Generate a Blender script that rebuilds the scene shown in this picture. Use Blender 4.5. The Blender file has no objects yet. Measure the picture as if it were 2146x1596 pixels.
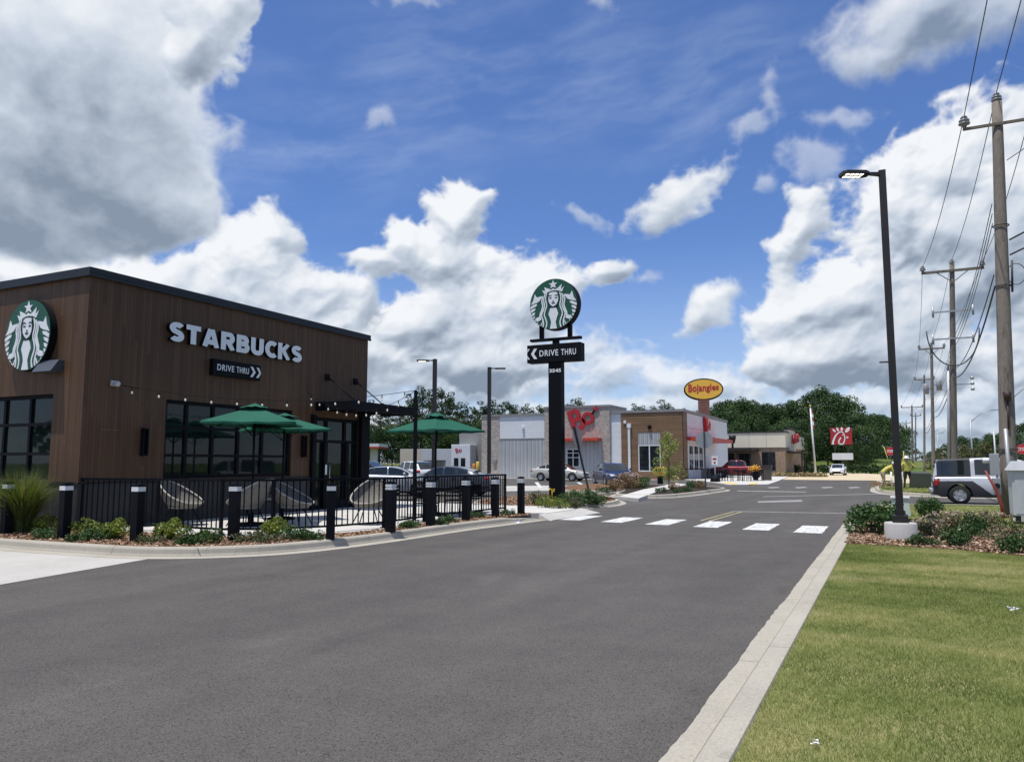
import bpy, bmesh, math, random
import numpy as np
from mathutils import Vector, Matrix
random.seed(7); np.random.seed(7)
R = math.radians
scene = bpy.context.scene
COL = scene.collection

# ------------------------------------------------------------------ survey of the place
# World: +Y runs along the service drive, +X to the right of it, z up, origin under the photographer.
F, CX, CY, YH, EYE, YAW = 1613.0, 1073.0, 798.0, 970.0, 1.55, R(26.0)
PITCH = math.atan((YH - CY) / F)
def ray(u, v):
    cx = (u - CX) / F; cy = (CY - v) / F
    x = cx; y = math.cos(PITCH) - cy * math.sin(PITCH); z = math.sin(PITCH) + cy * math.cos(PITCH)
    c, s = math.cos(YAW), math.sin(YAW)
    return (x * c - y * s, x * s + y * c, z)
def G(u, v, z=0.0):
    """surveyed ground point"""
    d = ray(u, v); t = (z - EYE) / d[2]
    return Vector((d[0] * t, d[1] * t, z))
def atX(u, v, X):
    d = ray(u, v); t = X / d[0]
    return Vector((X, d[1] * t, EYE + d[2] * t))
def atY(u, v, Y):
    d = ray(u, v); t = Y / d[1]
    return Vector((d[0] * t, Y, EYE + d[2] * t))
def atD(u, v, dist):
    """point at a horizontal distance"""
    d = ray(u, v); t = dist / math.hypot(d[0], d[1])
    return Vector((d[0] * t, d[1] * t, EYE + d[2] * t))

# ------------------------------------------------------------------ mesh helpers
class MB:
    def __init__(s, M=None):
        s.v = []; s.f = []; s.m = []; s.s = []; s.M = M or Matrix()
    def add(s, vs, fs, mat=0, smooth=False):
        b = len(s.v)
        s.v += [tuple(s.M @ Vector(p)) for p in vs]
        for f in fs:
            s.f.append([b + i for i in f]); s.m.append(mat); s.s.append(smooth)
    def box(s, x0, x1, y0, y1, z0, z1, mat=0):
        s.add([(x0, y0, z0), (x1, y0, z0), (x1, y1, z0), (x0, y1, z0), (x0, y0, z1), (x1, y0, z1), (x1, y1, z1), (x0, y1, z1)],
              [(0, 3, 2, 1), (4, 5, 6, 7), (0, 1, 5, 4), (1, 2, 6, 5), (2, 3, 7, 6), (3, 0, 4, 7)], mat)
    def cbox(s, c, d, mat=0):
        s.box(c[0] - d[0] / 2, c[0] + d[0] / 2, c[1] - d[1] / 2, c[1] + d[1] / 2, c[2] - d[2] / 2, c[2] + d[2] / 2, mat)
    def quad(s, a, b, c, d, mat=0):
        s.add([a, b, c, d], [(0, 1, 2, 3)], mat)
    def bar(s, a, b, w, h=None, mat=0, up=(0, 0, 1)):
        """square bar from a to b"""
        h = h or w; a = Vector(a); b = Vector(b); d = (b - a).normalized(); up = Vector(up)
        if abs(d.dot(up)) > .99: up = Vector((0, 1, 0))
        x = d.cross(up).normalized() * w / 2; y = x.cross(d).normalized() * h / 2
        vs = [a - x - y, a + x - y, a + x + y, a - x + y, b - x - y, b + x - y, b + x + y, b - x + y]
        s.add(vs, [(0, 1, 2, 3), (7, 6, 5, 4), (0, 4, 5, 1), (1, 5, 6, 2), (2, 6, 7, 3), (3, 7, 4, 0)], mat)
    def tube(s, pts, r, n=8, mat=0, cap=True, smooth=True):
        pts = [Vector(p) for p in pts]
        rs = r if isinstance(r, (list, tuple)) else [r] * len(pts)
        rings = []; prev = None
        for i, p in enumerate(pts):
            d = (pts[min(i + 1, len(pts) - 1)] - pts[max(i - 1, 0)])
            d = d.normalized() if d.length > 1e-9 else Vector((0, 0, 1))
            if prev is None:
                a = Vector((0, 0, 1)) if abs(d.z) < .9 else Vector((1, 0, 0))
                x = d.cross(a).normalized()
            else:
                x = (prev - d * prev.dot(d)); x = x.normalized() if x.length > 1e-6 else d.orthogonal().normalized()
            prev = x; y = d.cross(x)
            rings.append([p + (x * math.cos(2 * math.pi * k / n) + y * math.sin(2 * math.pi * k / n)) * rs[i] for k in range(n)])
        vs = [q for ring in rings for q in ring]; fs = []
        for i in range(len(pts) - 1):
            for k in range(n):
                k2 = (k + 1) % n
                fs.append((i * n + k, i * n + k2, (i + 1) * n + k2, (i + 1) * n + k))
        s.add(vs, fs, mat, smooth)
        if cap:
            s.add(rings[0][::-1], [tuple(range(n))], mat); s.add(rings[-1], [tuple(range(n))], mat)
    def lathe(s, prof, n=16, mat=0, smooth=True, c=(0, 0, 0)):
        vs = []; fs = []
        for (r, z) in prof:
            for k in range(n):
                a = 2 * math.pi * k / n
                vs.append((c[0] + r * math.cos(a), c[1] + r * math.sin(a), c[2] + z))
        for i in range(len(prof) - 1):
            for k in range(n):
                k2 = (k + 1) % n
                fs.append((i * n + k, i * n + k2, (i + 1) * n + k2, (i + 1) * n + k))
        s.add(vs, fs, mat, smooth)
    def poly(s, pts, z=0.0, mat=0):
        """flat polygon in the ground plane"""
        s.add([(p[0], p[1], z) for p in pts], [tuple(range(len(pts)))], mat)
    def slab(s, pts, z0, z1, mat=0):
        n = len(pts)
        ar = sum(pts[i][0] * pts[(i + 1) % n][1] - pts[(i + 1) % n][0] * pts[i][1] for i in range(n))
        if ar < 0: pts = pts[::-1]
        s.add([(p[0], p[1], z1) for p in pts], [tuple(range(n))], mat)
        vs = [(p[0], p[1], z0) for p in pts] + [(p[0], p[1], z1) for p in pts]
        s.add(vs, [(i, (i + 1) % n, n + (i + 1) % n, n + i) for i in range(n)], mat)
    def plate(s, pts, y0, y1, mat=0, side=None):
        """outline in the x-z plane, thickness along y, front at y0 (the smaller)"""
        n = len(pts); side = mat if side is None else side
        ar = sum(pts[i][0] * pts[(i + 1) % n][1] - pts[(i + 1) % n][0] * pts[i][1] for i in range(n))
        if ar < 0: pts = pts[::-1]
        s.add([(p[0], y0, p[1]) for p in pts], [tuple(range(n))], mat)
        s.add([(p[0], y1, p[1]) for p in pts], [tuple(range(n))[::-1]], side)
        vs = [(p[0], y0, p[1]) for p in pts] + [(p[0], y1, p[1]) for p in pts]
        s.add(vs, [(i, n + i, n + (i + 1) % n, (i + 1) % n) for i in range(n)], side)
    def sphere(s, c, r, n=10, m=7, mat=0, sc=(1, 1, 1)):
        prof = [(math.sin(math.pi * i / m) * r, -math.cos(math.pi * i / m) * r) for i in range(m + 1)]
        vs = []; fs = []
        for (q, z) in prof:
            for k in range(n):
                a = 2 * math.pi * k / n
                vs.append((c[0] + q * math.cos(a) * sc[0], c[1] + q * math.sin(a) * sc[1], c[2] + z * sc[2]))
        for i in range(m):
            for k in range(n):
                k2 = (k + 1) % n
                fs.append((i * n + k, i * n + k2, (i + 1) * n + k2, (i + 1) * n + k))
        s.add(vs, fs, mat, True)
    def mesh(s, name, bevel=0, fix=True):
        me = bpy.data.meshes.new(name)
        me.from_pydata(s.v, [], s.f)
        me.polygons.foreach_set('material_index', s.m); me.polygons.foreach_set('use_smooth', s.s)
        if fix or bevel:
            bm = bmesh.new(); bm.from_mesh(me)
            bmesh.ops.remove_doubles(bm, verts=bm.verts, dist=1e-5)
            if bevel:
                es = [e for e in bm.edges if len(e.link_faces) == 2 and e.calc_face_angle(0) > .5]
                bmesh.ops.bevel(bm, geom=es, offset=bevel, segments=2, profile=.6, affect='EDGES', clamp_overlap=True)
            bmesh.ops.recalc_face_normals(bm, faces=bm.faces)
            bm.to_mesh(me); bm.free()
        return me
    def build(s, name, mats, parent=None, bevel=0, fix=True):
        me = s.mesh(name, bevel, fix)
        for m in (mats if isinstance(mats, (list, tuple)) else [mats]): me.materials.append(m)
        return link(name, me, parent)

def link(name, data, parent=None):
    o = bpy.data.objects.new(name, data); COL.objects.link(o)
    if parent: o.parent = parent
    return o
def tag(o, label=None, cat=None, group=None, kind=None):
    if label: o['label'] = label
    if cat: o['category'] = cat
    if group: o['group'] = group
    if kind: o['kind'] = kind
    return o
def thing(name, label, cat, loc=(0, 0, 0), rz=0.0, group=None):
    o = bpy.data.objects.new(name, None); COL.objects.link(o)
    o.location = loc; o.rotation_euler = (0, 0, rz); o.empty_display_size = .2
    return tag(o, label, cat, group)
def structure(o): return tag(o, kind='structure')
def dup(root, loc, rz=0.0, label=None, scale=None):
    """a copy of a thing with its parts and sub-parts"""
    r = root.copy(); COL.objects.link(r); r.location = loc; r.rotation_euler = (0, 0, rz)
    if label: r['label'] = label
    if scale is not None: r.scale = scale if hasattr(scale, '__len__') else (scale,) * 3
    for ch in list(root.children):
        c = ch.copy(); COL.objects.link(c); c.parent = r
        for g in list(ch.children):
            d = g.copy(); COL.objects.link(d); d.parent = c
    return r
def text_mesh(body, height, extrude=.02, bold=0.0, width=None, spacing=1.0):
    """lettering in the x-z plane, front at -y, lower left at the origin; returns (verts, faces)"""
    cu = bpy.data.curves.new('lettering', 'FONT'); cu.body = body; cu.size = 1.0; cu.extrude = 0.001; cu.offset = bold
    cu.space_character = spacing; cu.resolution_u = 4
    o = bpy.data.objects.new('lettering', cu); COL.objects.link(o)
    dg = bpy.context.evaluated_depsgraph_get(); dg.update()
    me = bpy.data.meshes.new_from_object(o.evaluated_get(dg))
    bpy.data.objects.remove(o); 
    co = np.array([v.co[:] for v in me.vertices]); fs = [tuple(p.vertices) for p in me.polygons]
    bpy.data.meshes.remove(me)
    mn = co.min(0); mx = co.max(0)
    sz = height / (mx[1] - mn[1]); sx = sz if width is None else width / (mx[0] - mn[0])
    vs = [((c[0] - mn[0]) * sx, -extrude if c[2] > 0 else 0.0, (c[1] - mn[1]) * sz) for c in co]
    return vs, fs, (mx[0] - mn[0]) * sx

# ------------------------------------------------------------------ materials
def mat_base(name):
    m = bpy.data.materials.new(name); m.use_nodes = True
    nt = m.node_tree; return m, nt, nt.nodes, nt.links, nt.nodes['Principled BSDF']
def c4(c): return (c[0], c[1], c[2], 1)
def P(name, cols, scale=4.0, rough=.6, bump=0.0, bscale=None, metal=0.0, spec=.5, detail=6, stretch=(1, 1, 1), coat=0.0, rvar=0.0, contrast=.25, bdist=.02):
    m, nt, N, L, b = mat_base(name)
    if not isinstance(cols[0], (list, tuple)): cols = [cols, tuple(x * .82 for x in cols)]
    tc = N.new('ShaderNodeTexCoord'); mp = N.new('ShaderNodeMapping'); mp.inputs['Scale'].default_value = stretch
    L.new(tc.outputs['Object'], mp.inputs['Vector'])
    nz = N.new('ShaderNodeTexNoise'); nz.inputs['Scale'].default_value = scale; nz.inputs['Detail'].default_value = detail; nz.inputs['Roughness'].default_value = .62
    L.new(mp.outputs[0], nz.inputs['Vector'])
    cr = N.new('ShaderNodeValToRGB'); n = len(cols)
    cr.color_ramp.elements[0].position = .5 - contrast; cr.color_ramp.elements[0].color = c4(cols[0])
    cr.color_ramp.elements[1].position = .5 + contrast; cr.color_ramp.elements[1].color = c4(cols[-1])
    for i in range(1, n - 1):
        e = cr.color_ramp.elements.new(.5 - contrast + 2 * contrast * i / (n - 1)); e.color = c4(cols[i])
    L.new(nz.outputs['Fac'], cr.inputs['Fac']); L.new(cr.outputs['Color'], b.inputs['Base Color'])
    b.inputs['Roughness'].default_value = rough; b.inputs['Metallic'].default_value = metal
    b.inputs['Specular IOR Level'].default_value = spec
    if coat: b.inputs['Coat Weight'].default_value = coat; b.inputs['Coat Roughness'].default_value = .04
    if rvar:
        mr = N.new('ShaderNodeMapRange'); mr.inputs['To Min'].default_value = rough - rvar; mr.inputs['To Max'].default_value = rough + rvar
        L.new(nz.outputs['Fac'], mr.inputs['Value']); L.new(mr.outputs[0], b.inputs['Roughness'])
    if bump:
        n2 = N.new('ShaderNodeTexNoise'); n2.inputs['Scale'].default_value = bscale or scale * 6; n2.inputs['Detail'].default_value = 4
        L.new(mp.outputs[0], n2.inputs['Vector'])
        bp = N.new('ShaderNodeBump'); bp.inputs['Strength'].default_value = bump; bp.inputs['Distance'].default_value = bdist
        L.new(n2.outputs['Fac'], bp.inputs['Height']); L.new(bp.outputs[0], b.inputs['Normal'])
    return m
def math_node(N, L, op, a, bb=None, c=None):
    n = N.new('ShaderNodeMath'); n.operation = op
    for i, x in enumerate((a, bb, c)):
        if x is None: continue
        if isinstance(x, (int, float)): n.inputs[i].default_value = x
        else: L.new(x, n.inputs[i])
    return n.outputs[0]
def mixc(N, L, fac, a, b, mode='MIX'):
    n = N.new('ShaderNodeMix'); n.data_type = 'RGBA'; n.blend_type = mode
    for i, x in ((0, fac), (6, a), (7, b)):
        if isinstance(x, (int, float)): n.inputs[i].default_value = x
        elif isinstance(x, (tuple, list)): n.inputs[i].default_value = c4(x)
        else: L.new(x, n.inputs[i])
    return n.outputs[2]
def noise(N, L, vec, scale, detail=5, rough=.6, out='Fac', dist=0.0):
    n = N.new('ShaderNodeTexNoise'); n.inputs['Scale'].default_value = scale; n.inputs['Detail'].default_value = detail
    n.inputs['Roughness'].default_value = rough; n.inputs['Distortion'].default_value = dist
    if vec is not None: L.new(vec, n.inputs['Vector'])
    return n.outputs[out]
def smooth(N, L, x, lo, hi, a=0.0, b=1.0):
    n = N.new('ShaderNodeMapRange'); n.interpolation_type = 'SMOOTHSTEP'
    n.inputs['From Min'].default_value = lo; n.inputs['From Max'].default_value = hi; n.inputs['To Min'].default_value = a; n.inputs['To Max'].default_value = b
    L.new(x, n.inputs['Value']); return n.outputs[0]
def scaled(N, L, vec, s, o=(0, 0, 0)):
    n = N.new('ShaderNodeMapping'); n.inputs['Scale'].default_value = s; n.inputs['Location'].default_value = o
    L.new(vec, n.inputs['Vector']); return n.outputs[0]
def bump(N, L, b, h, strength=.3, dist=.02):
    bp = N.new('ShaderNodeBump'); bp.inputs['Strength'].default_value = strength; bp.inputs['Distance'].default_value = dist
    L.new(h, bp.inputs['Height']); L.new(bp.outputs[0], b.inputs['Normal'])

def mat_planks(name, dark, light, width=.09, vertical=True, groove=.08, rough=.55):
    """boards: vertical along z (across x+y) or horizontal"""
    m, nt, N, L, b = mat_base(name)
    tc = N.new('ShaderNodeTexCoord'); sp = N.new('ShaderNodeSeparateXYZ'); L.new(tc.outputs['Object'], sp.inputs[0])
    xy = math_node(N, L, 'ADD', sp.outputs[0], sp.outputs[1])
    s = xy if vertical else sp.outputs[2]; along = sp.outputs[2] if vertical else xy
    q = math_node(N, L, 'DIVIDE', s, width); fl = math_node(N, L, 'FLOOR', q); fr = math_node(N, L, 'FRACT', q)
    seg = math_node(N, L, 'FLOOR', math_node(N, L, 'DIVIDE', math_node(N, L, 'ADD', along, math_node(N, L, 'MULTIPLY', fl, 1.37)), 2.6))
    cb = N.new('ShaderNodeCombineXYZ'); L.new(fl, cb.inputs[0]); L.new(seg, cb.inputs[1])
    wn = N.new('ShaderNodeTexWhiteNoise'); wn.noise_dimensions = '2D'; L.new(cb.outputs[0], wn.inputs['Vector'])
    cb2 = N.new('ShaderNodeCombineXYZ'); L.new(math_node(N, L, 'MULTIPLY', xy if vertical else along, 18 if vertical else .8), cb2.inputs[0])
    L.new(math_node(N, L, 'MULTIPLY', sp.outputs[2], .8 if vertical else 30), cb2.inputs[1]); L.new(wn.outputs[0], cb2.inputs[2])
    g = noise(N, L, cb2.outputs[0], 2.0, 6, .65)
    f = math_node(N, L, 'ADD', math_node(N, L, 'MULTIPLY', wn.outputs[0], .45), math_node(N, L, 'MULTIPLY', g, .55))
    big = noise(N, L, tc.outputs['Object'], .35, 3)
    f = math_node(N, L, 'ADD', f, math_node(N, L, 'MULTIPLY', math_node(N, L, 'SUBTRACT', big, .5), .5))
    col = mixc(N, L, f, dark, light)
    ed = math_node(N, L, 'LESS_THAN', fr, groove)
    col = mixc(N, L, ed, col, tuple(x * .25 for x in dark))
    L.new(col, b.inputs['Base Color']); b.inputs['Roughness'].default_value = rough; b.inputs['Specular IOR Level'].default_value = .3
    h = math_node(N, L, 'SUBTRACT', math_node(N, L, 'MULTIPLY', g, .3), ed); bump(N, L, b, h, .5, .008)
    return m
def mat_asphalt():
    m, nt, N, L, b = mat_base('asphalt')
    tc = N.new('ShaderNodeTexCoord'); ob = tc.outputs['Object']
    big = noise(N, L, scaled(N, L, ob, (.5, .12, 1)), 1.0, 4, .55, dist=.4)
    mid = noise(N, L, ob, 1.3, 6, .65)
    fine = noise(N, L, ob, 95, 4, .8)
    lane = noise(N, L, scaled(N, L, ob, (1.6, .05, 1)), 1.0, 3, .5)
    f = math_node(N, L, 'ADD', math_node(N, L, 'MULTIPLY', big, .42), math_node(N, L, 'ADD', math_node(N, L, 'MULTIPLY', mid, .38), math_node(N, L, 'MULTIPLY', lane, .2)))
    cr = N.new('ShaderNodeValToRGB'); e = cr.color_ramp.elements
    e[0].position = .30; e[0].color = (.057, .0535, .0505, 1); e[1].position = .70; e[1].color = (.113, .106, .0985, 1)
    L.new(f, cr.inputs[0])
    vo = N.new('ShaderNodeTexVoronoi'); vo.inputs['Scale'].default_value = 105; L.new(ob, vo.inputs['Vector'])
    sp = N.new('ShaderNodeSeparateColor'); L.new(vo.outputs['Color'], sp.inputs[0])
    stone = math_node(N, L, 'MULTIPLY', math_node(N, L, 'GREATER_THAN', sp.outputs[0], .86), math_node(N, L, 'LESS_THAN', vo.outputs['Distance'], .42))
    col = mixc(N, L, 1.0, cr.outputs[0], smooth_color(N, L, fine, (.55, .55, .55), (1.5, 1.47, 1.42)), 'MULTIPLY')
    col = mixc(N, L, math_node(N, L, 'MULTIPLY', stone, .36), col, (.27, .255, .235))
    pit = math_node(N, L, 'LESS_THAN', sp.outputs[1], .16)
    col = mixc(N, L, math_node(N, L, 'MULTIPLY', pit, .6), col, (.025, .024, .025))
    st = noise(N, L, scaled(N, L, ob, (1, .55, 1)), .55, 5, .6, dist=.8)
    col = mixc(N, L, smooth(N, L, st, .62, .74, 0, .38), col, (.04, .038, .037))
    pale = noise(N, L, scaled(N, L, ob, (.9, .35, 1), (7, 3, 0)), .5, 6, .65)
    col = mixc(N, L, smooth(N, L, pale, .56, .72, 0, .3), col, (.17, .162, .15))
    L.new(col, b.inputs['Base Color']); b.inputs['Roughness'].default_value = .86; b.inputs['Specular IOR Level'].default_value = .25
    bump(N, L, b, math_node(N, L, 'ADD', fine, math_node(N, L, 'MULTIPLY', vo.outputs['Distance'], .6)), .55, .006)
    return m
def smooth_color(N, L, x, a, b_):
    cr = N.new('ShaderNodeValToRGB'); e = cr.color_ramp.elements
    e[0].position = .3; e[0].color = c4(a); e[1].position = .7; e[1].color = c4(b_); L.new(x, cr.inputs[0]); return cr.outputs[0]
def mat_concrete(name, lo, hi, joints=0.0, rough=.85, stain=.25):
    m, nt, N, L, b = mat_base(name)
    tc = N.new('ShaderNodeTexCoord'); ob = tc.outputs['Object']
    n1 = noise(N, L, ob, .9, 7, .65); n2 = noise(N, L, ob, 60, 4, .7); n3 = noise(N, L, scaled(N, L, ob, (1, 1, .2)), 5, 6, .7, dist=.5)
    col = smooth_color(N, L, n1, lo, hi)
    col = mixc(N, L, smooth(N, L, n3, .56, .72, 0, stain), col, tuple(x * .55 for x in lo))
    col = mixc(N, L, .5, col, smooth_color(N, L, n2, tuple(x * .8 for x in lo), tuple(min(1, x * 1.12) for x in hi)))
    if joints:
        sp = N.new('ShaderNodeSeparateXYZ'); L.new(ob, sp.inputs[0])
        for k in (0, 1):
            fr = math_node(N, L, 'FRACT', math_node(N, L, 'DIVIDE', math_node(N, L, 'ADD', sp.outputs[k], 100.35), joints))
            col = mixc(N, L, math_node(N, L, 'MULTIPLY', math_node(N, L, 'LESS_THAN', fr, .012 / joints), .75), col, tuple(x * .25 for x in lo))
    L.new(col, b.inputs['Base Color']); b.inputs['Roughness'].default_value = rough; b.inputs['Specular IOR Level'].default_value = .3
    bump(N, L, b, n2, .25, .004)
    return m
def mat_leaf(name, cols, trans=.25, rough=.5):
    """foliage: each leaf has its own tint (face attribute 'tint')"""
    m, nt, N, L, b = mat_base(name)
    at = N.new('ShaderNodeAttribute'); at.attribute_name = 'tint'
    cr = N.new('ShaderNodeValToRGB'); n = len(cols)
    cr.color_ramp.elements[0].position = 0; cr.color_ramp.elements[0].color = c4(cols[0])
    cr.color_ramp.elements[1].position = 1; cr.color_ramp.elements[1].color = c4(cols[-1])
    for i in range(1, n - 1): cr.color_ramp.elements.new(i / (n - 1)).color = c4(cols[i])
    L.new(at.outputs['Fac'], cr.inputs[0]); L.new(cr.outputs[0], b.inputs['Base Color'])
    b.inputs['Roughness'].default_value = rough; b.inputs['Specular IOR Level'].default_value = .3
    if trans:
        tr = N.new('ShaderNodeBsdfTranslucent'); L.new(mixc(N, L, 1.0, cr.outputs[0], (1.3, 1.4, .7), 'MULTIPLY'), tr.inputs[0])
        mx = N.new('ShaderNodeMixShader'); mx.inputs[0].default_value = trans
        L.new(b.outputs[0], mx.inputs[1]); L.new(tr.outputs[0], mx.inputs[2]); L.new(mx.outputs[0], N['Material Output'].inputs[0])
    return m
def mat_glass(name, tint=(.012, .018, .018), clear=.35, rough=.02, spec=.5):
    """glazing: dark reflective pane you can partly see through"""
    m, nt, N, L, b = mat_base(name)
    tc = N.new('ShaderNodeTexCoord'); nz = noise(N, L, tc.outputs['Object'], 1.2, 2)
    L.new(smooth_color(N, L, nz, tint, tuple(x * 1.5 for x in tint)), b.inputs['Base Color'])
    b.inputs['Roughness'].default_value = rough; b.inputs['Specular IOR Level'].default_value = spec
    if clear:
        t = N.new('ShaderNodeBsdfTransparent'); t.inputs[0].default_value = (.75, .85, .82, 1)
        mx = N.new('ShaderNodeMixShader'); mx.inputs[0].default_value = clear
        L.new(b.outputs[0], mx.inputs[1]); L.new(t.outputs[0], mx.inputs[2]); L.new(mx.outputs[0], N['Material Output'].inputs[0])
    bump(N, L, b, nz, .03, .02)
    return m
def mat_emit(name, col, strength):
    m, nt, N, L, b = mat_base(name)
    b.inputs['Base Color'].default_value = c4(col); b.inputs['Emission Color'].default_value = c4(col); b.inputs['Emission Strength'].default_value = strength
    return m

ASPH = mat_asphalt()
CONC = mat_concrete('concrete', (.36, .345, .315), (.5, .485, .45), stain=.35)
KERB = mat_concrete('kerb_concrete', (.285, .262, .22), (.43, .40, .335), joints=3.05, stain=.75)
PATIO = mat_concrete('patio_concrete', (.46, .45, .42), (.58, .565, .53), joints=1.8, stain=.2)
WOOD = mat_planks('timber_cladding', (.052, .0275, .0138), (.128, .068, .034), .085, True, .06)
NAVY = P('black_metal', [(.0045, .0055, .008), (.007, .0085, .012)], 3, .6, spec=.1)
BRONZE = P('bronze_paint', [(.012, .011, .01), (.018, .016, .015)], 3, .5)
CAPM = P('parapet_metal', [(.016, .021, .028), (.022, .028, .036)], 1.5, .5, spec=.3)
WHITE = P('white_paint', [(.74, .76, .78), (.68, .7, .72)], 3, .45)
SIGNW = P('sign_white', [(.8, .82, .84), (.74, .76, .78)], 2, .4)
GREEN = P('emblem_green', [(.006, .075, .04), (.008, .088, .048)], 3, .45)
SIGND = P('emblem_dark', [(.006, .02, .016), (.008, .024, .02)], 3, .5)
# ------------------------------------------------------------------ cumulus field (pure arithmetic on a bearing / elevation grid)
CAZ, CEL0, CEL1, CPX = .74, -.01, .67, 900.0        # window of bearings (rad) and grid points per radian
def cloud_field():
    rs = np.random.RandomState(11)
    W = int(2 * CAZ * CPX); H = int((CEL1 - CEL0) * CPX)
    xs = (np.arange(W) + .5) / CPX - CAZ; ys = (np.arange(H) + .5) / CPX + CEL0
    X, Y = np.meshgrid(xs, ys); X = X.astype(np.float32); Y = Y.astype(np.float32)
    def vnoise(px, py, f, seed):
        r = np.random.RandomState(seed); n = 256; ang = r.rand(n, n).astype(np.float32) * 6.2832
        gx, gy = np.cos(ang), np.sin(ang)
        u = px * f + 57.3; v = py * f + 91.7
        i = np.floor(u).astype(np.int32); j = np.floor(v).astype(np.int32); a = u - i; b = v - j
        sa = a * a * a * (a * (a * 6 - 15) + 10); sb = b * b * b * (b * (b * 6 - 15) + 10)
        def g(di, dj):
            I = (i + di) % n; J = (j + dj) % n
            return gx[I, J] * (a - di) + gy[I, J] * (b - dj)
        x0 = g(0, 0) * (1 - sa) + g(1, 0) * sa; x1 = g(0, 1) * (1 - sa) + g(1, 1) * sa
        return (x0 * (1 - sb) + x1 * sb) * 1.5
    def fbm(px, py, f, oc, seed, gain=.5, billow=False):
        s = 0; a = 1; t = 0
        for k in range(oc):
            q = vnoise(px, py, f, seed + k)
            if billow: q = np.abs(q) * 2 - .55
            s = s + a * q; t += a; a *= gain; f *= 2.03
        return s / t
    def sst(x, a, b):
        t = np.clip((x - a) / (b - a), 0, 1); return t * t * (3 - 2 * t)
    def blur(a, k):
        for _ in range(2):
            for ax in (0, 1):
                p = np.pad(a, [(k + 1, k) if q == ax else (0, 0) for q in (0, 1)], mode='edge')
                c = np.cumsum(p, axis=ax, dtype=np.float64)
                a = ((c[2*k+1:] - c[:-2*k-1]) if ax == 0 else (c[:, 2*k+1:] - c[:, :-2*k-1])) / (2 * k + 1)
        return a.astype(np.float32)
    def ang(u, v):
        d = ray(u, v); return math.atan2(d[0], d[1]) + YAW, math.asin(d[2] / math.sqrt(d[0]**2 + d[1]**2 + d[2]**2))
    wx = fbm(X, Y, 7, 4, 100); wy = fbm(X, Y, 7, 4, 140)
    w2x = fbm(X, Y, 40, 3, 160); w2y = fbm(X, Y, 40, 3, 180)
    def mass(lst, k=.25, warp=.025, w2=.005):
        px = X + wx * warp + w2x * w2; py = Y + wy * warp + w2y * w2; acc = None
        for (u, v, a, b, t) in lst:
            c = ang(u, v); dx = px - c[0]; dy = py - c[1]; ct, st = math.cos(t), math.sin(t)
            q = np.sqrt(((dx * ct - dy * st) * F / a) ** 2 + ((dx * st + dy * ct) * F / b) ** 2)
            e = np.exp(-q / k * 1.0)
            acc = e if acc is None else acc + e
        return 1 + k * np.log(acc + 1e-12)             # 1 in the middle, 0 on the rim
    out = np.zeros((H, W, 3), np.float32); A = np.zeros((H, W), np.float32)
    def over(col, al):
        nonlocal out, A
        out = out * (1 - al[..., None]) + col * al[..., None]; A = A * (1 - al) + al
    lit = np.array((.79, .81, .84), np.float32); mid = np.array((.50, .56, .65), np.float32); drk = np.array((.215, .27, .35), np.float32)
    def cumulus(lst, seed, f0=9, amp=.85, soft=.16, relief=1.0, grey=0.0, greymap=None, opac=1.0, warp=.025, white=1.0, k=.16, base=None):
        m = mass(lst, k, warp)
        n = -fbm(X + wx * .02, Y * 1.15 + wy * .02, f0, 8, seed, .55, True) * .75 + fbm(X, Y, f0 * .6, 6, seed + 31, .5) * .6
        d = m + amp * n
        al = sst(d, 0, soft) * opac
        # relief: treat the thickness as a bulging surface lit from high on the left behind the viewer
        hh = np.sqrt(np.clip(d + .03, 0, None)) * .06 * relief
        hs = .22 * blur(hh, 1) + .38 * blur(hh, 4) + .4 * blur(hh, 13)
        gy, gx = np.gradient(hs, 1 / CPX)
        nz = 1 / np.sqrt(1 + gx * gx + gy * gy)
        lam = np.tanh(((gx * .34 - gy * .80 + .55) * nz - .55) * 1.3)
        dc = np.clip(d, 0, 1.2)
        above = np.zeros_like(dc)                       # what stands overhead shades the underside
        for s_, wgt in ((14, .25), (34, .3), (70, .25), (120, .2)):
            above += wgt * np.vstack([dc[s_:], np.zeros((s_, W), np.float32)])
        above = blur(above, 5)
        soft_var = fbm(X + wx * .03, Y * 1.3 + wy * .03, 12, 6, seed + 77, .55)
        fine_var = fbm(X + w2x * .004, Y * 1.2, 38, 5, seed + 91, .6)
        t = .73 + lam * (.62 * relief) - np.clip(above - .18, 0, .9) * .50 + soft_var * .38 + fine_var * .11 - grey
        if greymap is not None: t = t - greymap
        t = np.clip(t * white, 0, 1)
        edge = sst(d, 0, .30)
        t = t * edge + (1 - edge) * (.3 + .62 * t)
        c = np.where(t[..., None] < .5, drk + (mid - drk) * (t[..., None] / .5), mid + (lit - mid) * ((t[..., None] - .5) / .5))
        over(c, al)
        return d
    # high thin veil
    ca, sa = math.cos(R(9)), math.sin(R(9))
    ux = X * ca + Y * sa; uy = -X * sa + Y * ca
    v1 = fbm(ux + wx * .05, uy * 4.2 + wy * .05, 4.0, 7, 300, .58)
    vm = sst(mass([(1000, 170, 620, 190, -.1), (640, 340, 380, 120, -.18), (1500, 190, 300, 110, -.1)], .3, .04), -.1, .8)
    over(np.array((.62, .70, .86), np.float32), np.clip(sst(v1, -.35, .8) * vm * .33, 0, .33))
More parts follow.
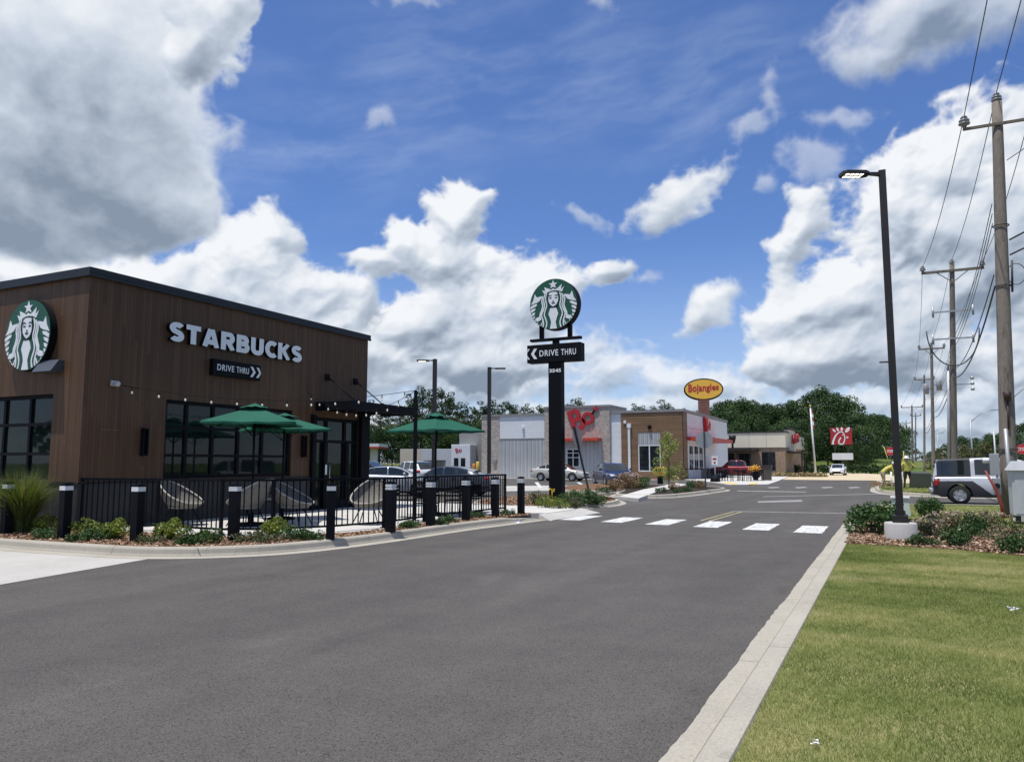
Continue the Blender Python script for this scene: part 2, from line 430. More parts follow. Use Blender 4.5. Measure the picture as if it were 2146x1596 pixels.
    # far low banks
    cumulus([(1000, 800, 330, 70, 0), (1290, 775, 120, 66, 0), (1230, 730, 100, 45, 0), (740, 800, 230, 60, 0), (1560, 800, 210, 38, 0), (1330, 860, 420, 34, 0),
             (1850, 850, 420, 44, 0), (2150, 800, 260, 70, 0), (1700, 760, 160, 40, 0), (300, 640, 420, 70, 0), (1420, 800, 160, 30, 0), (900, 900, 700, 50, 0), (2000, 905, 500, 40, 0), (200, 800, 700, 160, 0)], 500, f0=15, amp=1.05, soft=.7, relief=.8, grey=.05, opac=.84, warp=.02)
    # scattered small puffs and wisps
    cumulus([(1425, 412, 140, 62, -.42), (1480, 655, 96, 40, -.6)], 520, f0=15, amp=.7, soft=.5, relief=.7, warp=.03)
    cumulus([(1590, 272, 52, 30, -.3), (1640, 215, 26, 52, -.2), (1622, 395, 26, 30, 0), (790, 248, 38, 30, .4), (1285, 16, 50, 26, .4), (1225, 455, 62, 26, .2), (1765, 235, 70, 34, 0), (1710, 330, 60, 60, 0),
             (470, 295, 46, 34, 0), (1330, 590, 56, 24, 0), (860, 2, 90, 18, 0)], 540, f0=22, amp=1.0, soft=.9, relief=.4, opac=.46, warp=.035)
    # towering heaps in the middle and on the right
    cumulus([(930, 560, 150, 110, 0), (955, 470, 85, 100, 0), (850, 520, 80, 60, 0), (1060, 640, 140, 110, 0), (900, 680, 190, 120, 0), (1255, 578, 66, 34, -.2), (1170, 610, 80, 46, 0), (1000, 760, 250, 60, 0)],
            560, f0=11, amp=.74, soft=.26, relief=1.0, warp=.022, white=1.04)
    gm = .16 * sst(mass([(2010, 650, 230, 60, 0), (1900, 560, 130, 40, -.4), (1820, 690, 150, 40, -.2), (2100, 480, 100, 60, 0)], .3, .05), .0, .9)
    cumulus([(2000, 350, 150, 100, -.25), (1880, 430, 120, 90, -.5), (2080, 520, 300, 190, 0), (1780, 610, 170, 90, -.35), (1680, 480, 52, 86, .3), (1720, 745, 190, 50, 0), (1920, 720, 260, 90, 0), (2260, 380, 230, 150, 0), (1690, 655, 100, 50, -.3)],
            580, f0=11, amp=.74, soft=.26, relief=1.0, warp=.024, greymap=gm, white=1.04)
    cumulus([(540, 560, 130, 130, .4), (660, 640, 140, 110, .4), (700, 740, 150, 80, .2), (300, 600, 300, 70, 0), (60, 590, 260, 60, 0), (600, 490, 60, 50, .4), (420, 620, 200, 80, 0), (780, 545, 60, 40, 0)],
            600, f0=11, amp=.74, soft=.28, relief=1.0, warp=.022)
    # near, large and grey: upper left, and the ragged one upper right
    gm = .32 * sst(mass([(240, 390, 280, 170, .3), (80, 430, 330, 110, 0), (330, 450, 150, 90, .5), (100, 500, 250, 60, .1), (200, 250, 260, 120, .2)], .35, .06), .02, 1.0) + .12 * fbm(X, Y, 5, 5, 700)
    cumulus([(40, 60, 350, 170, 0), (240, 150, 150, 160, 0), (100, 300, 310, 190, 0), (280, 400, 160, 130, .5), (30, 440, 290, 90, 0), (390, 440, 80, 60, .7)],
            620, f0=7, amp=.34, soft=.22, relief=.55, greymap=gm, warp=.025, white=.98)
    cumulus([(440, 50, 95, 105, -.2), (400, 110, 60, 70, 0), (500, 10, 70, 50, -.3)], 640, f0=12, amp=.55, soft=.2, relief=.8, warp=.025, grey=-.02)
    gm = .42 * sst(mass([(2080, 30, 180, 60, 0), (2140, 90, 90, 40, 0), (1980, 60, 120, 30, 0)], .3, .05), -.1, .9)
    cumulus([(1960, 40, 190, 90, .15), (1860, 100, 120, 44, .2), (2130, 20, 170, 80, 0), (1850, 20, 120, 50, 0)], 660, f0=10, amp=.8, soft=.8, relief=.6, greymap=gm, warp=.035, opac=.85)
    col = out / np.maximum(A, 1e-4)[..., None]
    return np.dstack([col, A]).astype(np.float32)
# ------------------------------------------------------------------ camera, sun, sky
cam = bpy.data.cameras.new('camera'); co = bpy.data.objects.new('camera', cam); COL.objects.link(co)
cam.sensor_width = 36; cam.lens = 36 * F / 2146.0; cam.clip_start = .05; cam.clip_end = 6000
co.location = (0, 0, EYE); co.rotation_euler = (math.pi / 2 + PITCH, 0, YAW)
scene.camera = co
SUN_EL, SUN_AZ = R(76), Vector((-.5, -.866))       # towards the sun
sdir = Vector((SUN_AZ.x * math.cos(SUN_EL), SUN_AZ.y * math.cos(SUN_EL), math.sin(SUN_EL)))
sl = bpy.data.lights.new('sun', 'SUN'); sl.energy = 4.2; sl.angle = R(.53); sl.color = (1, .955, .885)
so = bpy.data.objects.new('sun', sl); COL.objects.link(so); so.rotation_euler = sdir.to_track_quat('Z', 'Y').to_euler(); so.location = (0, 0, 60)
scene.view_settings.view_transform = 'Standard'; scene.view_settings.look = 'None'; scene.view_settings.exposure = .2; scene.view_settings.gamma = 1
scene.render.engine = 'CYCLES'
scene.cycles.max_bounces = 6; scene.cycles.transparent_max_bounces = 12

def build_sky():
    w = bpy.data.worlds.new('World'); scene.world = w; w.use_nodes = True
    nt = w.node_tree; N = nt.nodes; L = nt.links; N.clear()
    out = N.new('ShaderNodeOutputWorld'); bg = N.new('ShaderNodeBackground'); L.new(bg.outputs[0], out.inputs[0])
    sky = N.new('ShaderNodeTexSky'); sky.sky_type = 'NISHITA'; sky.sun_disc = False
    sky.sun_elevation = SUN_EL; sky.sun_rotation = math.atan2(SUN_AZ.x, SUN_AZ.y); sky.air_density = 1.0; sky.dust_density = .6; sky.ozone_density = 2.5
    tc = N.new('ShaderNodeTexCoord'); sp = N.new('ShaderNodeSeparateXYZ'); L.new(tc.outputs['Generated'], sp.inputs[0])
    az = math_node(N, L, 'ARCTAN2', sp.outputs[0], sp.outputs[1]); el = math_node(N, L, 'ARCSINE', sp.outputs[2])
    # bearing measured from 26 degrees left of the drive, wrapped behind
    az = math_node(N, L, 'WRAP', math_node(N, L, 'ADD', az, YAW), math.pi, -math.pi)
    cb = N.new('ShaderNodeCombineXYZ'); L.new(az, cb.inputs[0]); L.new(el, cb.inputs[1]); Pv = cb.outputs[0]
    def ang(u, v):
        d = ray(u, v); a = math.atan2(d[0], d[1]) + YAW
        return a, math.asin(d[2] / math.sqrt(d[0]**2 + d[1]**2 + d[2]**2))
    # cumulus deck of this afternoon, worked out on a grid of bearings and elevations
    cf = cloud_field(); Hh, Ww = cf.shape[:2]
    img = bpy.data.images.new('cumulus', Ww, Hh, alpha=True, float_buffer=True, is_data=True); img.alpha_mode = 'CHANNEL_PACKED'
    img.pixels.foreach_set(cf.ravel()); img.update(); img.pack()
    mp = N.new('ShaderNodeMapping'); mp.inputs['Location'].default_value = (.5, -CEL0 / (CEL1 - CEL0), 0); mp.inputs['Scale'].default_value = (.5 / CAZ, 1 / (CEL1 - CEL0), 1)
    L.new(Pv, mp.inputs['Vector'])
    im = N.new('ShaderNodeTexImage'); im.image = img; im.interpolation = 'Cubic'; im.extension = 'CLIP'; L.new(mp.outputs[0], im.inputs['Vector'])
    # the rest of the sky, out of the picture, carries similar broken cloud
    n1 = noise(N, L, scaled(N, L, tc.outputs['Generated'], (1, 1, 2.2)), 2.6, 6, .55)
    oa = smooth(N, L, n1, .47, .60, 0, .9)
    inx = smooth(N, L, math_node(N, L, 'ABSOLUTE', az), CAZ - .06, CAZ, 1, 0); iny = smooth(N, L, el, CEL1 - .06, CEL1, 1, 0)
    inside = math_node(N, L, 'MULTIPLY', inx, iny)
    ccol = mixc(N, L, inside, smooth_color(N, L, n1, (.8, .84, .9), (.5, .56, .65)), im.outputs['Color'])
    am = N.new('ShaderNodeMix'); am.data_type = 'FLOAT'; L.new(inside, am.inputs[0]); L.new(oa, am.inputs[2]); L.new(im.outputs['Alpha'], am.inputs[3])
    alpha = am.outputs[0]
    # blue sky: Nishita, deepened a little like the photograph's
    sb = N.new('ShaderNodeVectorMath'); sb.operation = 'MULTIPLY'; L.new(sky.outputs[0], sb.inputs[0]); sb.inputs[1].default_value = SKYMUL
    # fair-weather haze whitening near the horizon
    hz = smooth(N, L, el, 0.0, .3, .42, 0)
    skyc = mixc(N, L, hz, sb.outputs[0], (6.2, 7.4, 8.8))
    up = smooth(N, L, el, -.01, .004)
    fin = mixc(N, L, math_node(N, L, 'MULTIPLY', alpha, up), skyc, mixc(N, L, 1.0, ccol, (10, 10, 10), 'MULTIPLY'))
    L.new(fin, bg.inputs[0]); bg.inputs[1].default_value = 0.1
    return w
SKYMUL = (.67, .84, 1.19)
build_sky()
# ------------------------------------------------------------------ ground, drive, kerbs, beds
def spline(pts, step=.25, closed=False):
    pts = [Vector((p[0], p[1], 0)) for p in pts]; n = len(pts); out = []
    for i in range(n if closed else n - 1):
        g = (lambda k: pts[k % n]) if closed else (lambda k: pts[max(0, min(n - 1, k))])
        p0, p1, p2, p3 = g(i - 1), g(i), g(i + 1), g(i + 2); m = max(1, int((p2 - p1).length / step))
        for k in range(m):
            t = k / m
            out.append(.5 * ((2 * p1) + (p2 - p0) * t + (2 * p0 - 5 * p1 + 4 * p2 - p3) * t * t + (3 * p1 - p0 - 3 * p2 + p3) * t ** 3))
    if not closed: out.append(pts[-1])
    return out
def kerb(path, gutter=.3, top=.16, h=.15, closed=False, rough=0.0, drop=(0, 0), base=0.0):
    """moulded kerb with gutter pan; the road lies on the left of the path"""
    mb = MB(); n = len(path); rows = []
    for i, p in enumerate(path):
        a = path[(i - 1) % n] if closed or i > 0 else p; b = path[(i + 1) % n] if closed or i < n - 1 else p
        d = (b - a).normalized(); nl = Vector((-d.y, d.x, 0))
        e = rough * (math.sin(i * .37) * .35 + math.sin(i * .13 + 1) * .5 + random.uniform(-.5, .5) + (.5 if random.random() < .06 else 0))
        k = 1.0
        if drop[0] and i < drop[0]: k = .12 + .88 * i / drop[0]
        if drop[1] and i > n - 1 - drop[1]: k = .12 + .88 * (n - 1 - i) / drop[1]
        prof = [(gutter + e, -.03), (gutter + e, .008), (.036, .013), (.03, -.004), (.016, -.004), (.01, .016), (-.012, .05), (-.03, h * .8), (-.05, h * .96), (-.075, h), (-top, h + .004), (-top - .01, h - .02), (-top - .01, -.03)]
        rows.append([p + nl * o + Vector((0, 0, base + (z if z < .02 else .014 + (z - .014) * k))) for (o, z) in prof])
    m = len(rows[0]); vs = [q for r in rows for q in r]; fs = []
    for i in range(n if closed else n - 1):
        for k in range(m - 1):
            j = (i + 1) % n; fs.append((i * m + k, j * m + k, j * m + k + 1, i * m + k + 1))
    mb.add(vs, fs)
    if not closed: mb.add(rows[0], [tuple(range(m))]); mb.add(rows[-1], [tuple(range(m))])
    return mb
GRASSG = P('turf_soil', [(.10, .13, .04), (.17, .19, .065), (.26, .245, .11), (.13, .155, .05)], .8, .95, .8, 30, detail=9, spec=.15, contrast=.2, bdist=.03)
FARGRASS = P('far_grass', [(.06, .10, .025), (.10, .14, .035), (.16, .16, .06)], .08, .95, detail=8, spec=.1)
SAND = P('sandy_earth', [(.42, .34, .22), (.54, .46, .32), (.36, .28, .17)], .35, .95, .4, 8, detail=8, spec=.1)
MULCH = P('mulch_soil', [(.10, .055, .032), (.22, .125, .075), (.06, .035, .02)], 14, .95, 1.0, 60, spec=.1, bdist=.04)
PAINT = P('road_paint', [(.66, .66, .65), (.56, .56, .55), (.26, .255, .25)], 5.0, .75, .3, 60, detail=9, contrast=.2, spec=.2, stretch=(2.6, .35, 1))
PAINTFAR = P('worn_road_paint', [(.34, .34, .33), (.26, .26, .25), (.14, .14, .135)], 3.5, .8, detail=9, contrast=.3, spec=.2)
YELLOW = P('yellow_road_paint', [(.48, .41, .2), (.36, .31, .16), (.18, .165, .12)], 4, .8, detail=8, contrast=.3)
DARKMULCH = P('dark_mulch', [(.022, .018, .016), (.05, .04, .034), (.014, .012, .011)], 16, .95, 1.0, 60, spec=.1)

mb = MB(); mb.poly([(-2500, -2500), (2500, -2500), (2500, 2500), (-2500, 2500)], -.06); structure(mb.build('ground', FARGRASS))
# asphalt: the drive, the car park and the side entrance as one sheet
mb = MB(); mb.poly([(-60, -25), (-1.02, -25), (-1.02, 31.0), (12, 31.0), (12, 40), (-.9, 46), (-.9, 76), (-9, 76), (-9.5, 110), (-60, 110)], 0.0); structure(mb.build('asphalt_road', ASPH))
mb = MB(); mb.poly([(12.0, -60), (34, -60), (34, 900), (12.0, 900)], -.01); structure(mb.build('highway', ASPH))
mb = MB(); mb.poly([(-10.5, 76.5), (1.5, 76.5), (1.0, 112), (-7, 140), (-13, 140), (-10.5, 100)], .012); structure(mb.build('sandy_ground', SAND))
# concrete apron of the drive-through lane
pad = [(-30, 8.75), (-12.9, 8.84), (-11.05, 9.0), (-10.9, 8.86), tuple(G(0, 1225)[:2]), (-9.6, 3.2), (-30, 3.2)]
mb = MB(); mb.poly(pad, .004); structure(mb.build('concrete_apron', CONC))
# left kerb, around the patio bed
LK = spline([(-30, 8.75), (-22, 8.78), (-15, 8.83), (-12.9, 8.87), (-11.2, 9.05), (-10.05, 9.75), (-9.42, 10.85), (-9.16, 12.9), (-9.08, 16), (-8.86, 18.4), (-8.74, 19.6)])[::-1]
o = kerb(LK, .3, .17, .15, rough=.006, drop=(6, 0)).build('kerb', KERB); structure(o)
# right kerb
RK = spline([(-.95, -12), (-.95, 0), (-.955, 8), (-.95, 16), (-.95, 23), (-.93, 26.5), (-.72, 28.6), (.1, 30.3), (1.6, 31.0), (4, 31.2), (11.5, 31.2)], .1)
o = kerb(RK, .19, .2, .14, rough=.012).build('kerb', KERB); structure(o)
rr = random.Random(5)
# patio slab and the walk to the crossing
patio = [(-16.3, 10.9), (-15.5, 10.98), (-13.7, 11.12), (-11.75, 11.0), (-10.55, 11.72), (-10.02, 12.8), (-9.78, 14.1), (-9.95, 15.9), (-9.9, 18.0), (-9.8, 19.2), (-9.2, 20.0), (-8.76, 20.2),
         (-8.7, 22.3), (-9.6, 23.4), (-12.2, 23.0), (-16, 24.2), (-30, 24.2), (-30, 20.9), (-16.3, 20.9)]
mb = MB(); mb.slab(patio, -.03, .15)
# flush ramp to the crossing
o = mb.build('patio_slab', PATIO, bevel=0); structure(o)
mb = MB(); mb.add([(-8.8, 19.75, .148), (-8.74, 22.9, .148), (-8.2, 23.1, .012), (-8.3, 19.5, .012), (-8.8, 19.7, -.02), (-8.74, 22.95, -.02), (-8.19, 23.15, -.02), (-8.3, 19.45, -.02)], [(0, 3, 2, 1), (0, 4, 7, 3), (1, 2, 6, 5), (2, 3, 7, 6)]); structure(mb.build('kerb_ramp', CONC))
# mulch bed between kerb and patio
bed = [(-30, 8.95)] + [(p.x - .0, p.y) for p in []]
def offs(path, d):
    out = []
    for i, p in enumerate(path):
        a = path[max(0, i - 1)]; b = path[min(len(path) - 1, i + 1)]; t = (b - a).normalized(); out.append(p + Vector((-t.y, t.x, 0)) * d)
    return out
inner = offs(LK, -.16)
bedpoly = [(p.x, p.y) for p in inner] + [(-30, 10.84), (-15.6, 10.86)] + [(p[0], p[1] + .03) for p in patio[1:11]]
mb = MB(); mb.poly(bedpoly, .142); structure(mb.build('mulch_bed', MULCH))
# monument-sign island
ISL = spline([(-12.6, 23.5), (-10.6, 23.25), (-9.75, 23.9), (-9.35, 25.6), (-9.2, 27.3), (-9.55, 29.2), (-10.8, 31.8), (-12.2, 33.8), (-14.2, 34.2), (-14.9, 31), (-14.2, 26)], .3, True)
o = kerb(ISL[::-1], .25, .16, .15, closed=True).build('kerb', KERB)
structure(o)
mb = MB(); mb.poly([(p.x, p.y) for p in offs(ISL + [ISL[0]], .1)][:-1], .13); structure(mb.build('mulch_bed', MULCH))
# second island with the young tree, and its walk
I2 = spline([(-11.6, 33.9 + .9), (-10.2, 33.7), (-9.1, 34.2), (-8.6, 37.2), (-8.45, 41.5), (-8.45, 45), (-9.2, 47), (-11.5, 49.5), (-14.5, 51), (-15.6, 49), (-14.5, 44), (-12.6, 39)], .35, True)
structure(kerb(I2[::-1], .25, .16, .15, closed=True).build('kerb', KERB))
mb = MB(); mb.poly([(p.x, p.y) for p in offs(I2 + [I2[0]], .1)][:-1], .128); structure(mb.build('mulch_bed', DARKMULCH))
mb = MB(); mb.slab([G(1296, 1041.5, .1)[:2], G(1338, 1046, .1)[:2], G(1372, 1033, .1)[:2], G(1440, 1016, .1)[:2], G(1418, 1013, .1)[:2], G(1350, 1026, .1)[:2]], -.02, .139); structure(mb.build('walkway', PATIO))
# third island, with the shrubs before the blue car
I3 = spline([(-15.8, 38.4), (-14.2, 37.6), (-13.2, 39), (-14.0, 44), (-15.4, 49.5), (-16.8, 52), (-18.2, 51), (-18.6, 47), (-17.4, 42)], .4, True)
structure(kerb(I3[::-1], .2, .16, .15, closed=True).build('kerb', KERB))
mb = MB(); mb.poly([(p.x, p.y) for p in offs(I3 + [I3[0]], .1)][:-1], .128); structure(mb.build('mulch_bed', MULCH))
# car-park gutter strips and stall lines
mb = MB()
mb.poly([G(1060, 1018)[:2], G(1245, 1016)[:2], G(1248, 1026)[:2], G(1060, 1029)[:2]], .005); mb.poly([(-40, 69.8), (-19.5, 69.8), (-19.5, 72.05), (-40, 72.05)], .02)
structure(mb.build('concrete_strip', CONC))
mb = MB()
for q in ([(1120, 1010), (1128, 1010), (1137, 1022), (1130, 1022)], [(1208, 1010), (1214, 1010), (1234, 1021), (1225, 1021)]): mb.poly([G(*p)[:2] for p in q], .006)
structure(mb.build('stall_lines', PAINT))
# zebra crossing, stop line, centre lines
mb = MB(); xs0 = [-7.95, -6.66, -5.36, -4.10, -2.88, -1.72]
for i, x in enumerate(xs0):
    y0 = 19.85 - .29 * i * .9; y1 = y0 + 1.95 + .04 * i
    for k in range(6):
        a = y0 + (y1 - y0) * k / 6; b = y0 + (y1 - y0) * (k + 1) / 6
        j = [rr.uniform(-.012, .012) for _ in range(4)]
        mb.poly([(x - .30 + j[0], a), (x + .30 + j[1], a), (x + .30 + j[2], b), (x - .30 + j[3], b)], .006)
structure(mb.build('zebra_crossing', PAINT))
mb = MB(); mb.poly([(-4.62, 25.55), (-1.15, 26.05), (-1.15, 26.35), (-4.62, 25.83)], .006)
mb.poly([G(1588, 1050)[:2], G(1680, 1047)[:2], G(1682, 1051)[:2], G(1588, 1053)[:2]], .006)
for u in (1629, 1686, 1741, 1797, 1850): mb.poly([G(u - 21, 1020.5)[:2], G(u + 1, 1019.5)[:2], G(u + 7, 1021.5)[:2], G(u - 15, 1023)[:2]], .006) if u < 1830 else None
mb.poly([G(1545, 1027.5)[:2], G(1690, 1030)[:2], G(1690, 1031.5)[:2], G(1545, 1029)[:2]], .006)
mb.poly([G(1600, 1040)[:2], G(1850, 1034)[:2], G(1850, 1035)[:2], G(1600, 1041)[:2]], .0055)
structure(mb.build('road_lines', PAINTFAR))
mb = MB(); mb.poly([(-4.70, 21.2), (-4.63, 21.2), (-4.53, 25.6), (-4.60, 25.6)], .006); mb.poly([(-4.46, 21.1), (-4.39, 21.1), (-4.29, 25.6), (-4.36, 25.6)], .006)
structure(mb.build('centre_lines', YELLOW))
# right-hand lawn block and planting bed
lawn = [(-.79, -12), (-.79, 15.0), (.2, 14.93), (1.0, 14.75), (2.0, 14.1), (3.2, 13.4), (12, 10), (12, -12)]
mb = MB(); mb.slab(lawn, -.02, .125); structure(mb.build('lawn', GRASSG))
back = [(-.78, 21.2), (.6, 20.9), (1.6, 20.6), (3.0, 19.2), (12, 16)]
mb = MB(); mb.slab([(-.79, 15.02)] + lawn[2:7] + [(p[0], p[1]) for p in back[::-1]], -.02, .135); structure(mb.build('mulch_bed', MULCH))
mb = MB(); mb.slab([(-.78, 21.22), (.6, 20.92), (1.6, 20.62), (3.0, 19.22), (12, 16.02), (12, 31.0), (1.6, 30.8), (.2, 30.1), (-.5, 28.5), (-.76, 26.5)], -.02, .12); structure(mb.build('lawn', GRASSG))
# far corner beyond the side entrance
FK = spline([(12, 40.2), (4, 40.0), (1.9, 40.2), (.3, 42.2), (-.35, 44.2), (-.75, 48), (-.8, 56), (-.8, 76)], .4)
structure(kerb(FK, .3, .18, .15).build('kerb', KERB))
mb = MB(); mb.slab([(12, 40.4), (4, 40.2), (2.0, 40.45), (.5, 42.35), (-.15, 44.3), (-.55, 48), (-.6, 56), (-.6, 62), (12, 62)], -.02, .13); structure(mb.build('lawn', GRASSG))
mb = MB(); mb.slab([(-.6, 62), (12, 62), (12, 110), (2, 110), (1.4, 80)], -.02, .13); structure(mb.build('bare_earth', SAND))
# grassy embankment in the distance
mb = MB(); nx, ny = 26, 14; vs = []
for j in range(ny):
    for i in range(nx):
        a = i / (nx - 1); b = j / (ny - 1); x = -60 + 72 * a; y = 142 + 120 * b
        z = 4.2 * (1 - math.exp(-b * 4)) * (1 - .5 * abs(a * 2 - 1) ** 3) * (.6 + .4 * math.sin(a * 2.2 + .5)) - .1
        vs.append((x, y, z if j else -.1))
mb.add(vs, [(j * nx + i, j * nx + i + 1, (j + 1) * nx + i + 1, (j + 1) * nx + i) for j in range(ny - 1) for i in range(nx - 1)], 0, True)
structure(mb.build('hill', FARGRASS))

# ---- grass blades and mulch chips (uncountable)
def inpoly(px, py, poly):
    ins = np.zeros(len(px), bool); n = len(poly)
    for i in range(n):
        x0, y0 = poly[i][0], poly[i][1]; x1, y1 = poly[(i + 1) % n][0], poly[(i + 1) % n][1]
        c = ((y0 > py) != (y1 > py)) & (px < (x1 - x0) * (py - y0) / (y1 - y0 + 1e-12) + x0); ins ^= c
    return ins
def faces_mesh(name, V, k, tint, mat, parent=None):
    """V: (n,k,3) separate k-gons with one tint each"""
    n = len(V); me = bpy.data.meshes.new(name)
    me.vertices.add(n * k); me.vertices.foreach_set('co', V.reshape(-1).astype(np.float32))
    me.loops.add(n * k); me.loops.foreach_set('vertex_index', np.arange(n * k, dtype=np.int32))
    me.polygons.add(n); me.polygons.foreach_set('loop_start', np.arange(0, n * k, k, dtype=np.int32))
    at = me.attributes.new('tint', 'FLOAT', 'FACE'); at.data.foreach_set('value', tint.astype(np.float32))
    me.materials.append(mat); me.update(); me.validate()
    return link(name, me, parent) if name else me
def blades(name, poly, n, h0, h1, w, mat, seed, z=.12, patch=.9):
    rs = np.random.RandomState(seed); P_ = np.array([p[:2] for p in poly]); mn = P_.min(0); mx = P_.max(0)
    q = rs.rand(n, 2) * (mx - mn) + mn; q = q[inpoly(q[:, 0], q[:, 1], poly)]; n = len(q)
    a = rs.rand(n) * 6.283; h = h0 + (h1 - h0) * rs.rand(n) ** 1.5; lean = rs.normal(0, .55, (n, 2)) * h[:, None]
    f = np.zeros(n)
    for k in range(26):                                   # irregular patches of straw and green at many scales
        fr = 1.2 * 1.22 ** k; th = rs.rand() * 6.283; f += np.sin(fr * (np.cos(th) * q[:, 0] * .75 + np.sin(th) * q[:, 1]) + rs.rand() * 6.283) * fr ** -.42
    t = np.clip(.43 + .15 * f * patch + rs.normal(0, .15, n), 0, 1)
    d = np.stack([np.cos(a), np.sin(a)], 1) * w[0] * .5 if isinstance(w, tuple) else np.stack([np.cos(a), np.sin(a)], 1) * w * .5
    V = np.zeros((n, 3, 3)); V[:, 0, :2] = q - d; V[:, 1, :2] = q + d; V[:, 2, :2] = q + lean; V[:, :2, 2] = z; V[:, 2, 2] = z + h
    return faces_mesh(name, V, 3, t, mat)
GB = mat_leaf('grass_blade', [(.115, .155, .038), (.185, .23, .065), (.265, .29, .10), (.40, .375, .17), (.52, .46, .27)], .3, .6)
near = [(-.755, 3.2), (1.6, 3.2), (2.4, 8), (3.6, 13.2), (2.0, 14.15), (1.0, 14.8), (.2, 15.0), (-.755, 15.06)]
tag(blades('grass', near, 620000, .014, .04, .0042, GB, 3, .122), 'short mown lawn grass, green mottled with straw, beside the right kerb', 'grass', kind='stuff')
tag(blades('grass', [(1.6, 2.0), (10, 2.0), (10, 10.6), (3.2, 13.35), (2.4, 8)], 260000, .014, .042, .006, GB, 6, .122), 'mown lawn grass further right, away from the kerb', 'grass', kind='stuff')
b2 = [(-.76, 21.3), (.6, 20.95), (1.6, 20.65), (3.2, 19.3), (5.5, 20), (6, 30.9), (1.6, 30.7), (.2, 30.0), (-.5, 28.4)]
tag(blades('grass', b2, 60000, .015, .045, .012, GB, 4, .118), 'grass strip between the planting bed and the side entrance kerb', 'grass', kind='stuff')
tag(blades('grass', [(-.5, 44.5), (.5, 42.4), (2.0, 40.5), (12, 40.5), (12, 60), (-.5, 60)], 40000, .04, .12, .03, GB, 5, .125), 'rough grass on the far corner by the two workers', 'grass', kind='stuff')
def chips(name, poly, n, lo, hi, mat, seed, z):
    rs = np.random.RandomState(seed); P_ = np.array([p[:2] for p in poly]); mn = P_.min(0); mx = P_.max(0)
    q = rs.rand(n, 2) * (mx - mn) + mn; q = q[inpoly(q[:, 0], q[:, 1], poly)]; n = len(q)
    s = lo + (hi - lo) * rs.rand(n) ** 2; a = rs.rand(n) * 6.283; asp = .3 + .5 * rs.rand(n)
    u = np.stack([np.cos(a), np.sin(a), rs.normal(0, .3, n)], 1); v = np.stack([-np.sin(a), np.cos(a), rs.normal(0, .35, n)], 1)
    c = np.concatenate([q, np.full((n, 1), z) + rs.rand(n, 1) * .02], 1)
    u *= s[:, None] * .5; v *= (s * asp)[:, None] * .5
    V = np.stack([c - u - v * .7, c + u - v, c + u * .8 + v, c - u + v * .8], 1)
    return faces_mesh(name, V, 4, rs.rand(n), mat)
CH = mat_leaf('wood_chips', [(.06, .034, .02), (.15, .088, .052), (.26, .16, .10), (.36, .24, .16), (.46, .34, .25)], 0, .85)
vis = [(p.x, p.y) for p in inner if p.x > -18] + [(-18, 10.84), (-15.6, 10.86)] + [(p[0], p[1] - .02) for p in patio[1:11]]
tag(chips('wood_chip_mulch', vis, 60000, .015, .065, CH, 8, .148), 'reddish wood chip mulch in the bed around the coffee patio', 'mulch', kind='stuff')
tag(chips('wood_chip_mulch', [(-.78, 15.04)] + lawn[2:5] + [(5, 12.7), (6, 18.2), (3.0, 19.2), (1.6, 20.6), (.6, 20.9), (-.77, 21.2)], 90000, .015, .07, CH, 9, .142), 'reddish wood chip mulch around the lamp post shrubs', 'mulch', kind='stuff')
tag(chips('wood_chip_mulch', [(p.x, p.y) for p in offs(ISL + [ISL[0]], .12)][:-1], 14000, .03, .08, CH, 10, .136), 'wood chip mulch on the island under the tall pylon sign', 'mulch', kind='stuff')
# litter on the lawn
LIT = P('litter_white', [(.8, .81, .83), (.7, .71, .74)], 30, .7)
for (u, v, s, lab) in ((1714, 1560, .07, 'crumpled white paper scrap on the near lawn'), (2122, 1279, .13, 'torn white wrapper lying far right on the lawn')):
    c = G(u, v, .15); mb = MB()
    for k in range(7):
        a = rr.uniform(0, 6.28); q = Vector((math.cos(a), math.sin(a), 0)) * s * rr.uniform(.1, .45)
        mb.add([(q.x + rr.uniform(-.3, .3) * s, q.y + rr.uniform(-.3, .3) * s, rr.uniform(0, .3) * s) for _ in range(4)], [(0, 1, 2, 3)])
    o = mb.build('paper_scrap', LIT, fix=False); o.location = c; tag(o, lab, 'litter')
c = G(1085, 1093, .05); mb = MB(); mb.lathe([(0, .03), (.05, .03), (.06, .06), (.045, .02), (0, .02)], 12); o = mb.build('crushed_cup', LIT); o.location = c; o.rotation_euler = (1.2, .2, .4)
tag(o, 'crushed white cup lying against the left kerb', 'litter')
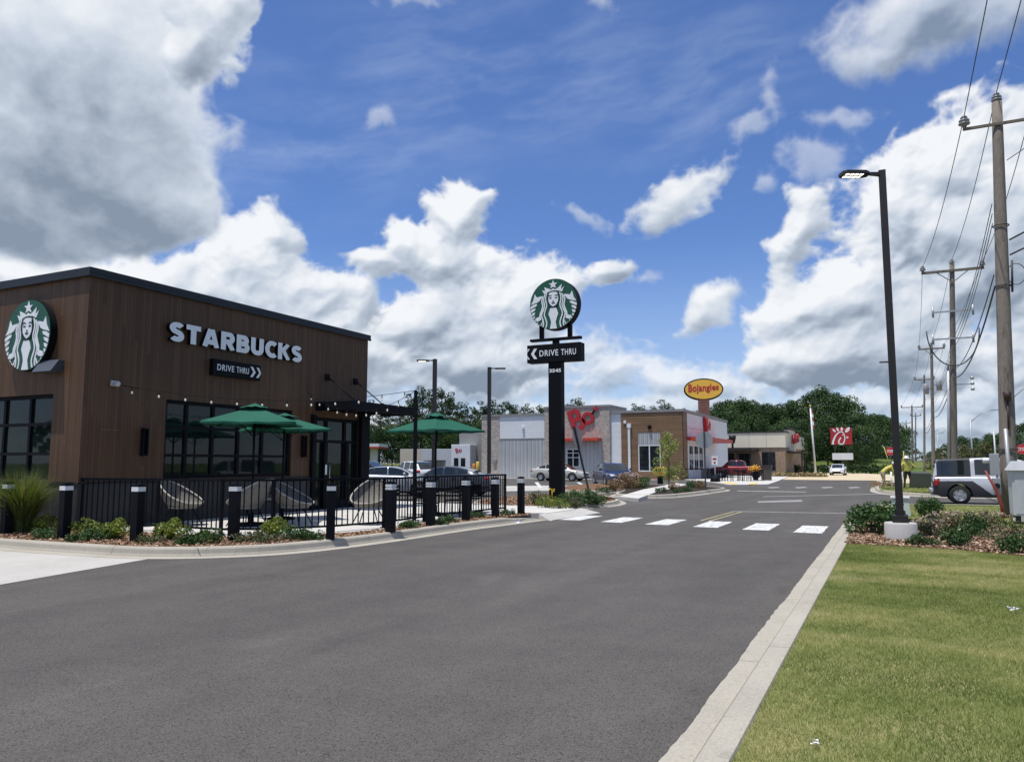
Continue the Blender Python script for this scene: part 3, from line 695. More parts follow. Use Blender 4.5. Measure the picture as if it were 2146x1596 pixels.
# ------------------------------------------------------------------ coffee shop
def holed(mb, o, u, W, H, holes, depth, mat=0):
    """upright wall from o along u, H high, with openings (a0,a1,b0,b1) and reveals going inwards; outward normal = u x z"""
    o = Vector(o); u = Vector(u); z = Vector((0, 0, 1)); n = u.cross(z)
    us = sorted({0, W, *[h[0] for h in holes], *[h[1] for h in holes]}); vs = sorted({0, H, *[h[2] for h in holes], *[h[3] for h in holes]})
    pt = lambda a, b, d=0: o + u * a + z * b - n * d
    for i in range(len(us) - 1):
        for j in range(len(vs) - 1):
            ca, cb = (us[i] + us[i + 1]) / 2, (vs[j] + vs[j + 1]) / 2
            if any(h[0] < ca < h[1] and h[2] < cb < h[3] for h in holes): continue
            mb.quad(pt(us[i], vs[j]), pt(us[i + 1], vs[j]), pt(us[i + 1], vs[j + 1]), pt(us[i], vs[j + 1]), mat)
    for (a0, a1, b0, b1) in holes:
        mb.quad(pt(a0, b0), pt(a1, b0), pt(a1, b0, depth), pt(a0, b0, depth), mat); mb.quad(pt(a0, b1), pt(a0, b1, depth), pt(a1, b1, depth), pt(a1, b1), mat)
        mb.quad(pt(a0, b0), pt(a0, b0, depth), pt(a0, b1, depth), pt(a0, b1), mat); mb.quad(pt(a1, b0), pt(a1, b1), pt(a1, b1, depth), pt(a1, b0, depth), mat)
def glazing(parent, o, u, a0, a1, b0, b1, cols, rows, recess, fmat, gmat, fw=.06, name='window', fd=.08):
    """framed glazing: window > pane; o,u as in holed()"""
    o = Vector(o) - parent.location; u = Vector(u); z = Vector((0, 0, 1)); n = u.cross(z); pt = lambda a, b, d: o + u * a + z * b - n * d
    mb = MB()
    def bb(x0, x1, y0, y1, d0, d1):
        vs = [pt(x, y, d) for d in (d0, d1) for y in (y0, y1) for x in (x0, x1)]
        mb.add(vs, [(0, 1, 3, 2), (4, 6, 7, 5), (0, 4, 5, 1), (2, 3, 7, 6), (0, 2, 6, 4), (1, 5, 7, 3)])
    e = .004
    bb(a0 + e, a0 + fw, b0 + e, b1 - e, recess, recess + fd); bb(a1 - fw, a1 - e, b0 + e, b1 - e, recess, recess + fd)
    bb(a0 + fw, a1 - fw, b0 + e, b0 + fw, recess + .002, recess + fd); bb(a0 + fw, a1 - fw, b1 - fw, b1 - e, recess + .002, recess + fd)
    for c in cols: bb(c - fw / 2, c + fw / 2, b0 + fw, b1 - fw, recess + .004, recess + fd)
    for r in rows:
        xs = [a0 + fw] + sorted(cols) + [a1 - fw]
        for i in range(len(xs) - 1):
            l = xs[i] + (fw / 2 if i else 0); rgt = xs[i + 1] - (fw / 2 if i < len(xs) - 2 else 0)
            bb(l, rgt, r - fw * .4, r + fw * .4, recess + .006, recess + fd)
    f = mb.build(name, fmat, parent)
    g = MB(); d = recess + fd * .6; g.quad(pt(a0 + .01, b0 + .01, d), pt(a1 - .01, b0 + .01, d), pt(a1 - .01, b1 - .01, d), pt(a0 + .01, b1 - .01, d))
    g.build('pane', gmat, f, fix=False)
    return f
GLASS = mat_glass('shop_glass', (.008, .014, .013), .3)
GLASSD = mat_glass('dark_glass', (.01, .013, .016), 0, .04)
BLOCK = mat_concrete('grey_block', (.036, .037, .038), (.062, .063, .062), joints=.4, stain=.3)
INT = P('interior_wall', [(.10, .09, .075), (.16, .14, .12)], 1.2, .8); INTG = P('interior_green', [(.02, .06, .045), (.03, .08, .06)], 2, .7); INTF = P('interior_floor', [(.07, .06, .05), (.1, .09, .08)], 2, .5)
XW, Y0, Y1, ZT = -15.6, 10.84, 20.92, 5.68
loc = Vector((XW, Y0, .15)); T = Matrix.Translation(-loc)
shop = thing('coffee_shop', 'brown timber clad coffee shop with dark parapet behind the fenced patio', 'building', loc)
W = lambda: MB(T)
win = (12.98 - Y0, 17.36 - Y0, 1.18 - .15, 3.08 - .15); door = (18.32 - Y0, 20.5 - Y0, 0.0, 2.95 - .15)
mb = W(); holed(mb, (XW, Y0, .15), (0, 1, 0), Y1 - Y0, ZT - .15, [win, door], .2)
# front face, looking at the camera; along +x from x=-30
fx0 = -30.0; fwin = (-19.95 - fx0, -16.62 - fx0, 1.18 - .15, 3.08 - .15); fwin2 = (-26 - fx0, -22 - fx0, 1.18 - .15, 3.08 - .15)
holed(mb, (fx0, Y0, .15), (1, 0, 0), XW - fx0, ZT - .15, [fwin, fwin2], .2)
holed(mb, (XW, Y1, .15), (-1, 0, 0), XW - fx0, ZT - .15, [], .2)
mb.quad((fx0, Y0, ZT - .3), (XW, Y0, ZT - .3), (XW, Y1, ZT - .3), (fx0, Y1, ZT - .3))
mb.quad((fx0, Y1, .15), (fx0, Y0, .15), (fx0, Y0, ZT), (fx0, Y1, ZT))
mb.build('wall', WOOD, shop)
mb = W()
for (a, b) in ((Y0, 18.28), (20.54, Y1 + .03)): mb.box(XW - .02, XW + .04, a - (.04 if a == Y0 else 0), b, .15, 1.14)
mb.box(fx0, XW + .0, Y0 - .04, Y0 + .02, .15, 1.14)
mb.box(XW - .02, XW + .055, Y0 - .055, 18.28, 1.10, 1.15); mb.box(fx0, XW - .02, Y0 - .055, Y0 + .02, 1.10, 1.15)
mb.build('plinth', BLOCK, shop, bevel=.006)
mb = W(); c = .07
mb.box(fx0, XW + c, Y0 - c, Y0 + .3, ZT, ZT + .15); mb.box(XW - .3, XW + c, Y0 + .3, Y1 + c, ZT, ZT + .15); mb.box(fx0, XW - .3, Y1 - .3, Y1 + c, ZT, ZT + .15)
mb.box(fx0, XW + c + .015, Y0 - c - .015, Y0 - c, ZT - .05, ZT + .02); mb.box(XW + c, XW + c + .015, Y0 - c, Y1 + c, ZT - .05, ZT + .02)
mb.build('parapet_cap', CAPM, shop, bevel=.012)
glazing(shop, (XW, Y0, .15), (0, 1, 0), *win, [13.66 - Y0, 14.5 - Y0, 15.38 - Y0, 16.26 - Y0], [2.43 - .15, 1.74 - .15], .06, NAVY, GLASS, .085)
glazing(shop, (fx0, Y0, .15), (1, 0, 0), *fwin, [-17.5 - fx0, -18.45 - fx0], [2.42 - .15, 1.76 - .15], .06, NAVY, GLASS, .08)
glazing(shop, (fx0, Y0, .15), (1, 0, 0), *fwin2, [-24 - fx0], [2.42 - .15], .06, NAVY, GLASS, .08)
f = glazing(shop, (XW, Y0, .15), (0, 1, 0), *door, [18.95 - Y0, 19.85 - Y0], [2.22 - .15], .03, NAVY, GLASS, .11, 'entrance')
mb = W(); mb.box(XW - .08, XW + .03, 18.80, 18.95, .16, 2.2); mb.box(XW - .08, XW + .03, 19.85, 20.0, .16, 2.2); mb.box(XW - .08, XW + .032, 18.95, 19.85, .16, .42)
mb.box(XW - .08, XW + .034, 18.95, 19.85, 1.10, 1.16)
dr = mb.build('door', NAVY, shop); mb = W(); mb.tube([(XW + .03, 18.99, .95), (XW + .09, 18.99, .95), (XW + .09, 18.99, 1.5), (XW + .03, 18.99, 1.5)], .014, 6); mb.build('handle', P('steel', [(.5, .5, .5), (.4, .4, .4)], 5, .3, metal=1), dr)
# dark steel portal beside the door and the flat canopy with its tie rods
mb = W(); mb.box(XW + .0, XW + .12, 18.16, 18.32, .15, 3.0); mb.build('portal_post', NAVY, shop, bevel=.008)
mb = W(); mb.box(XW, XW + .14, 20.5, Y1 + .02, .15, 3.13); mb.build('portal_post', NAVY, shop, bevel=.008)
CX1, CY0, CY1, CZ = -14.25, 18.36, 21.75, 3.13
mb = W()
mb.box(XW + .002, CX1, CY0, CY0 + .07, CZ, CZ + .27); mb.box(XW + .002, CX1, CY1 - .07, CY1, CZ, CZ + .27); mb.box(CX1 - .07, CX1 + .003, CY0 + .07, CY1 - .07, CZ, CZ + .272)
mb.box(XW + .002, CX1 - .07, CY0 + .07, CY1 - .07, CZ + .13, CZ + .19)
for k in range(4): mb.box(XW + .01, CX1 - .08, CY0 + .6 + k * .65, CY0 + .66 + k * .65, CZ + .01, CZ + .12)
cn = mb.build('canopy', NAVY, shop, bevel=.006)
for y in (18.86, 20.26):
    mb = W(); mb.tube([(XW + .05, y, 4.2), (CX1 - .25, y, CZ + .3)], .018, 6); mb.box(XW + .001, XW + .05, y - .09, y + .09, 4.1, 4.3); mb.box(CX1 - .3, CX1 - .2, y - .03, y + .03, CZ + .2, CZ + .32)
    mb.build('tie_rod', NAVY, cn)
def sconce(y, z0, z1):
    mb = W(); mb.box(XW + .001, XW + .03, y - .06, y + .06, z0, z1); mb.box(XW + .03, XW + .11, y - .075, y - .045, z0, z1); mb.box(XW + .03, XW + .11, y + .045, y + .075, z0, z1)
    mb.box(XW + .03, XW + .11, y - .045, y + .045, z1 - .04, z1); mb.box(XW + .03, XW + .11, y - .045, y + .045, z0, z0 + .04)
    mb.build('wall_light', NAVY, shop)
sconce(12.38, 1.72, 2.36); sconce(17.84, 1.72, 2.36)
mb = W()
LX0, LX1 = -16.98, -16.32                        # wedge-shaped wall pack on the front
mb.add([(LX0, Y0, 3.55), (LX1, Y0, 3.55), (LX1, Y0, 3.82), (LX0, Y0, 3.82), (LX0, Y0 - .3, 3.55), (LX1, Y0 - .3, 3.55), (LX1, Y0 - .12, 3.82), (LX0, Y0 - .12, 3.82)],
       [(0, 3, 2, 1), (4, 5, 6, 7), (0, 1, 5, 4), (3, 7, 6, 2), (0, 4, 7, 3), (1, 2, 6, 5)]); mb.build('wall_pack', P('wallpack_metal', [(.05, .058, .075), (.06, .07, .09)], 2, .45), shop, bevel=.01)
# interior seen through the glass
mb = W(); mb.box(-24.5, -24.4, Y0 + .3, Y1 - .3, .15, 3.6, 0); mb.box(-24.4, XW - .25, Y1 - .5, Y1 - .4, .15, 3.6, 1); mb.box(-29, XW - .22, Y0 + .22, Y1 - .3, .12, .16, 2); mb.box(-29, XW - .22, Y0 + .22, Y1 - .3, 3.5, 3.6, 3)
mb.box(-21.4, -20.6, 13.2, 19, .16, 1.2, 1); mb.box(-24.3, -24.2, 12.5, 15, 1.5, 2.8, 1)
for (x, y) in ((-17, 14), (-17.4, 16), (-18.5, 12.6), (-18.6, 17.6)):
    mb.box(x - .35, x + .35, y - .35, y + .35, .85, .9, 4); mb.box(x - .04, x + .04, y - .04, y + .04, .16, .85, 3)
mb.build('interior', [INT, INTG, INTF, NAVY, P('table_wood', [(.2, .12, .07), (.28, .17, .1)], 3, .5)], shop)
WARM = mat_emit('warm_lamp', (1, .72, .38), 5)
for (x, y, z) in ((-16.8, 13.25, 2.78), (-16.9, 13.9, 2.82), (-17.6, 13.5, 2.3), (-18.4, 14.6, 2.5), (-19.5, 15.9, 2.6), (-18.2, 18.9, 2.7)):
    mb = W(); mb.sphere((x, y, z), .045, 8, 6); mb.build('pendant_lamp', WARM, shop)
# horizontal scuff on the cladding, small camera
mb = W(); mb.box(XW + .001, XW + .003, 11.3, 11.72, 2.28, 2.295); mb.build('scuff', P('scuff', [(.2, .13, .09), (.14, .09, .06)], 30, .9), shop)
cm = thing('security_camera', 'small white dome camera on the timber wall near the shop corner', 'camera', (XW + .0, 11.52, 3.33))
mb = MB(); mb.box(.001, .05, -.06, .06, -.06, .06); mb.tube([(.05, 0, 0), (.14, 0, 0)], .03, 8); mb.sphere((.17, 0, -.02), .065, 10, 8); mb.build('housing', P('camera_white', [(.55, .56, .56), (.4, .41, .41)], 8, .5), cm)

# ---------------- signs
def pxl(L_): return [((x - 582) / 418.0, (540 - y) / 437.0) for (x, y) in L_]
def band(pts, w0, w1):
    """ribbon outline along a smoothed line"""
    c = [(p.x, p.y) for p in spline(pts, .05)]; n = len(c); l = []; r = []
    for i in range(n):
        a = c[max(0, i - 1)]; b = c[min(n - 1, i + 1)]; d = math.hypot(b[0] - a[0], b[1] - a[1]) or 1; nx, ny = -(b[1] - a[1]) / d, (b[0] - a[0]) / d
        w = (w0 + (w1 - w0) * i / (n - 1)) / 2; l.append((c[i][0] + nx * w, c[i][1] + ny * w)); r.append((c[i][0] - nx * w, c[i][1] - ny * w))
    return l, r
def emblem(parent, r, thick, edge=None):
    """round green sign: drum edge, green face, raised white figure and dark lines; centre at the parent's origin, facing -y"""
    n = 64; circ = [(r * math.cos(2 * math.pi * k / n), r * math.sin(2 * math.pi * k / n)) for k in range(n)]
    mb = MB(); mb.plate(circ, 0, thick, 0); mb.build('drum', edge or NAVY, parent, bevel=0)
    mb = MB(); mb.plate([(x * .985, z * .985) for x, z in circ], -.012, -.001, 0); mb.build('face', GREEN, parent)
    mb = MB(); Z0 = [-.026]
    def inside(p): 
        q = math.hypot(*p); return p if q < .975 else (p[0] * .975 / q, p[1] * .975 / q)
    def shape(pts, raw=False):
        pts = pts if raw else pxl(pts); mb.plate([(inside(p)[0] * r, inside(p)[1] * r) for p in pts], Z0[0], -.0125)
    def rib(pts, w0, w1, raw=False):
        l, rr_ = band(pts if raw else pxl(pts), w0, w1)
        l = [inside(p) for p in l]; rr_ = [inside(p) for p in rr_]
        for i in range(len(l) - 1): mb.plate([(p[0] * r, p[1] * r) for p in (l[i], l[i + 1], rr_[i + 1], rr_[i])], Z0[0] - .0001 * (i % 2), -.0125)
    mir = lambda L_: [(1164 - x, y) for x, y in L_]
    shape([(580, 122), (598, 178), (657, 178), (612, 214), (632, 266), (582, 240), (532, 266), (548, 214), (503, 178), (562, 178)])
    shape([(430, 364), (384, 284), (442, 302), (424, 236), (496, 266), (548, 292), (582, 268), (616, 292), (668, 266), (732, 210), (718, 302), (776, 250), (736, 340), (676, 316), (600, 305), (540, 309), (484, 328)])
    for s in (lambda q: q, mir):
        shape(s([(255, 340), (288, 402), (398, 384), (336, 470), (296, 490), (182, 520), (226, 450)]))
        for q in ([(172, 556), (235, 520), (298, 512), (286, 548), (172, 600)], [(170, 622), (220, 596), (270, 586), (256, 622), (176, 664)], [(180, 690), (215, 668), (262, 656), (250, 696), (192, 730)],
                  [(204, 750), (230, 732), (258, 722), (250, 760), (222, 782)], [(236, 800), (268, 780), (282, 812), (258, 832)], [(272, 846), (296, 828), (312, 852), (290, 872)], [(312, 884), (328, 866), (344, 882), (334, 904)]): shape(s(q))
        shape(s([(262, 764), (352, 732), (372, 786), (342, 806), (296, 820)]))
        rib(s([(398, 398), (380, 470), (396, 560), (376, 640), (352, 700), (352, 745)]), .04, .07)
        rib(s([(432, 366), (412, 450), (428, 560), (404, 640), (376, 715), (398, 800), (410, 870), (386, 950)]), .042, .05)
        rib(s([(468, 342), (446, 440), (466, 560), (436, 650), (424, 720), (452, 800), (466, 870), (440, 968)]), .042, .05)
        rib(s([(392, 830), (372, 880), (344, 918)]), .035, .04)
    shape([(500, 352), (540, 334), (582, 329), (624, 334), (664, 352), (672, 440), (662, 505), (630, 553), (582, 583), (536, 553), (504, 505), (494, 440)])
    shape([(532, 606), (632, 606), (650, 650), (668, 710), (640, 780), (622, 850), (646, 976), (518, 976), (544, 850), (526, 780), (496, 710), (514, 650)])
    mb.build('white_figure', SIGNW, parent)
    mb = MB(); Z0[0] = -.032
    for s in (lambda q: q, mir):
        rib(s([(498, 402), (524, 386), (556, 396)]), .03, .03); shape(s([(502, 436), (522, 420), (552, 428), (558, 442), (528, 440)]))
        rib(s([(504, 352), (484, 440), (500, 540), (526, 592)]), .03, .03)
    shape([(572, 480), (594, 480), (600, 492), (582, 498), (566, 492)]); shape([(548, 514), (582, 508), (616, 514), (600, 530), (582, 534), (564, 530)])
    rib([(520, 584), (582, 596), (644, 584)], .03, .03)
    mb.build('dark_line', SIGND, parent)
lg = thing('round_wall_sign', 'round green and white emblem sign on the left timber face', 'sign', (-17.42, Y0 - .16, 4.43)); emblem(lg, .82, .155)
wl = thing('letter_sign', 'large raised white letters STARBUCKS across the timber wall', 'sign', (XW, 12.86, 4.49), R(90))
# heavy block capitals drawn stroke by stroke (unit height)
def arc(cx, cz, rx, rz, a0, a1, n=14): return [(cx + rx * math.cos(R(a0 + (a1 - a0) * k / n)), cz + rz * math.sin(R(a0 + (a1 - a0) * k / n))) for k in range(n + 1)]
SW = .27
GL = {'S': (.70, [arc(.36, .715, .225, .155, 28, 180) + arc(.36, .715, .225, .2, 190, 262, 6) + arc(.345, .285, .22, .205, 82, 10, 6) + arc(.345, .285, .22, .155, 0, -152)]),
      'T': (.72, [[(0, .875), (.72, .875)], [(.36, .75), (.36, 0)]]), 'A': (.88, [[(.13, 0), (.40, 1)], [(.75, 0), (.48, 1)], [(.22, .28), (.66, .28)]]),
      'R': (.76, [[(.135, 0), (.135, 1)], [(.27, .875), (.42, .875)] + arc(.42, .67, .185, .205, 85, -85, 12) + [(.27, .465)], [(.40, .46), (.64, 0)]]),
      'B': (.74, [[(.135, 0), (.135, 1)], [(.27, .88), (.39, .88)] + arc(.39, .705, .17, .175, 85, -85, 10) + [(.27, .53)], [(.27, .50), (.42, .50)] + arc(.42, .31, .19, .19, 85, -85, 10) + [(.27, .12)]]),
      'U': (.76, [[(.135, 1), (.135, .36)] + arc(.38, .36, .245, .235, 180, 360, 16)[1:] + [(.625, 1)]]), 'C': (.72, [arc(.44, .5, .305, .375, 48, 312, 22)]),
      'K': (.80, [[(.135, 0), (.135, 1)], [(.24, .46), (.64, 1)], [(.34, .56), (.68, 0)]])}
def stroke(mb, pts, w, y0, y1, sx, sz):
    n = len(pts); l = []; r = []
    for i in range(n):
        a = pts[max(0, i - 1)]; b = pts[min(n - 1, i + 1)]; d = math.hypot(b[0] - a[0], b[1] - a[1]) or 1; nx, nz = -(b[1] - a[1]) / d * w / 2, (b[0] - a[0]) / d * w / 2
        l.append(((pts[i][0] + nx) * sx, max(0, min(1, pts[i][1] + nz)) * sz)); r.append(((pts[i][0] - nx) * sx, max(0, min(1, pts[i][1] - nz)) * sz))
    mb.plate(l + r[::-1], y0, y1, 0, 1)
x = 0; gap = .055; sc = (4.68 - gap * 8) / sum(GL[c][0] for c in 'STARBUCKS')
for ch in 'STARBUCKS':
    w_, strokes = GL[ch]; mb = MB()
    for k, p_ in enumerate(strokes): stroke(mb, p_, SW if ch not in 'AK' or k == 0 and ch == 'K' else SW * .96, -.135 - .0012 * k, -.03, sc, .475)
    o = mb.build('letter', [SIGNW, NAVY], wl); o.location = (x, 0, 0); x += w_ * sc + gap
def text_part(name, body, h, parent, at, mat, extrude=.008, bold=.012, width=None, spacing=1.0, shear=0):
    v_, f_, w_ = text_mesh(body, h, extrude, bold, width, spacing); me = bpy.data.meshes.new(name)
    me.from_pydata([(p[0] + at[0] + shear * p[2], p[1] + at[1], p[2] + at[2]) for p in v_], [], f_); me.materials.append(mat); return link(name, me, parent)
def chev(mb, x, z, w, h, t, sgn):
    """chevron outline pointing along sgn"""
    p = [(x, z), (x + t, z), (x + t + w, z + h / 2), (x + t, z + h), (x, z + h), (x + w, z + h / 2)]
    if sgn < 0: p = [(2 * x + w + t - a, b) for a, b in p]
    mb.plate(p, -.009, -.0005)
dt = thing('drive_thru_sign', 'dark box sign reading DRIVE THRU with white arrows on the timber wall', 'sign', (XW, 14.24, 3.8), R(90))
mb = MB(); mb.box(0, 1.66, -.14, -.001, 0, .42); mb.build('box', NAVY, dt, bevel=.01)
text_part('lettering', 'DRIVE', .16, dt, (.13, -.1405, .135), SIGNW, .006, .008, .57, 1.15); text_part('lettering', 'THRU', .16, dt, (.78, -.1405, .135), SIGNW, .006, .008, .44, 1.15)
mb = MB(Matrix.Translation((0, -.141, 0))); chev(mb, 1.27, .07, .11, .28, .085, 1)
mb.plate([(1.49, .07), (1.575, .07), (1.655, .19), (1.655, .23), (1.575, .35), (1.49, .35), (1.6, .21)], -.009, -.0005); mb.build('arrow', SIGNW, dt)

# pylon sign on its island
py = thing('pylon_sign', 'tall black roadside pylon with round green emblem and DRIVE THRU box', 'sign', G(1166, 1046, .14))
mb = MB(); mb.box(-.25, .29, -.16, .22, 0, 5.4); mb.box(-.34, .38, -.25, .31, 0, .05); mb.build('post', NAVY, py, bevel=.012)
mb = MB(); mb.box(-1.15, 1.15, -.22, .24, 5.4, 6.12); mb.build('cabinet', NAVY, py, bevel=.015)
text_part('lettering', 'DRIVE', .24, py, (-.6, -.221, 5.64), SIGNW, .006, .008, .81, 1.12); text_part('lettering', 'THRU', .24, py, (.33, -.221, 5.64), SIGNW, .006, .008, .63, 1.12)
mb = MB(Matrix.Translation((0, -.221, 0))); chev(mb, -.97, 5.55, .14, .42, .13, -1); mb.plate([(-1.12, 5.55), (-1.02, 5.55), (-1.14, 5.70)] , -.009, -.0005); mb.plate([(-1.12, 5.97), (-1.02, 5.97), (-1.14, 5.82)], -.009, -.0005); mb.build('arrow', SIGNW, py)
text_part('number', '3545', .14, py, (-.2, -.161, 4.98), SIGNW, .006, .03, .5)
mb = MB(); mb.box(-1.08, 1.1, -.1, .12, 6.28, 6.38); mb.box(-.1, .14, -.08, .1, 6.12, 6.28); mb.box(-.68, -.52, -.06, .1, 6.38, 7.0); mb.box(.54, .7, -.06, .1, 6.38, 7.0); mb.build('frame', NAVY, py, bevel=.006)
em = MB(); 
class _E: pass
emp = bpy.data.objects.new('emblem', None); COL.objects.link(emp); emp.parent = py; emp.location = (0, -.18, 7.72); emp.empty_display_size = .2
emblem(emp, 1.03, .4)

# ---------------- patio fence
fence = thing('patio_fence', 'low black metal railing with upright balusters around the coffee patio', 'fence', (XW, 11.0, .15))
FP = [(-15.58, 10.93), (-13.7, 11.3), (-11.78, 11.2), (-10.95, 11.72), (-10.35, 12.75), (-10.0, 14.1), (-10.17, 16.0), (-10.15, 18.0), (-10.05, 20.15)]
TF = Matrix.Translation(-fence.location)
for i, p in enumerate(FP):
    mb = MB(TF); w = .028; a = Vector((p[0], p[1], .15)); mb.box(p[0] - w, p[0] + w, p[1] - w, p[1] + w, .15, 1.2); mb.box(p[0] - .06, p[0] + .06, p[1] - .06, p[1] + .06, .15, .165)
    mb.build('post', NAVY, fence)
for i in range(len(FP) - 1):
    a = Vector((*FP[i], 0)); b = Vector((*FP[i + 1], 0)); L_ = (b - a).length; d = (b - a) / L_
    mb = MB(TF); mb.bar(a + Vector((0, 0, 1.215)) - d * .03, b + Vector((0, 0, 1.215)) + d * .03, .06, .045); mb.build('top_rail', NAVY, fence)
    mb = MB(TF); mb.bar(a + Vector((0, 0, .27)) + d * .03, b + Vector((0, 0, .27)) - d * .03, .04, .04); mb.build('bottom_rail', NAVY, fence)
    n = round(L_ / .135); mb = MB(TF)
    for k in range(1, n):
        q = a + d * (L_ * k / n); mb.box(q.x - .0095, q.x + .0095, q.y - .0095, q.y + .0095, .285, 1.195)
    mb.build('baluster_panel', NAVY, fence)

# ---------------- bollards
LBAND = P('light_band', [(.72, .74, .74), (.6, .62, .62)], 6, .4)
def bollard(lab, two):
    t = thing('bollard', lab, 'bollard', (0, 0, 0), 0, 'square bollards along the kerb'); w = .08
    mb = MB(); mb.box(-w, w, -w, w, 0, .9 if not two else .86); mb.build('post', NAVY, t, bevel=.006)
    if two:
        mb = MB(); mb.box(-w + .01, w - .01, -w + .01, w - .01, .86, .98); mb.box(-w - .004, w + .004, -w - .004, w + .004, .87, .905); mb.box(-w - .004, w + .004, -w - .004, w + .004, .93, .965); mb.build('light_band', LBAND, t)
    else:
        mb = MB(); mb.box(-w - .003, w + .003, -w - .003, w + .003, .9, .98); mb.build('light_band', LBAND, t)
    mb = MB(); mb.box(-w, w, -w, w, .983, 1.02); mb.box(-w * .7, w * .7, -w * .7, w * .7, 1.02, 1.035); mb.build('cap', NAVY, t, bevel=.006)
    return t
BP = [(12, 1118), (133, 1128), (285, 1135), (489, 1133), (692, 1130), (818, 1115), (902, 1101), (976, 1090), (1038, 1083), (1092, 1077)]
BL_ = ['black bollard at the far left, in front of the tall ornamental grass', 'black bollard just left of where the patio railing starts', 'black bollard standing before the yellow-green shrubs at the railing', 'black bollard before the two facing wicker lounge chairs',
       'black bollard with a wide white band, right of the curved kerb scuffs', 'black two-striped bollard in front of the dark post with string lights', 'black two-striped bollard under the right green umbrella', 'black two-striped bollard third from the railing end',
       'black two-striped bollard just before the end of the railing', 'black two-striped bollard standing alone beyond the end of the railing']
b1 = bollard(BL_[0], False); b2_ = bollard(BL_[5], True)
for i, (u, v) in enumerate(BP):
    src = b1 if i < 5 else b2_; p = G(u, v, .142); rz = R((0, 0, 4, 18, 40, 0, 0, 0, 0, 0)[i])
    if i in (0, 5): src.location = p; src.rotation_euler = (0, 0, rz)
    else: dup(src, p, rz, BL_[i])

# ---------------- umbrellas
CANV = P('green_canvas', [(.012, .085, .055), (.016, .105, .068)], 2.2, .75, .2, 40, spec=.2)
def umbrella(lab, loc, rz, half, zt, zr):
    t = thing('patio_umbrella', lab, 'umbrella', loc, rz, 'green patio umbrellas')
    mb = MB(); mb.tube([(0, 0, 0), (0, 0, zt + .02)], .026, 10); mb.build('pole', NAVY, t)
    mb = MB(); mb.lathe([(0, .0), (.33, .0), (.33, .045), (.3, .06), (.06, .09), (.05, .28), (0, .28)], 20); mb.build('base', NAVY, t)
    def cano(r0, r1, z0, z1, sag, drape):
        mb = MB(); n = 12; m = 7; rows = []
        for j in range(m + 1):
            f = j / m; rw = []
            for s in range(4):
                a0 = Vector((math.cos(s * math.pi / 2), math.sin(s * math.pi / 2), 0)); a1 = Vector((math.cos((s + 1) * math.pi / 2), math.sin((s + 1) * math.pi / 2), 0))
                for k in range(n):
                    g = k / n; q = a0.lerp(a1, g); rr_ = r0 + (r1 - r0) * f; bow = 1 - .06 * math.sin(math.pi * g) * f
                    z = z0 + (z1 - z0) * (f ** .92) - sag * math.sin(math.pi * g) * f * (1 - .2 * f) + (.05 * math.sin(math.pi * g) * f ** 3) + .008 * math.sin(g * 19 + s) * f
                    rw.append((q.x * rr_ * bow, q.y * rr_ * bow, z))
            rows.append(rw)
        c = len(rows[0]); vs = [p for rw in rows for p in rw]
        fs = [(j * c + k, j * c + (k + 1) % c, (j + 1) * c + (k + 1) % c, (j + 1) * c + k) for j in range(m) for k in range(c)]
        mb.add(vs, fs, 0, True)
        if drape: mb.add([p for p in rows[-1]] + [(p[0] * 1.003, p[1] * 1.003, p[2] - .045) for p in rows[-1]], [(k, (k + 1) % c, c + (k + 1) % c, c + k) for k in range(c)], 0, True)
        return mb
    cn = cano(.02, half, zt - .04, zr, .07, True).build('canopy', CANV, t, fix=False)
    cano(.01, half * .30, zt + .025, zt - (zt - zr) * .235, .02, False).build('vent', CANV, cn, fix=False)
    for s in range(4):
        a = s * math.pi / 2; mb = MB(); c_, s_ = math.cos(a), math.sin(a)
        mb.tube([(.03 * c_, .03 * s_, zt - .07), (half * .98 * c_, half * .98 * s_, zr - .02)], .011, 5); mb.tube([(.04 * c_, .04 * s_, zr - .28), (half * .5 * c_, half * .5 * s_, (zt + zr) / 2 - .06)], .01, 5); mb.build('rib', NAVY, t)
    return t
umbrella('large green umbrella nearest the shop window, tilting over lounge chairs', G(526, 1101, .15), R(-8), 1.40, 2.74, 2.30)
umbrella('green umbrella half hidden behind the nearer umbrella at the shop window', G(590, 1088, .15), R(10), 1.34, 2.64, 2.24)
umbrella('green umbrella standing apart by the dark dining set near the railing end', G(912, 1079, .15), R(29), 1.34, 2.76, 2.28)

# ---------------- string lights and their post
pp = G(868, 1090, .15); pt_ = thing('light_post', 'slim square black post holding the string lights at the railing', 'post', pp)
mb = MB(); mb.box(-.035, .035, -.035, .035, 0, 3.2); mb.box(-.09, .09, -.09, .09, 0, .015); mb.build('shaft', NAVY, pt_); mb = MB(); mb.tube([(0, 0, 3.2), (0, 0, 3.24), (.04, 0, 3.26)], .01, 5); mb.build('hook', NAVY, pt_)
BULB = mat_emit('bulb_glass', (.72, .69, .6), .1)
def string(lab, a, b, sag, n, t0=0.0):
    t = thing('string_lights', lab, 'string lights', a, 0, 'string lights over the patio'); a = Vector(a); b = Vector(b)
    f = lambda s: (b - a) * s - Vector((0, 0, sag * 4 * s * (1 - s)))
    mb = MB(); mb.tube([f(k / 24) for k in range(25)], .007, 5); mb.build('cable', NAVY, t)
    for k in range(n):
        s = t0 + (1 - t0) * (k + .5) / n; q = f(s)
        mb = MB(); mb.tube([q, q - Vector((0, 0, .09))], .012, 6, 0); mb.lathe([(.0, -.09), (.012, -.09), (.023, -.12), (.02, -.145), (0, -.155)], 8, 1, True, (q.x, q.y, q.z)); mb.build('bulb', [NAVY, BULB], t)
top = Vector((pp.x, pp.y, 3.36))
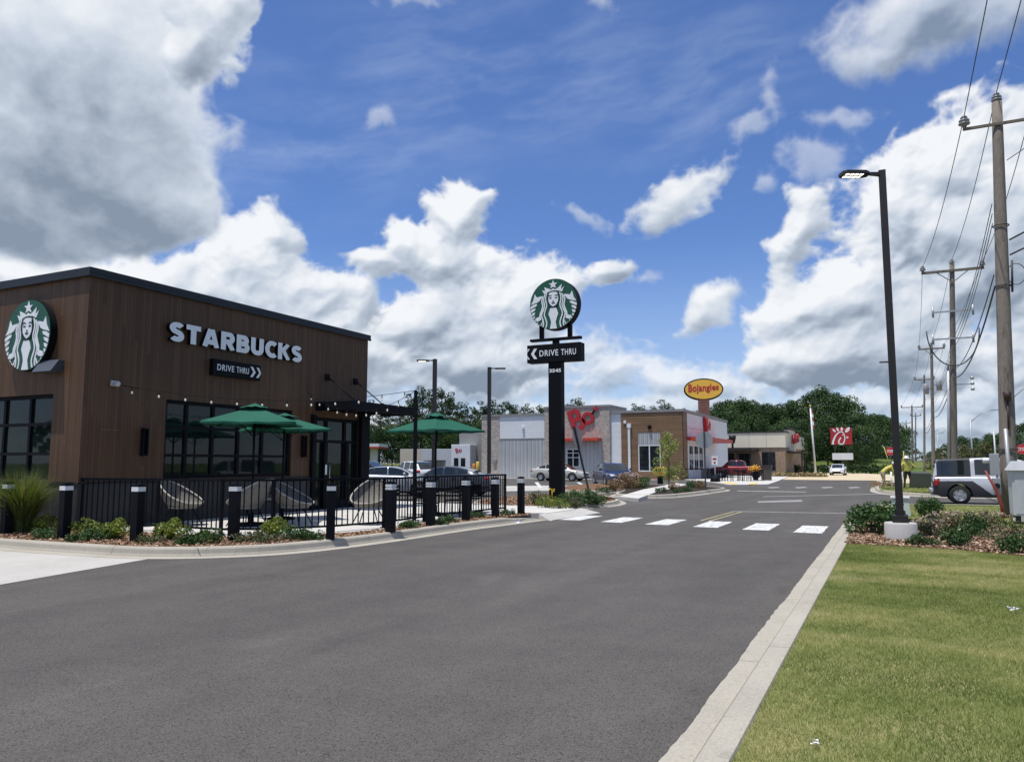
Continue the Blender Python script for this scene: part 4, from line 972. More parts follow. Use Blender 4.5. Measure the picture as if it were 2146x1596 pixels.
string('long string of bulbs from the shop corner to the black post', (XW + .1, 11.6, 3.3), top, .30, 12)
string('shorter drooping string of bulbs from above the entrance to the black post', (XW + .06, 17.9, 3.66), top, .55, 11)

# ---------------- lounge chairs, dining sets
WICK = P('wicker', [(.125, .113, .098), (.2, .185, .16), (.08, .072, .064)], 9, .8, .8, 55, stretch=(1, 1, 3), bdist=.015); RIM = P('wicker_rim', [(.38, .36, .32), (.30, .28, .25)], 20, .7)
def lounge(lab, loc, rz):
    t = thing('lounge_chair', lab, 'chair', loc, rz, 'wicker lounge chairs on the patio'); n = 28; rows = []
    for j in range(8):
        f = j / 7; rw = []
        for k in range(n):
            a = 2 * math.pi * k / n; c = (1 + math.cos(a)) / 2           # a=0 is the back (-x)
            zr = .46 + .52 * c ** 1.25; g = math.sin(f * math.pi / 2)
            rx, ry = .13 + (.40 - .13) * g, .14 + (.42 - .14) * g
            rw.append((-.04 - math.cos(a) * rx - .10 * c * g, math.sin(a) * ry * (1 - .34 * c * g), .36 + (zr - .36) * f ** 1.5))
        rows.append(rw)
    vs = [p for r_ in rows for p in r_]; fs = [(j * n + k, j * n + (k + 1) % n, (j + 1) * n + (k + 1) % n, (j + 1) * n + k) for j in range(7) for k in range(n)] + [tuple(range(n))]
    mb = MB(); mb.add(vs, fs, 0, True); mb.build('shell', WICK, t, fix=False)
    mb = MB(); mb.tube(rows[-1] + [rows[-1][0]], .018, 6); mb.build('rim', RIM, t)
    mb = MB(); mb.lathe([(0, .36), (.26, .36), (.28, .40), (.25, .43), (0, .44)], 18); mb.build('seat_cushion', P('cushion_grey', [(.16, .155, .15), (.21, .2, .19)], 8, .9), t)
    for sx, sy in ((1, 1), (1, -1), (-1, 1), (-1, -1)):
        mb = MB(); mb.tube([(sx * .13 - .03, sy * .13, .36), (sx * .27 - .03, sy * .27, 0)], .012, 6); mb.build('leg', NAVY, t)
    return t
lc = lounge('wicker lounge chair with its back to the left, leftmost of the four', G(382, 1100, .15), R(8)); lc.scale = (1.16, 1.16, 1.06)
dup(lc, G(515, 1101, .15), R(176), 'wicker lounge chair facing left, behind the bollard and umbrella base')
dup(lc, G(617, 1099, .15), R(14), 'wicker lounge chair with its back to the left, beside the second umbrella base')
dup(lc, G(772, 1098, .15), R(-70), 'wicker lounge chair turned to the drive, showing its round oval shell by the entrance')
def dchair(lab, loc, rz, pale=False, grp='black patio dining chairs'):
    t = thing('dining_chair', lab, 'chair', loc, rz, grp); s = .22
    for sx, sy in ((1, 1), (1, -1), (-1, 1), (-1, -1)):
        mb = MB(); mb.bar((sx * s, sy * s, 0), (sx * s * .92, sy * s * .92, .44 if sx > 0 else .84), .028); mb.build('leg', NAVY, t)
    mb = MB(); mb.box(-s, s, -s, s, .43, .455)
    mb.build('seat', NAVY, t)
    mb = MB()
    for z in (.56, .66, .76): mb.box(-s * .95 - .01, -s * .95 + .012, -s * .9, s * .9, z, z + .06)
    mb.build('backrest', NAVY, t)
    for sy in (1, -1):
        mb = MB(); mb.box(-s * .9, s, sy * s - .02, sy * s + .02, .63, .655); mb.box(s - .03, s, sy * s - .015, sy * s + .015, .44, .63); mb.build('armrest', NAVY, t)
    if pale: mb = MB(); mb.box(-s * .85, s * .95, -s * .85, s * .85, .458, .52); mb.build('cushion', RIM, t, bevel=.015)
    return t
def ptable(lab, loc, rz, w=.38, h=.72):
    t = thing('patio_table', lab, 'table', loc, rz, 'black patio tables'); mb = MB(); mb.box(-w, w, -w, w, h, h + .03); mb.box(-w + .02, w - .02, -w + .02, w - .02, h - .06, h); mb.build('tabletop', NAVY, t, bevel=.005)
    mb = MB(); mb.tube([(0, 0, .03), (0, 0, h - .06)], .035, 8); mb.build('pedestal', NAVY, t); mb = MB(); mb.box(-.25, .25, -.25, .25, 0, .03); mb.build('base', NAVY, t, bevel=.005); return t
d0 = dchair('black patio chair with pale cushion, leftmost behind the railing', G(265, 1094, .15), R(20), True)
dup(d0, G(345, 1096, .15) + Vector((-.5, .4, 0)), R(150), 'black patio chair with pale cushion, hidden behind the leftmost wicker lounge')
dup(d0, G(566, 1086, .15), R(200), 'black patio chair with pale cushion, between the two facing wicker lounges at the wall')
d1 = dchair('black dining chair left of the right umbrella pole, behind the two-striped bollard', G(845, 1083, .15), R(10))
d1 = d1
dup(d1, G(893, 1093, .15), R(80), 'black dining chair with its back to the railing, under the right umbrella')
dup(d1, G(955, 1083, .15), R(185), 'black dining chair right of the right umbrella pole')
dup(d1, G(986, 1078, .15), R(160), 'black dining chair nearest the end of the railing')
t1 = ptable('black square patio table around the right umbrella pole', G(912, 1079, .15) + Vector((.0, .0, 0)), R(10), .45)
dup(t1, G(985, 1073, .15), R(10), 'black square patio table near the end of the railing', 1)
dup(t1, G(318, 1093, .15), R(10), 'black square side table between chairs at the left of the patio', (.7, .7, .8))
# the shop's own sidewalk piece, pale notice by the door
mb = MB(Matrix.Translation(-shop.location)); mb.box(XW + .035, XW + .04, 18.84, 18.92, 1.2, 1.5); mb.build('door_notice', SIGNW, shop)
# ------------------------------------------------------------------ chicken restaurant across the car park
def mat_ribs(name, c0, c1, pitch, rough=.5, metal=.0):
    """standing-seam sheet: thin ribs across x+y"""
    m, nt, N, L, b = mat_base(name); tc = N.new('ShaderNodeTexCoord'); sp = N.new('ShaderNodeSeparateXYZ'); L.new(tc.outputs['Object'], sp.inputs[0])
    fr = math_node(N, L, 'FRACT', math_node(N, L, 'DIVIDE', math_node(N, L, 'ADD', sp.outputs[0], sp.outputs[1]), pitch))
    nz = noise(N, L, tc.outputs['Object'], .6, 5); L.new(smooth_color(N, L, nz, c0, c1), b.inputs['Base Color'])
    h = smooth(N, L, math_node(N, L, 'ABSOLUTE', math_node(N, L, 'SUBTRACT', fr, .5)), .12, .25, 1, 0); bump(N, L, b, h, 1.0, .08)
    b.inputs['Roughness'].default_value = rough; b.inputs['Metallic'].default_value = metal; return m
def mat_brick(name, c0, c1, mortar, bw=.22, bh=.075):
    m, nt, N, L, b = mat_base(name); tc = N.new('ShaderNodeTexCoord'); sp = N.new('ShaderNodeSeparateXYZ'); L.new(tc.outputs['Object'], sp.inputs[0])
    cb = N.new('ShaderNodeCombineXYZ'); L.new(math_node(N, L, 'ADD', sp.outputs[0], sp.outputs[1]), cb.inputs[0]); L.new(sp.outputs[2], cb.inputs[1])
    br = N.new('ShaderNodeTexBrick'); L.new(cb.outputs[0], br.inputs['Vector']); br.inputs['Scale'].default_value = 1; br.inputs['Brick Width'].default_value = bw; br.inputs['Row Height'].default_value = bh
    br.inputs['Mortar Size'].default_value = .008; br.inputs['Color1'].default_value = c4(c0); br.inputs['Color2'].default_value = c4(c1); br.inputs['Mortar'].default_value = c4(mortar)
    nz = noise(N, L, tc.outputs['Object'], 3.5, 6, .7)
    L.new(mixc(N, L, 1.0, br.outputs[0], smooth_color(N, L, nz, (.62, .62, .62), (1.25, 1.22, 1.2)), 'MULTIPLY'), b.inputs['Base Color']); b.inputs['Roughness'].default_value = .9; b.inputs['Specular IOR Level'].default_value = .2
    return m
SIDING = mat_planks('white_siding', (.66, .68, .71), (.76, .78, .80), .19, False, .07, .5)
CORR = mat_ribs('grey_sheet', (.36, .375, .385), (.44, .455, .465), .42)
BRICK = mat_brick('pale_brick', (.44, .39, .35), (.30, .27, .245), (.5, .47, .43))
BWOOD = mat_planks('brown_boards', (.15, .092, .05), (.25, .155, .088), .24, False, .09, .6)
RED = P('red_metal', [(.45, .045, .025), (.52, .06, .035)], 2, .45); LOGORED = P('logo_red', [(.36, .014, .02), (.42, .02, .028)], 3, .45)
TRIMG = P('grey_trim', [(.22, .22, .22), (.27, .27, .265)], 1.5, .55, metal=.2); WTRIM = P('white_trim', [(.72, .74, .76), (.62, .64, .66)], 4, .5)
DARKRED = mat_brick('red_brick', (.21, .075, .055), (.16, .06, .045), (.25, .2, .18))
BY = 72.1; bl = lambda u, v=940: atY(u, v, BY).x; bz = lambda v, u=1200: atY(u, v, BY).z
BX0, BX1 = bl(1010), bl(1432); bloc = Vector((BX1, BY, 0))
boj = thing('chicken_restaurant', 'restaurant of pale brick, white siding and brown boards with red awnings', 'building', bloc); TB = Matrix.Translation(-bloc); W = lambda: MB(TB)
xs = {k: bl(k) for k in (1010, 1047, 1150, 1183, 1280, 1303, 1338, 1385)}
D = 22.0
# main volumes, set back 3 mm from the skins
mb = W(); mb.box(BX0 + .02, BX1 - .02, BY + .02, BY + D, 0, 6.35); mb.build('core', TRIMG, boj)
tw0, tw1 = bl(1143), xs[1280]
mb = W(); mb.box(BX0, xs[1047], BY - .06, BY + .8, 0, 6.42); mb.build('brick_pier', BRICK, boj); mb = W(); mb.box(tw0, tw1, BY - .25, BY + 5, 0, 7.05); mb.build('brick_pier', BRICK, boj)
mb = W(); mb.box(xs[1047] + .003, tw0 - .003, BY - .02, BY + .02, 4.05, 6.42); mb.build('siding', SIDING, boj); mb = W(); mb.box(tw1 + .003, xs[1303], BY - .02, BY + .02, 0.05, 6.38); mb.build('siding', SIDING, boj)
mb = W(); mb.box(BX1 - .02, BX1 + .03, BY + 1.55, BY + D, 0, 6.35); mb.build('siding', SIDING, boj)
mb = W(); mb.box(xs[1047] + .003, tw0 - .003, BY - .05, BY + .02, .05, 4.0); mb.build('sheet_panel', CORR, boj)
mb = W(); mb.box(bl(1185), bl(1262), BY - .30, BY - .25, .05, 3.95); mb.build('sheet_panel', CORR, boj)
mb = W(); wi = (xs[1338] - xs[1303], xs[1385] - xs[1303], .72, 4.42); holed(mb, (xs[1303], BY - .12, 0.03), (1, 0, 0), BX1 + .05 - xs[1303], 6.35, [wi], .14)
mb.box(BX1 + .0, BX1 + .05, BY - .12, BY + 1.55, .03, 6.38); mb.build('board_cladding', BWOOD, boj, fix=False)
mb = W(); mb.box(bl(1338) + .01, bl(1385) - .01, BY - .10, BY - .06, 3.28, 4.44); mb.build('sheet_panel', CORR, boj)
glazing(boj, (xs[1303], BY - .12, .03), (1, 0, 0), wi[0], wi[1], .72, 3.25, [(wi[0] + wi[1]) / 2], [], .02, WTRIM, GLASSD, .10)
mb = W()
mb.box(BX0 - .08, tw0, BY - .14, BY + .4, 6.42, 6.62); mb.box(tw1, BX1 + .14, BY - .2, BY + .4, 6.38, 6.62); mb.box(BX1 - .3, BX1 + .14, BY + .4, BY + D, 6.38, 6.62); mb.box(tw0 - .08, tw1 + .08, BY - .33, BY + 5.1, 7.05, 7.25)
mb.box(BX0 - .08, BX0 + .3, BY + .4, BY + D, 6.42, 6.62); mb.box(xs[1047] + .01, tw0 - .01, BY - .08, BY - .02, 4.0, 4.1); mb.build('coping', TRIMG, boj)
aw = bl(1178), bl(1263)
mb = W(); mb.box(aw[0], aw[1], BY - 1.35, BY - .26, 3.72, 4.0); mb.build('awning', RED, boj, bevel=.01)
for x in (aw[0] + .6, (aw[0] + aw[1]) / 2, aw[1] - .6):
    mb = W(); mb.tube([(x, BY - 1.2, 4.0), (x, BY - .26, 4.9)], .013, 5); mb.build('awning_rod', RED, boj)
# serving window under the awning
ww = (bl(1190), bl(1217)); f = glazing(boj, (ww[0], BY - .30, 0), (1, 0, 0), 0, ww[1] - ww[0], 1.15, 2.95, [(ww[1] - ww[0]) / 2], [2.1, 2.55], -.06, WTRIM, GLASSD, .08, 'serving_window')
# side with doors and awning
mb = W(); mb.box(BX1 + .03, BX1 + 1.9, BY + 1.2, BY + 15, 3.72, 4.05); mb.build('awning', RED, boj, bevel=.01)
for k in range(4):
    mb = W(); mb.tube([(BX1 + 1.45, BY + 2.2 + k * 1.9, 4.0), (BX1 + .04, BY + 2.2 + k * 1.9, 5.0)], .018, 5); mb.build('awning_rod', RED, boj)
for k in range(3):
    y = BY + 2.0 + k * 2.2; mb = W(); mb.box(BX1 + .031, BX1 + .06, y, y + 1.8, .1, 3.4); g = MB(TB)
    fr = mb.build('storefront', WTRIM, boj); g.box(BX1 + .062, BX1 + .066, y + .15, y + .85, .9, 3.2); g.box(BX1 + .062, BX1 + .066, y + .95, y + 1.65, .9, 3.2); g.build('pane', GLASSD, fr)
mb = W(); x = bl(1320); mb.box(x - .18, x + .22, BY - .32, BY - .12, 4.95, 5.35); mb.box(x - .1, x + .12, BY - .28, BY - .125, .15, 4.95); mb.box(x - .2, x + .22, BY - .34, BY - .126, .03, .2); mb.build('downspout', WTRIM, boj)
for (u, v) in ((1096, 896), (1310, 884)): p = atY(u, v, BY - .1); mb = W(); mb.box(p.x - .13, p.x + .13, p.y - .12, p.y + .05, p.z - .15, p.z + .15); mb.build('wall_lamp', WTRIM, boj, bevel=.03)
p = atY(1361, 894, BY - .2); mb = W(); mb.sphere(p, .2, 8, 6); mb.build('wall_lamp', NAVY, boj)
p = atY(1037, 967, BY - .1); mb = W(); mb.box(p.x - .2, p.x + .2, p.y - .1, p.y + .06, p.z - .25, p.z + .25); mb.build('meter_box', TRIMG, boj, bevel=.05)
for (u0, u1, h) in ((1095, 1133, .35), (1248, 1262, .28)):
    mb = W(); mb.box(bl(u0), bl(u1), BY + 6, BY + 8, 6.3, 6.62 + h + (.55 if u0 > 1200 else 0)); mb.build('roof_unit', TRIMG, boj, bevel=.05)
mb = W(); mb.box(BX0 - 4.5, BX0 - .05, BY + 3, BY + 12, 0, 5.2); mb.build('service_yard', P('grey_fence_boards', [(.2, .2, .2), (.27, .27, .265)], 1, .7), boj)
# red "Bo" sign with a tilted star on the tower
bs = thing('tower_sign', 'red tilted Bo lettering with a small star on the brick tower', 'sign', (bl(1197), BY - .26, 5.35))
def tilted(name, body, h, dx, dz, rot, par, bold=.035, mat=LOGORED, ext=.15):
    v_, f_, w_ = text_mesh(body, h, ext, bold); me = bpy.data.meshes.new(name); c, s = math.cos(rot), math.sin(rot)
    me.from_pydata([(dx + p[0] * c - p[2] * s, p[1], dz + p[0] * s + p[2] * c) for p in v_], [], f_); me.materials.append(mat); return link(name, me, par)
tilted('letter', 'B', 2.15, .45, -.75, R(21), bs, .02); tilted('letter', 'o', 1.25, 1.5, -.15, R(16), bs, .02)
st = [(2.75 + math.cos(R(90 + 36 * k - 12)) * (.36 if k % 2 == 0 else .15), 1.55 + math.sin(R(90 + 36 * k - 12)) * (.36 if k % 2 == 0 else .15)) for k in range(10)]
mb = MB(); mb.plate(st, -.15, 0); mb.build('star', LOGORED, bs); mb = MB(); mb.bar((2.35, -.08, 1.0), (2.65, -.08, 1.4), .14); mb.build('apostrophe', NAVY, bs)
b2s = thing('side_sign', 'dark red Bo lettering seen edge-on at the right side of the restaurant', 'sign', (BX1 + .1, BY + 8.9, 4.75), R(90))
tilted('letter', 'B', 1.5, 0, 0, R(12), b2s, ext=.3); tilted('letter', 'o', 1.0, 1.0, .2, R(8), b2s, ext=.3)
# oval pole sign on its brick pylon
op = thing('oval_pole_sign', 'yellow oval sign reading Bojangles on a red brick pylon', 'sign', atD(1479, 1002, 90).xy.to_3d(), R(14)); s90 = 90 / F
OC = atD(1478, 816, 90).z
mb = MB(); mb.box(-.62, .62, -.5, .5, 0, OC - 1.2); mb.build('pylon', DARKRED, op)
el = lambda a, b, n=48: [(a * math.cos(2 * math.pi * k / n), OC + b * math.sin(2 * math.pi * k / n)) for k in range(n)]
mb = MB(); mb.plate(el(2.18, 1.24), -.45, .45); mb.build('rim', NAVY, op); mb = MB(); mb.plate(el(2.04, 1.1), -.47, -.451); mb.build('face', P('sign_yellow', [(.82, .48, .06), (.75, .43, .055)], 2, .5), op)
v_, f_, w_ = text_mesh('Bojangles', 1.12, .49, .03, 3.35, 1.06); me = bpy.data.meshes.new('lettering')
me.from_pydata([(-1.68 + p[0], p[1], OC - .62 + p[2] * (1.08 - .08 * p[0]) + .09 * p[0]) for p in v_], [], f_); me.materials.append(LOGORED); link('lettering', me, op)
# small oval menu sign, stop signs seen from behind
ms = thing('oval_menu_sign', 'small yellow oval sign with red and dark lettering before the young tree', 'sign', G(1384, 1016))
mb = MB(); mb.box(-.18, .18, -.1, .1, 0, .75); mb.build('post', NAVY, ms); mb = MB(); mb.plate([(.52 * math.cos(k * .2618), .98 + .33 * math.sin(k * .2618)) for k in range(24)], -.12, .12); mb.build('face', P('sign_yellow_small', [(.7, .42, .05), (.62, .36, .05)], 3, .5), ms)
mb = MB(); [mb.box(x, x + .1, -.13, -.1205, 1.0, 1.2 - .05 * (i % 2)) for i, x in enumerate((-.28, -.13, .02, .17))]; mb.build('marking', NAVY, ms); mb = MB(); mb.box(-.3, .28, -.13, -.1205, .8, .9); mb.build('marking', LOGORED, ms)
ALU = P('sign_back', [(.42, .44, .45), (.34, .36, .37)], 3, .4, metal=.5); POSTD = P('dark_post', [(.03, .032, .035), (.05, .05, .052)], 6, .6)
def stop(lab, loc, rz, h, r, lean=0, back=ALU):
    t = thing('stop_sign', lab, 'sign', loc, 0); t.rotation_euler = (0, lean, 0); Mz = Matrix.Rotation(rz, 4, 'Z')
    mb = MB(); mb.bar((0, 0, 0), (0, 0, h + r), .07, .05); mb.build('post', POSTD, t)
    oc = [(r * math.cos(R(22.5 + 45 * k)), h + r * math.sin(R(22.5 + 45 * k))) for k in range(8)]
    mb = MB(Mz); mb.plate(oc, .04, .05, 0); mb.build('panel', back, t)
    mb = MB(Mz); mb.plate([(x * .97, h + (z - h) * .97) for x, z in oc], .0505, .054, 0); mb.build('red_face', LOGORED, t)
    v_, f_, w_ = text_mesh('STOP', r * .62, .006, .02, r * 1.35); me = bpy.data.meshes.new('lettering'); M2 = Mz @ Matrix.Rotation(math.pi, 4, 'Z')
    me.from_pydata([tuple(M2 @ Vector((p[0] - r * .675, p[1] - .0545, p[2] + h - r * .31))) for p in v_], [], f_); me.materials.append(WHITE); link('lettering', me, t)
    return t
stop('leaning stop sign seen nearly edge-on beside the pylon sign', G(1238, 1046, .13), R(-44), 2.5, .46, R(-13.5), P('sign_back_pale', [(.55, .56, .56), (.48, .49, .49)], 3, .5))
stop('upright stop sign seen from behind on the second island', G(1479, 1028, .13), R(20), 2.62, .46)
s3 = stop('red stop sign facing the drive, beyond the dark lamp post', atD(1869, 998, 105).xy.to_3d() , R(150), 3.0, .55)
# yellow-topped bollards near the brick pier, site office, container, fuel canopy
def pipe(lab, loc, col, h=1.3):
    t = thing('safety_bollard', lab, 'bollard', loc); mb = MB(); mb.lathe([(0, 0), (.16, 0), (.16, h - .08), (.11, h), (0, h)], 12); mb.build('pipe', P('paint_' + lab.split()[0], [col, tuple(x * .85 for x in col)], 4, .5), t)
pipe('yellow steel bollard at the left brick pier of the restaurant', atY(1001, 1000, 68).xy.to_3d(), (.72, .5, .08), 1.7); pipe('orange safety bollard left of the yellow one', atY(993, 1000, 69).xy.to_3d(), (.6, .22, .03), 1.5)
OFFW = P('trailer_white', [(.68, .70, .73), (.6, .62, .65)], .8, .5); BEIGE = P('container_beige', [(.55, .49, .38), (.48, .43, .33)], .5, .6); OFFG = P('trailer_grey', [(.5, .52, .54), (.44, .46, .48)], .5, .6)
p = atD(947, 998, 84); k = 84 / F
ot = thing('office_trailer', 'small white site office with a red logo and two dark windows', 'trailer', p.xy.to_3d(), R(12))
mb = MB(); mb.box(-.1, 2.05, 0, 5, .0, 3.55); mb.build('body', OFFW, ot, bevel=.05); mb = MB(); mb.box(.22, .72, -.02, -.001, 1.15, 2.1); mb.build('window', GLASSD, ot); mb = MB(); mb.box(1.0, 1.5, -.02, -.001, 1.15, 2.1); mb.build('window', GLASSD, ot)
tilted('lettering', 'Bo', .5, .45, 2.6, R(14), ot, .02, LOGORED, .02)
p = atD(838, 1000, 92); ct = thing('storage_container', 'long pale container with a beige end behind the parked cars', 'container', p.xy.to_3d(), R(16))
mb = MB(); mb.box(0, 7.4, 0, 2.6, .1, 3.2); mb.build('body', OFFG, ct, bevel=.03); mb = MB(); mb.box(-.01, 2.5, -.012, -.001, .12, 3.18); mb.build('end_panel', BEIGE, ct)
p = atD(893, 998, 80); dp = thing('dumpster', 'grey-green open dumpster in front of the container', 'dumpster', p.xy.to_3d(), R(20))
mb = MB(); mb.add([(-.2, 0, .1), (1.5, 0, .1), (1.7, 0, 1.75), (-.3, 0, 1.75), (-.2, 1.6, .1), (1.5, 1.6, .1), (1.7, 1.8, 1.75), (-.3, 1.8, 1.75)], [(0, 3, 2, 1)[::-1], (4, 5, 6, 7), (0, 1, 2, 3), (1, 5, 6, 2), (0, 3, 7, 4)]); mb.build('bin', P('dumpster_green', [(.14, .17, .14), (.2, .22, .19)], 2, .6), dp)
mb = MB(); mb.box(-.32, .7, .0, 1.8, 1.76, 1.83); mb.box(.74, 1.72, 0, 1.8, 1.76, 1.85); mb.build('lid', NAVY, dp)
p = atD(792, 990, 120); fc = thing('fuel_canopy', 'white flat canopy with a red edge on a white column, beyond the entrance', 'canopy', p.xy.to_3d(), R(22))
mb = MB(); mb.box(-9, .8, -3, 3, 4.0, 4.45); mb.build('roof', OFFW, fc); mb = MB(); mb.box(-9.02, .82, -3.02, 3.02, 3.78, 4.0); mb.build('red_band', RED, fc); mb = MB(); mb.box(-1.15, -.15, -.4, .4, 0, 3.78); mb.build('column', OFFW, fc)
# yellow rail fence and orange barrier far left
p = atD(800, 985, 112); rf = thing('rail_fence', 'pale yellow rail fence beyond the parked cars', 'fence', p.xy.to_3d(), R(18)); YR = P('rail_yellow', [(.55, .47, .25), (.48, .41, .22)], 3, .7)
mb = MB()
mb.box(-8, 6, 0, .12, 1.35, 1.5); mb.box(-8, 6, 0, .12, .75, .9); mb.build('rail', YR, rf); mb = MB(); [mb.box(-7 + 2 * k, -6.85 + 2 * k, .02, .14, 0, 1.5) for k in range(7)]; mb.build('posts', YR, rf)
p = atD(812, 990, 108); ob = thing('orange_barrier', 'low orange plastic barrier in front of the yellow rail fence', 'barrier', p.xy.to_3d(), R(18)); mb = MB(); mb.box(-5, 4, -.25, .25, 0, .8); mb.build('barrier_body', P('barrier_orange', [(.62, .2, .08), (.5, .18, .08)], 2, .6), ob, bevel=.08)

# ------------------------------------------------------------------ second restaurant, tan, further along
CYY, CXX = 111.1, -12.75; cl = lambda u: atY(u, 940, CYY).x
cloc = Vector((CXX, CYY, 0)); cf_ = thing('tan_restaurant', 'tan and cream restaurant with a dark patio cover, beyond the drive', 'building', cloc); W = lambda: MB(Matrix.Translation(-cloc))
CREAM = P('cream_stucco', [(.70, .64, .51), (.76, .70, .57)], .5, .85); TAN = mat_brick('tan_brick', (.38, .275, .19), (.33, .24, .165), (.42, .33, .25)); DKB = P('dark_brown_metal', [(.022, .019, .017), (.03, .026, .024)], 2, .5)
mb = W(); mb.box(CXX - 17, CXX, CYY, CYY + 26, 0, 3.7); mb.build('lower_wall', TAN, cf_)
mb = W(); mb.box(CXX - 17.1, CXX + .12, CYY - .12, CYY + 26, 3.7, 5.72)
for k in range(5): mb.box(CXX - 2.4 - k * 2.3, CXX - 2.36 - k * 2.3, CYY - .125, CYY - .1, 3.72, 5.7, 1)
mb.build('upper_wall', [CREAM, TAN], cf_)
mb = W(); mb.box(CXX - 17.2, CXX + .2, CYY - .2, CYY + 26.1, 5.72, 5.9); mb.build('coping', DKB, cf_)
mb = W(); mb.box(CXX - .5, CXX + .3, CYY + 3.8, CYY + 11, 3.3, 6.25); mb.build('tower', CREAM, cf_); mb = W(); mb.box(CXX - .6, CXX + .5, CYY + 3.6, CYY + 11.2, 6.25, 6.5); mb.build('coping', DKB, cf_)
def wpane(x0, x1, z0, z1, cols=1):
    mb = W(); mb.box(x0, x1, CYY - .05, CYY - .001, z0, z1); fr = mb.build('window', DKB, cf_); mb = W(); n = cols + 1
    for k in range(n):
        for (a, b) in ((z0 + .08, z0 + (z1 - z0) * .62), (z0 + (z1 - z0) * .65, z1 - .08)): mb.box(x0 + .06 + (x1 - x0) * k / n, x0 - .05 + (x1 - x0) * (k + 1) / n, CYY - .06, CYY - .051, a, b)
    mb.build('pane', GLASSD, fr)
wpane(cl(1596), cl(1624), .6, 3.1, 1); wpane(cl(1548), cl(1572), .4, 2.9, 1); wpane(cl(1510), cl(1538), .4, 2.9, 1)
mb = W(); mb.box(cl(1488), cl(1590), CYY - 6, CYY + .0, 3.15, 3.55); mb.build('patio_cover', DKB, cf_); mb = W()
for u in (1500, 1560, 1586): mb.box(cl(u) - .1, cl(u) + .1, CYY - 5.8, CYY - 5.6, 0, 3.15)
mb.build('cover_posts', DKB, cf_)
mb = W(); mb.box(CXX + .12, CXX + 2.2, CYY + 1.2, CYY + 9, 2.95, 3.15); mb.build('side_canopy', DKB, cf_); mb = W(); mb.box(CXX + 1.9, CXX + 2.1, CYY + 1.4, CYY + 1.6, 0, 2.95); mb.box(CXX + 1.9, CXX + 2.1, CYY + 5, CYY + 5.2, 0, 2.95); mb.build('canopy_posts', DKB, cf_)
mb = W(); p = atY(1535, 924, CYY - 2); mb.lathe([(0, 0), (.3, 0), (.5, .8), (.5, 1.1), (0, 1.1)], 10, c=(p.x, p.y, p.z - .3)); mb.tube([(p.x, p.y, 3.5), (p.x, p.y, p.z)], .15, 6); mb.build('exhaust_vent', DKB, cf_)
csg = thing('side_sign', 'red lettering seen edge-on on the side of the tan restaurant', 'sign', (CXX + .5, CYY + 4.6, 4.2), R(90)); tilted('lettering', 'Chick-fil-A', 1.3, 0, 0, R(4), csg, .03, LOGORED, .25)
mb = W(); mb.box(cl(1519), cl(1519) + .9, CYY - .135, CYY - .121, 4.72, 4.98); mb.build('address_plate', LOGORED, cf_)
# square red pylon sign with the white C, reader board, flag pole
cps = atD(1766, 985, 125); cp = thing('square_pole_sign', 'square red sign with a white C emblem above a blank white reader board', 'sign', cps.xy.to_3d(), R(12)); q = 125 / F; KS = 125 / 150
z = lambda v: atD(1766, v, 125).z
mb = MB(); mb.box(-1.47, 1.47, -.246, .246, z(931), z(896)); mb.build('panel', LOGORED, cp)
ctr = 0; C_ = MB(Matrix.Translation((0, 0, z(914))) @ Matrix.Scale(KS, 4))
def crib(pts, w0, w1): 
    l, r_ = band(pts, w0, w1)
    for i in range(len(l) - 1): C_.plate([l[i], l[i + 1], r_[i + 1], r_[i]], -.33 - .0004 * (i % 2), -.301)
crib([(.45, ctr + .25), (.2, ctr + .75), (-.3, ctr + .75), (-.9, ctr + .2), (-1.35, ctr - .7), (-1.5, ctr - 1.45)], .14, .34)
crib([(.45, ctr + .25), (.55, ctr - .3), (.35, ctr - 1.1), (-.05, ctr - 1.4), (-.45, ctr - 1.2), (-.45, ctr - .8), (-.1, ctr - .2)], .16, .24)
C_.plate([(.85, ctr + .05), (1.2, ctr - .2), (.85, ctr - .45)], -.33, -.301)
for (x0, z0, a, L_, w) in ((-.95, .85, 130, .75, .3), (-.45, 1.0, 112, .75, .34), (.1, 1.05, 90, .7, .4), (.7, .8, 52, 1.15, .55)):
    c, s = math.cos(R(a)), math.sin(R(a)); C_.plate([(x0 + c * L_ * (.5 - .5 * math.cos(t)) - s * w * .5 * math.sin(t), ctr + z0 - .1 + s * L_ * (.5 - .5 * math.cos(t)) + c * w * .5 * math.sin(t)) for t in [k * 2 * math.pi / 16 for k in range(16)]], -.331, -.301)
C_.sphere((.22, -.32, ctr + .22), .09, 8, 6, 0); C_.build('emblem', SIGNW, cp)
mb = MB(); mb.box(-1.35, 1.5, -.2, .2, z(963), z(949)); mb.build('reader_board', WHITE, cp); mb = MB(); mb.box(-1.05, -.85, -.12, .12, z(950), z(931)); mb.box(.75, .95, -.12, .12, z(950), z(931)); mb.box(-.05, .25, -.15, .15, 0, z(963)); mb.build('posts', DKB, cp)
fp = thing('flag_pole', 'tall white flag pole with a limp flag before the dark trees', 'flag pole', atD(1709, 990, 120).xy.to_3d()); fp.rotation_euler = (0, R(-2), 0); mb = MB(); H_ = atD(1705, 852, 120).z
mb.tube([(0, 0, 0), (0, 0, H_)], [.17, .1], 8); mb.build('pole', WHITE, fp); mb = MB(); mb.sphere((0, 0, H_ + .1), .18, 8, 6); mb.build('finial', P('gilt', [(.6, .45, .1), (.5, .38, .1)], 4, .3, metal=.8), fp)
mb = MB()
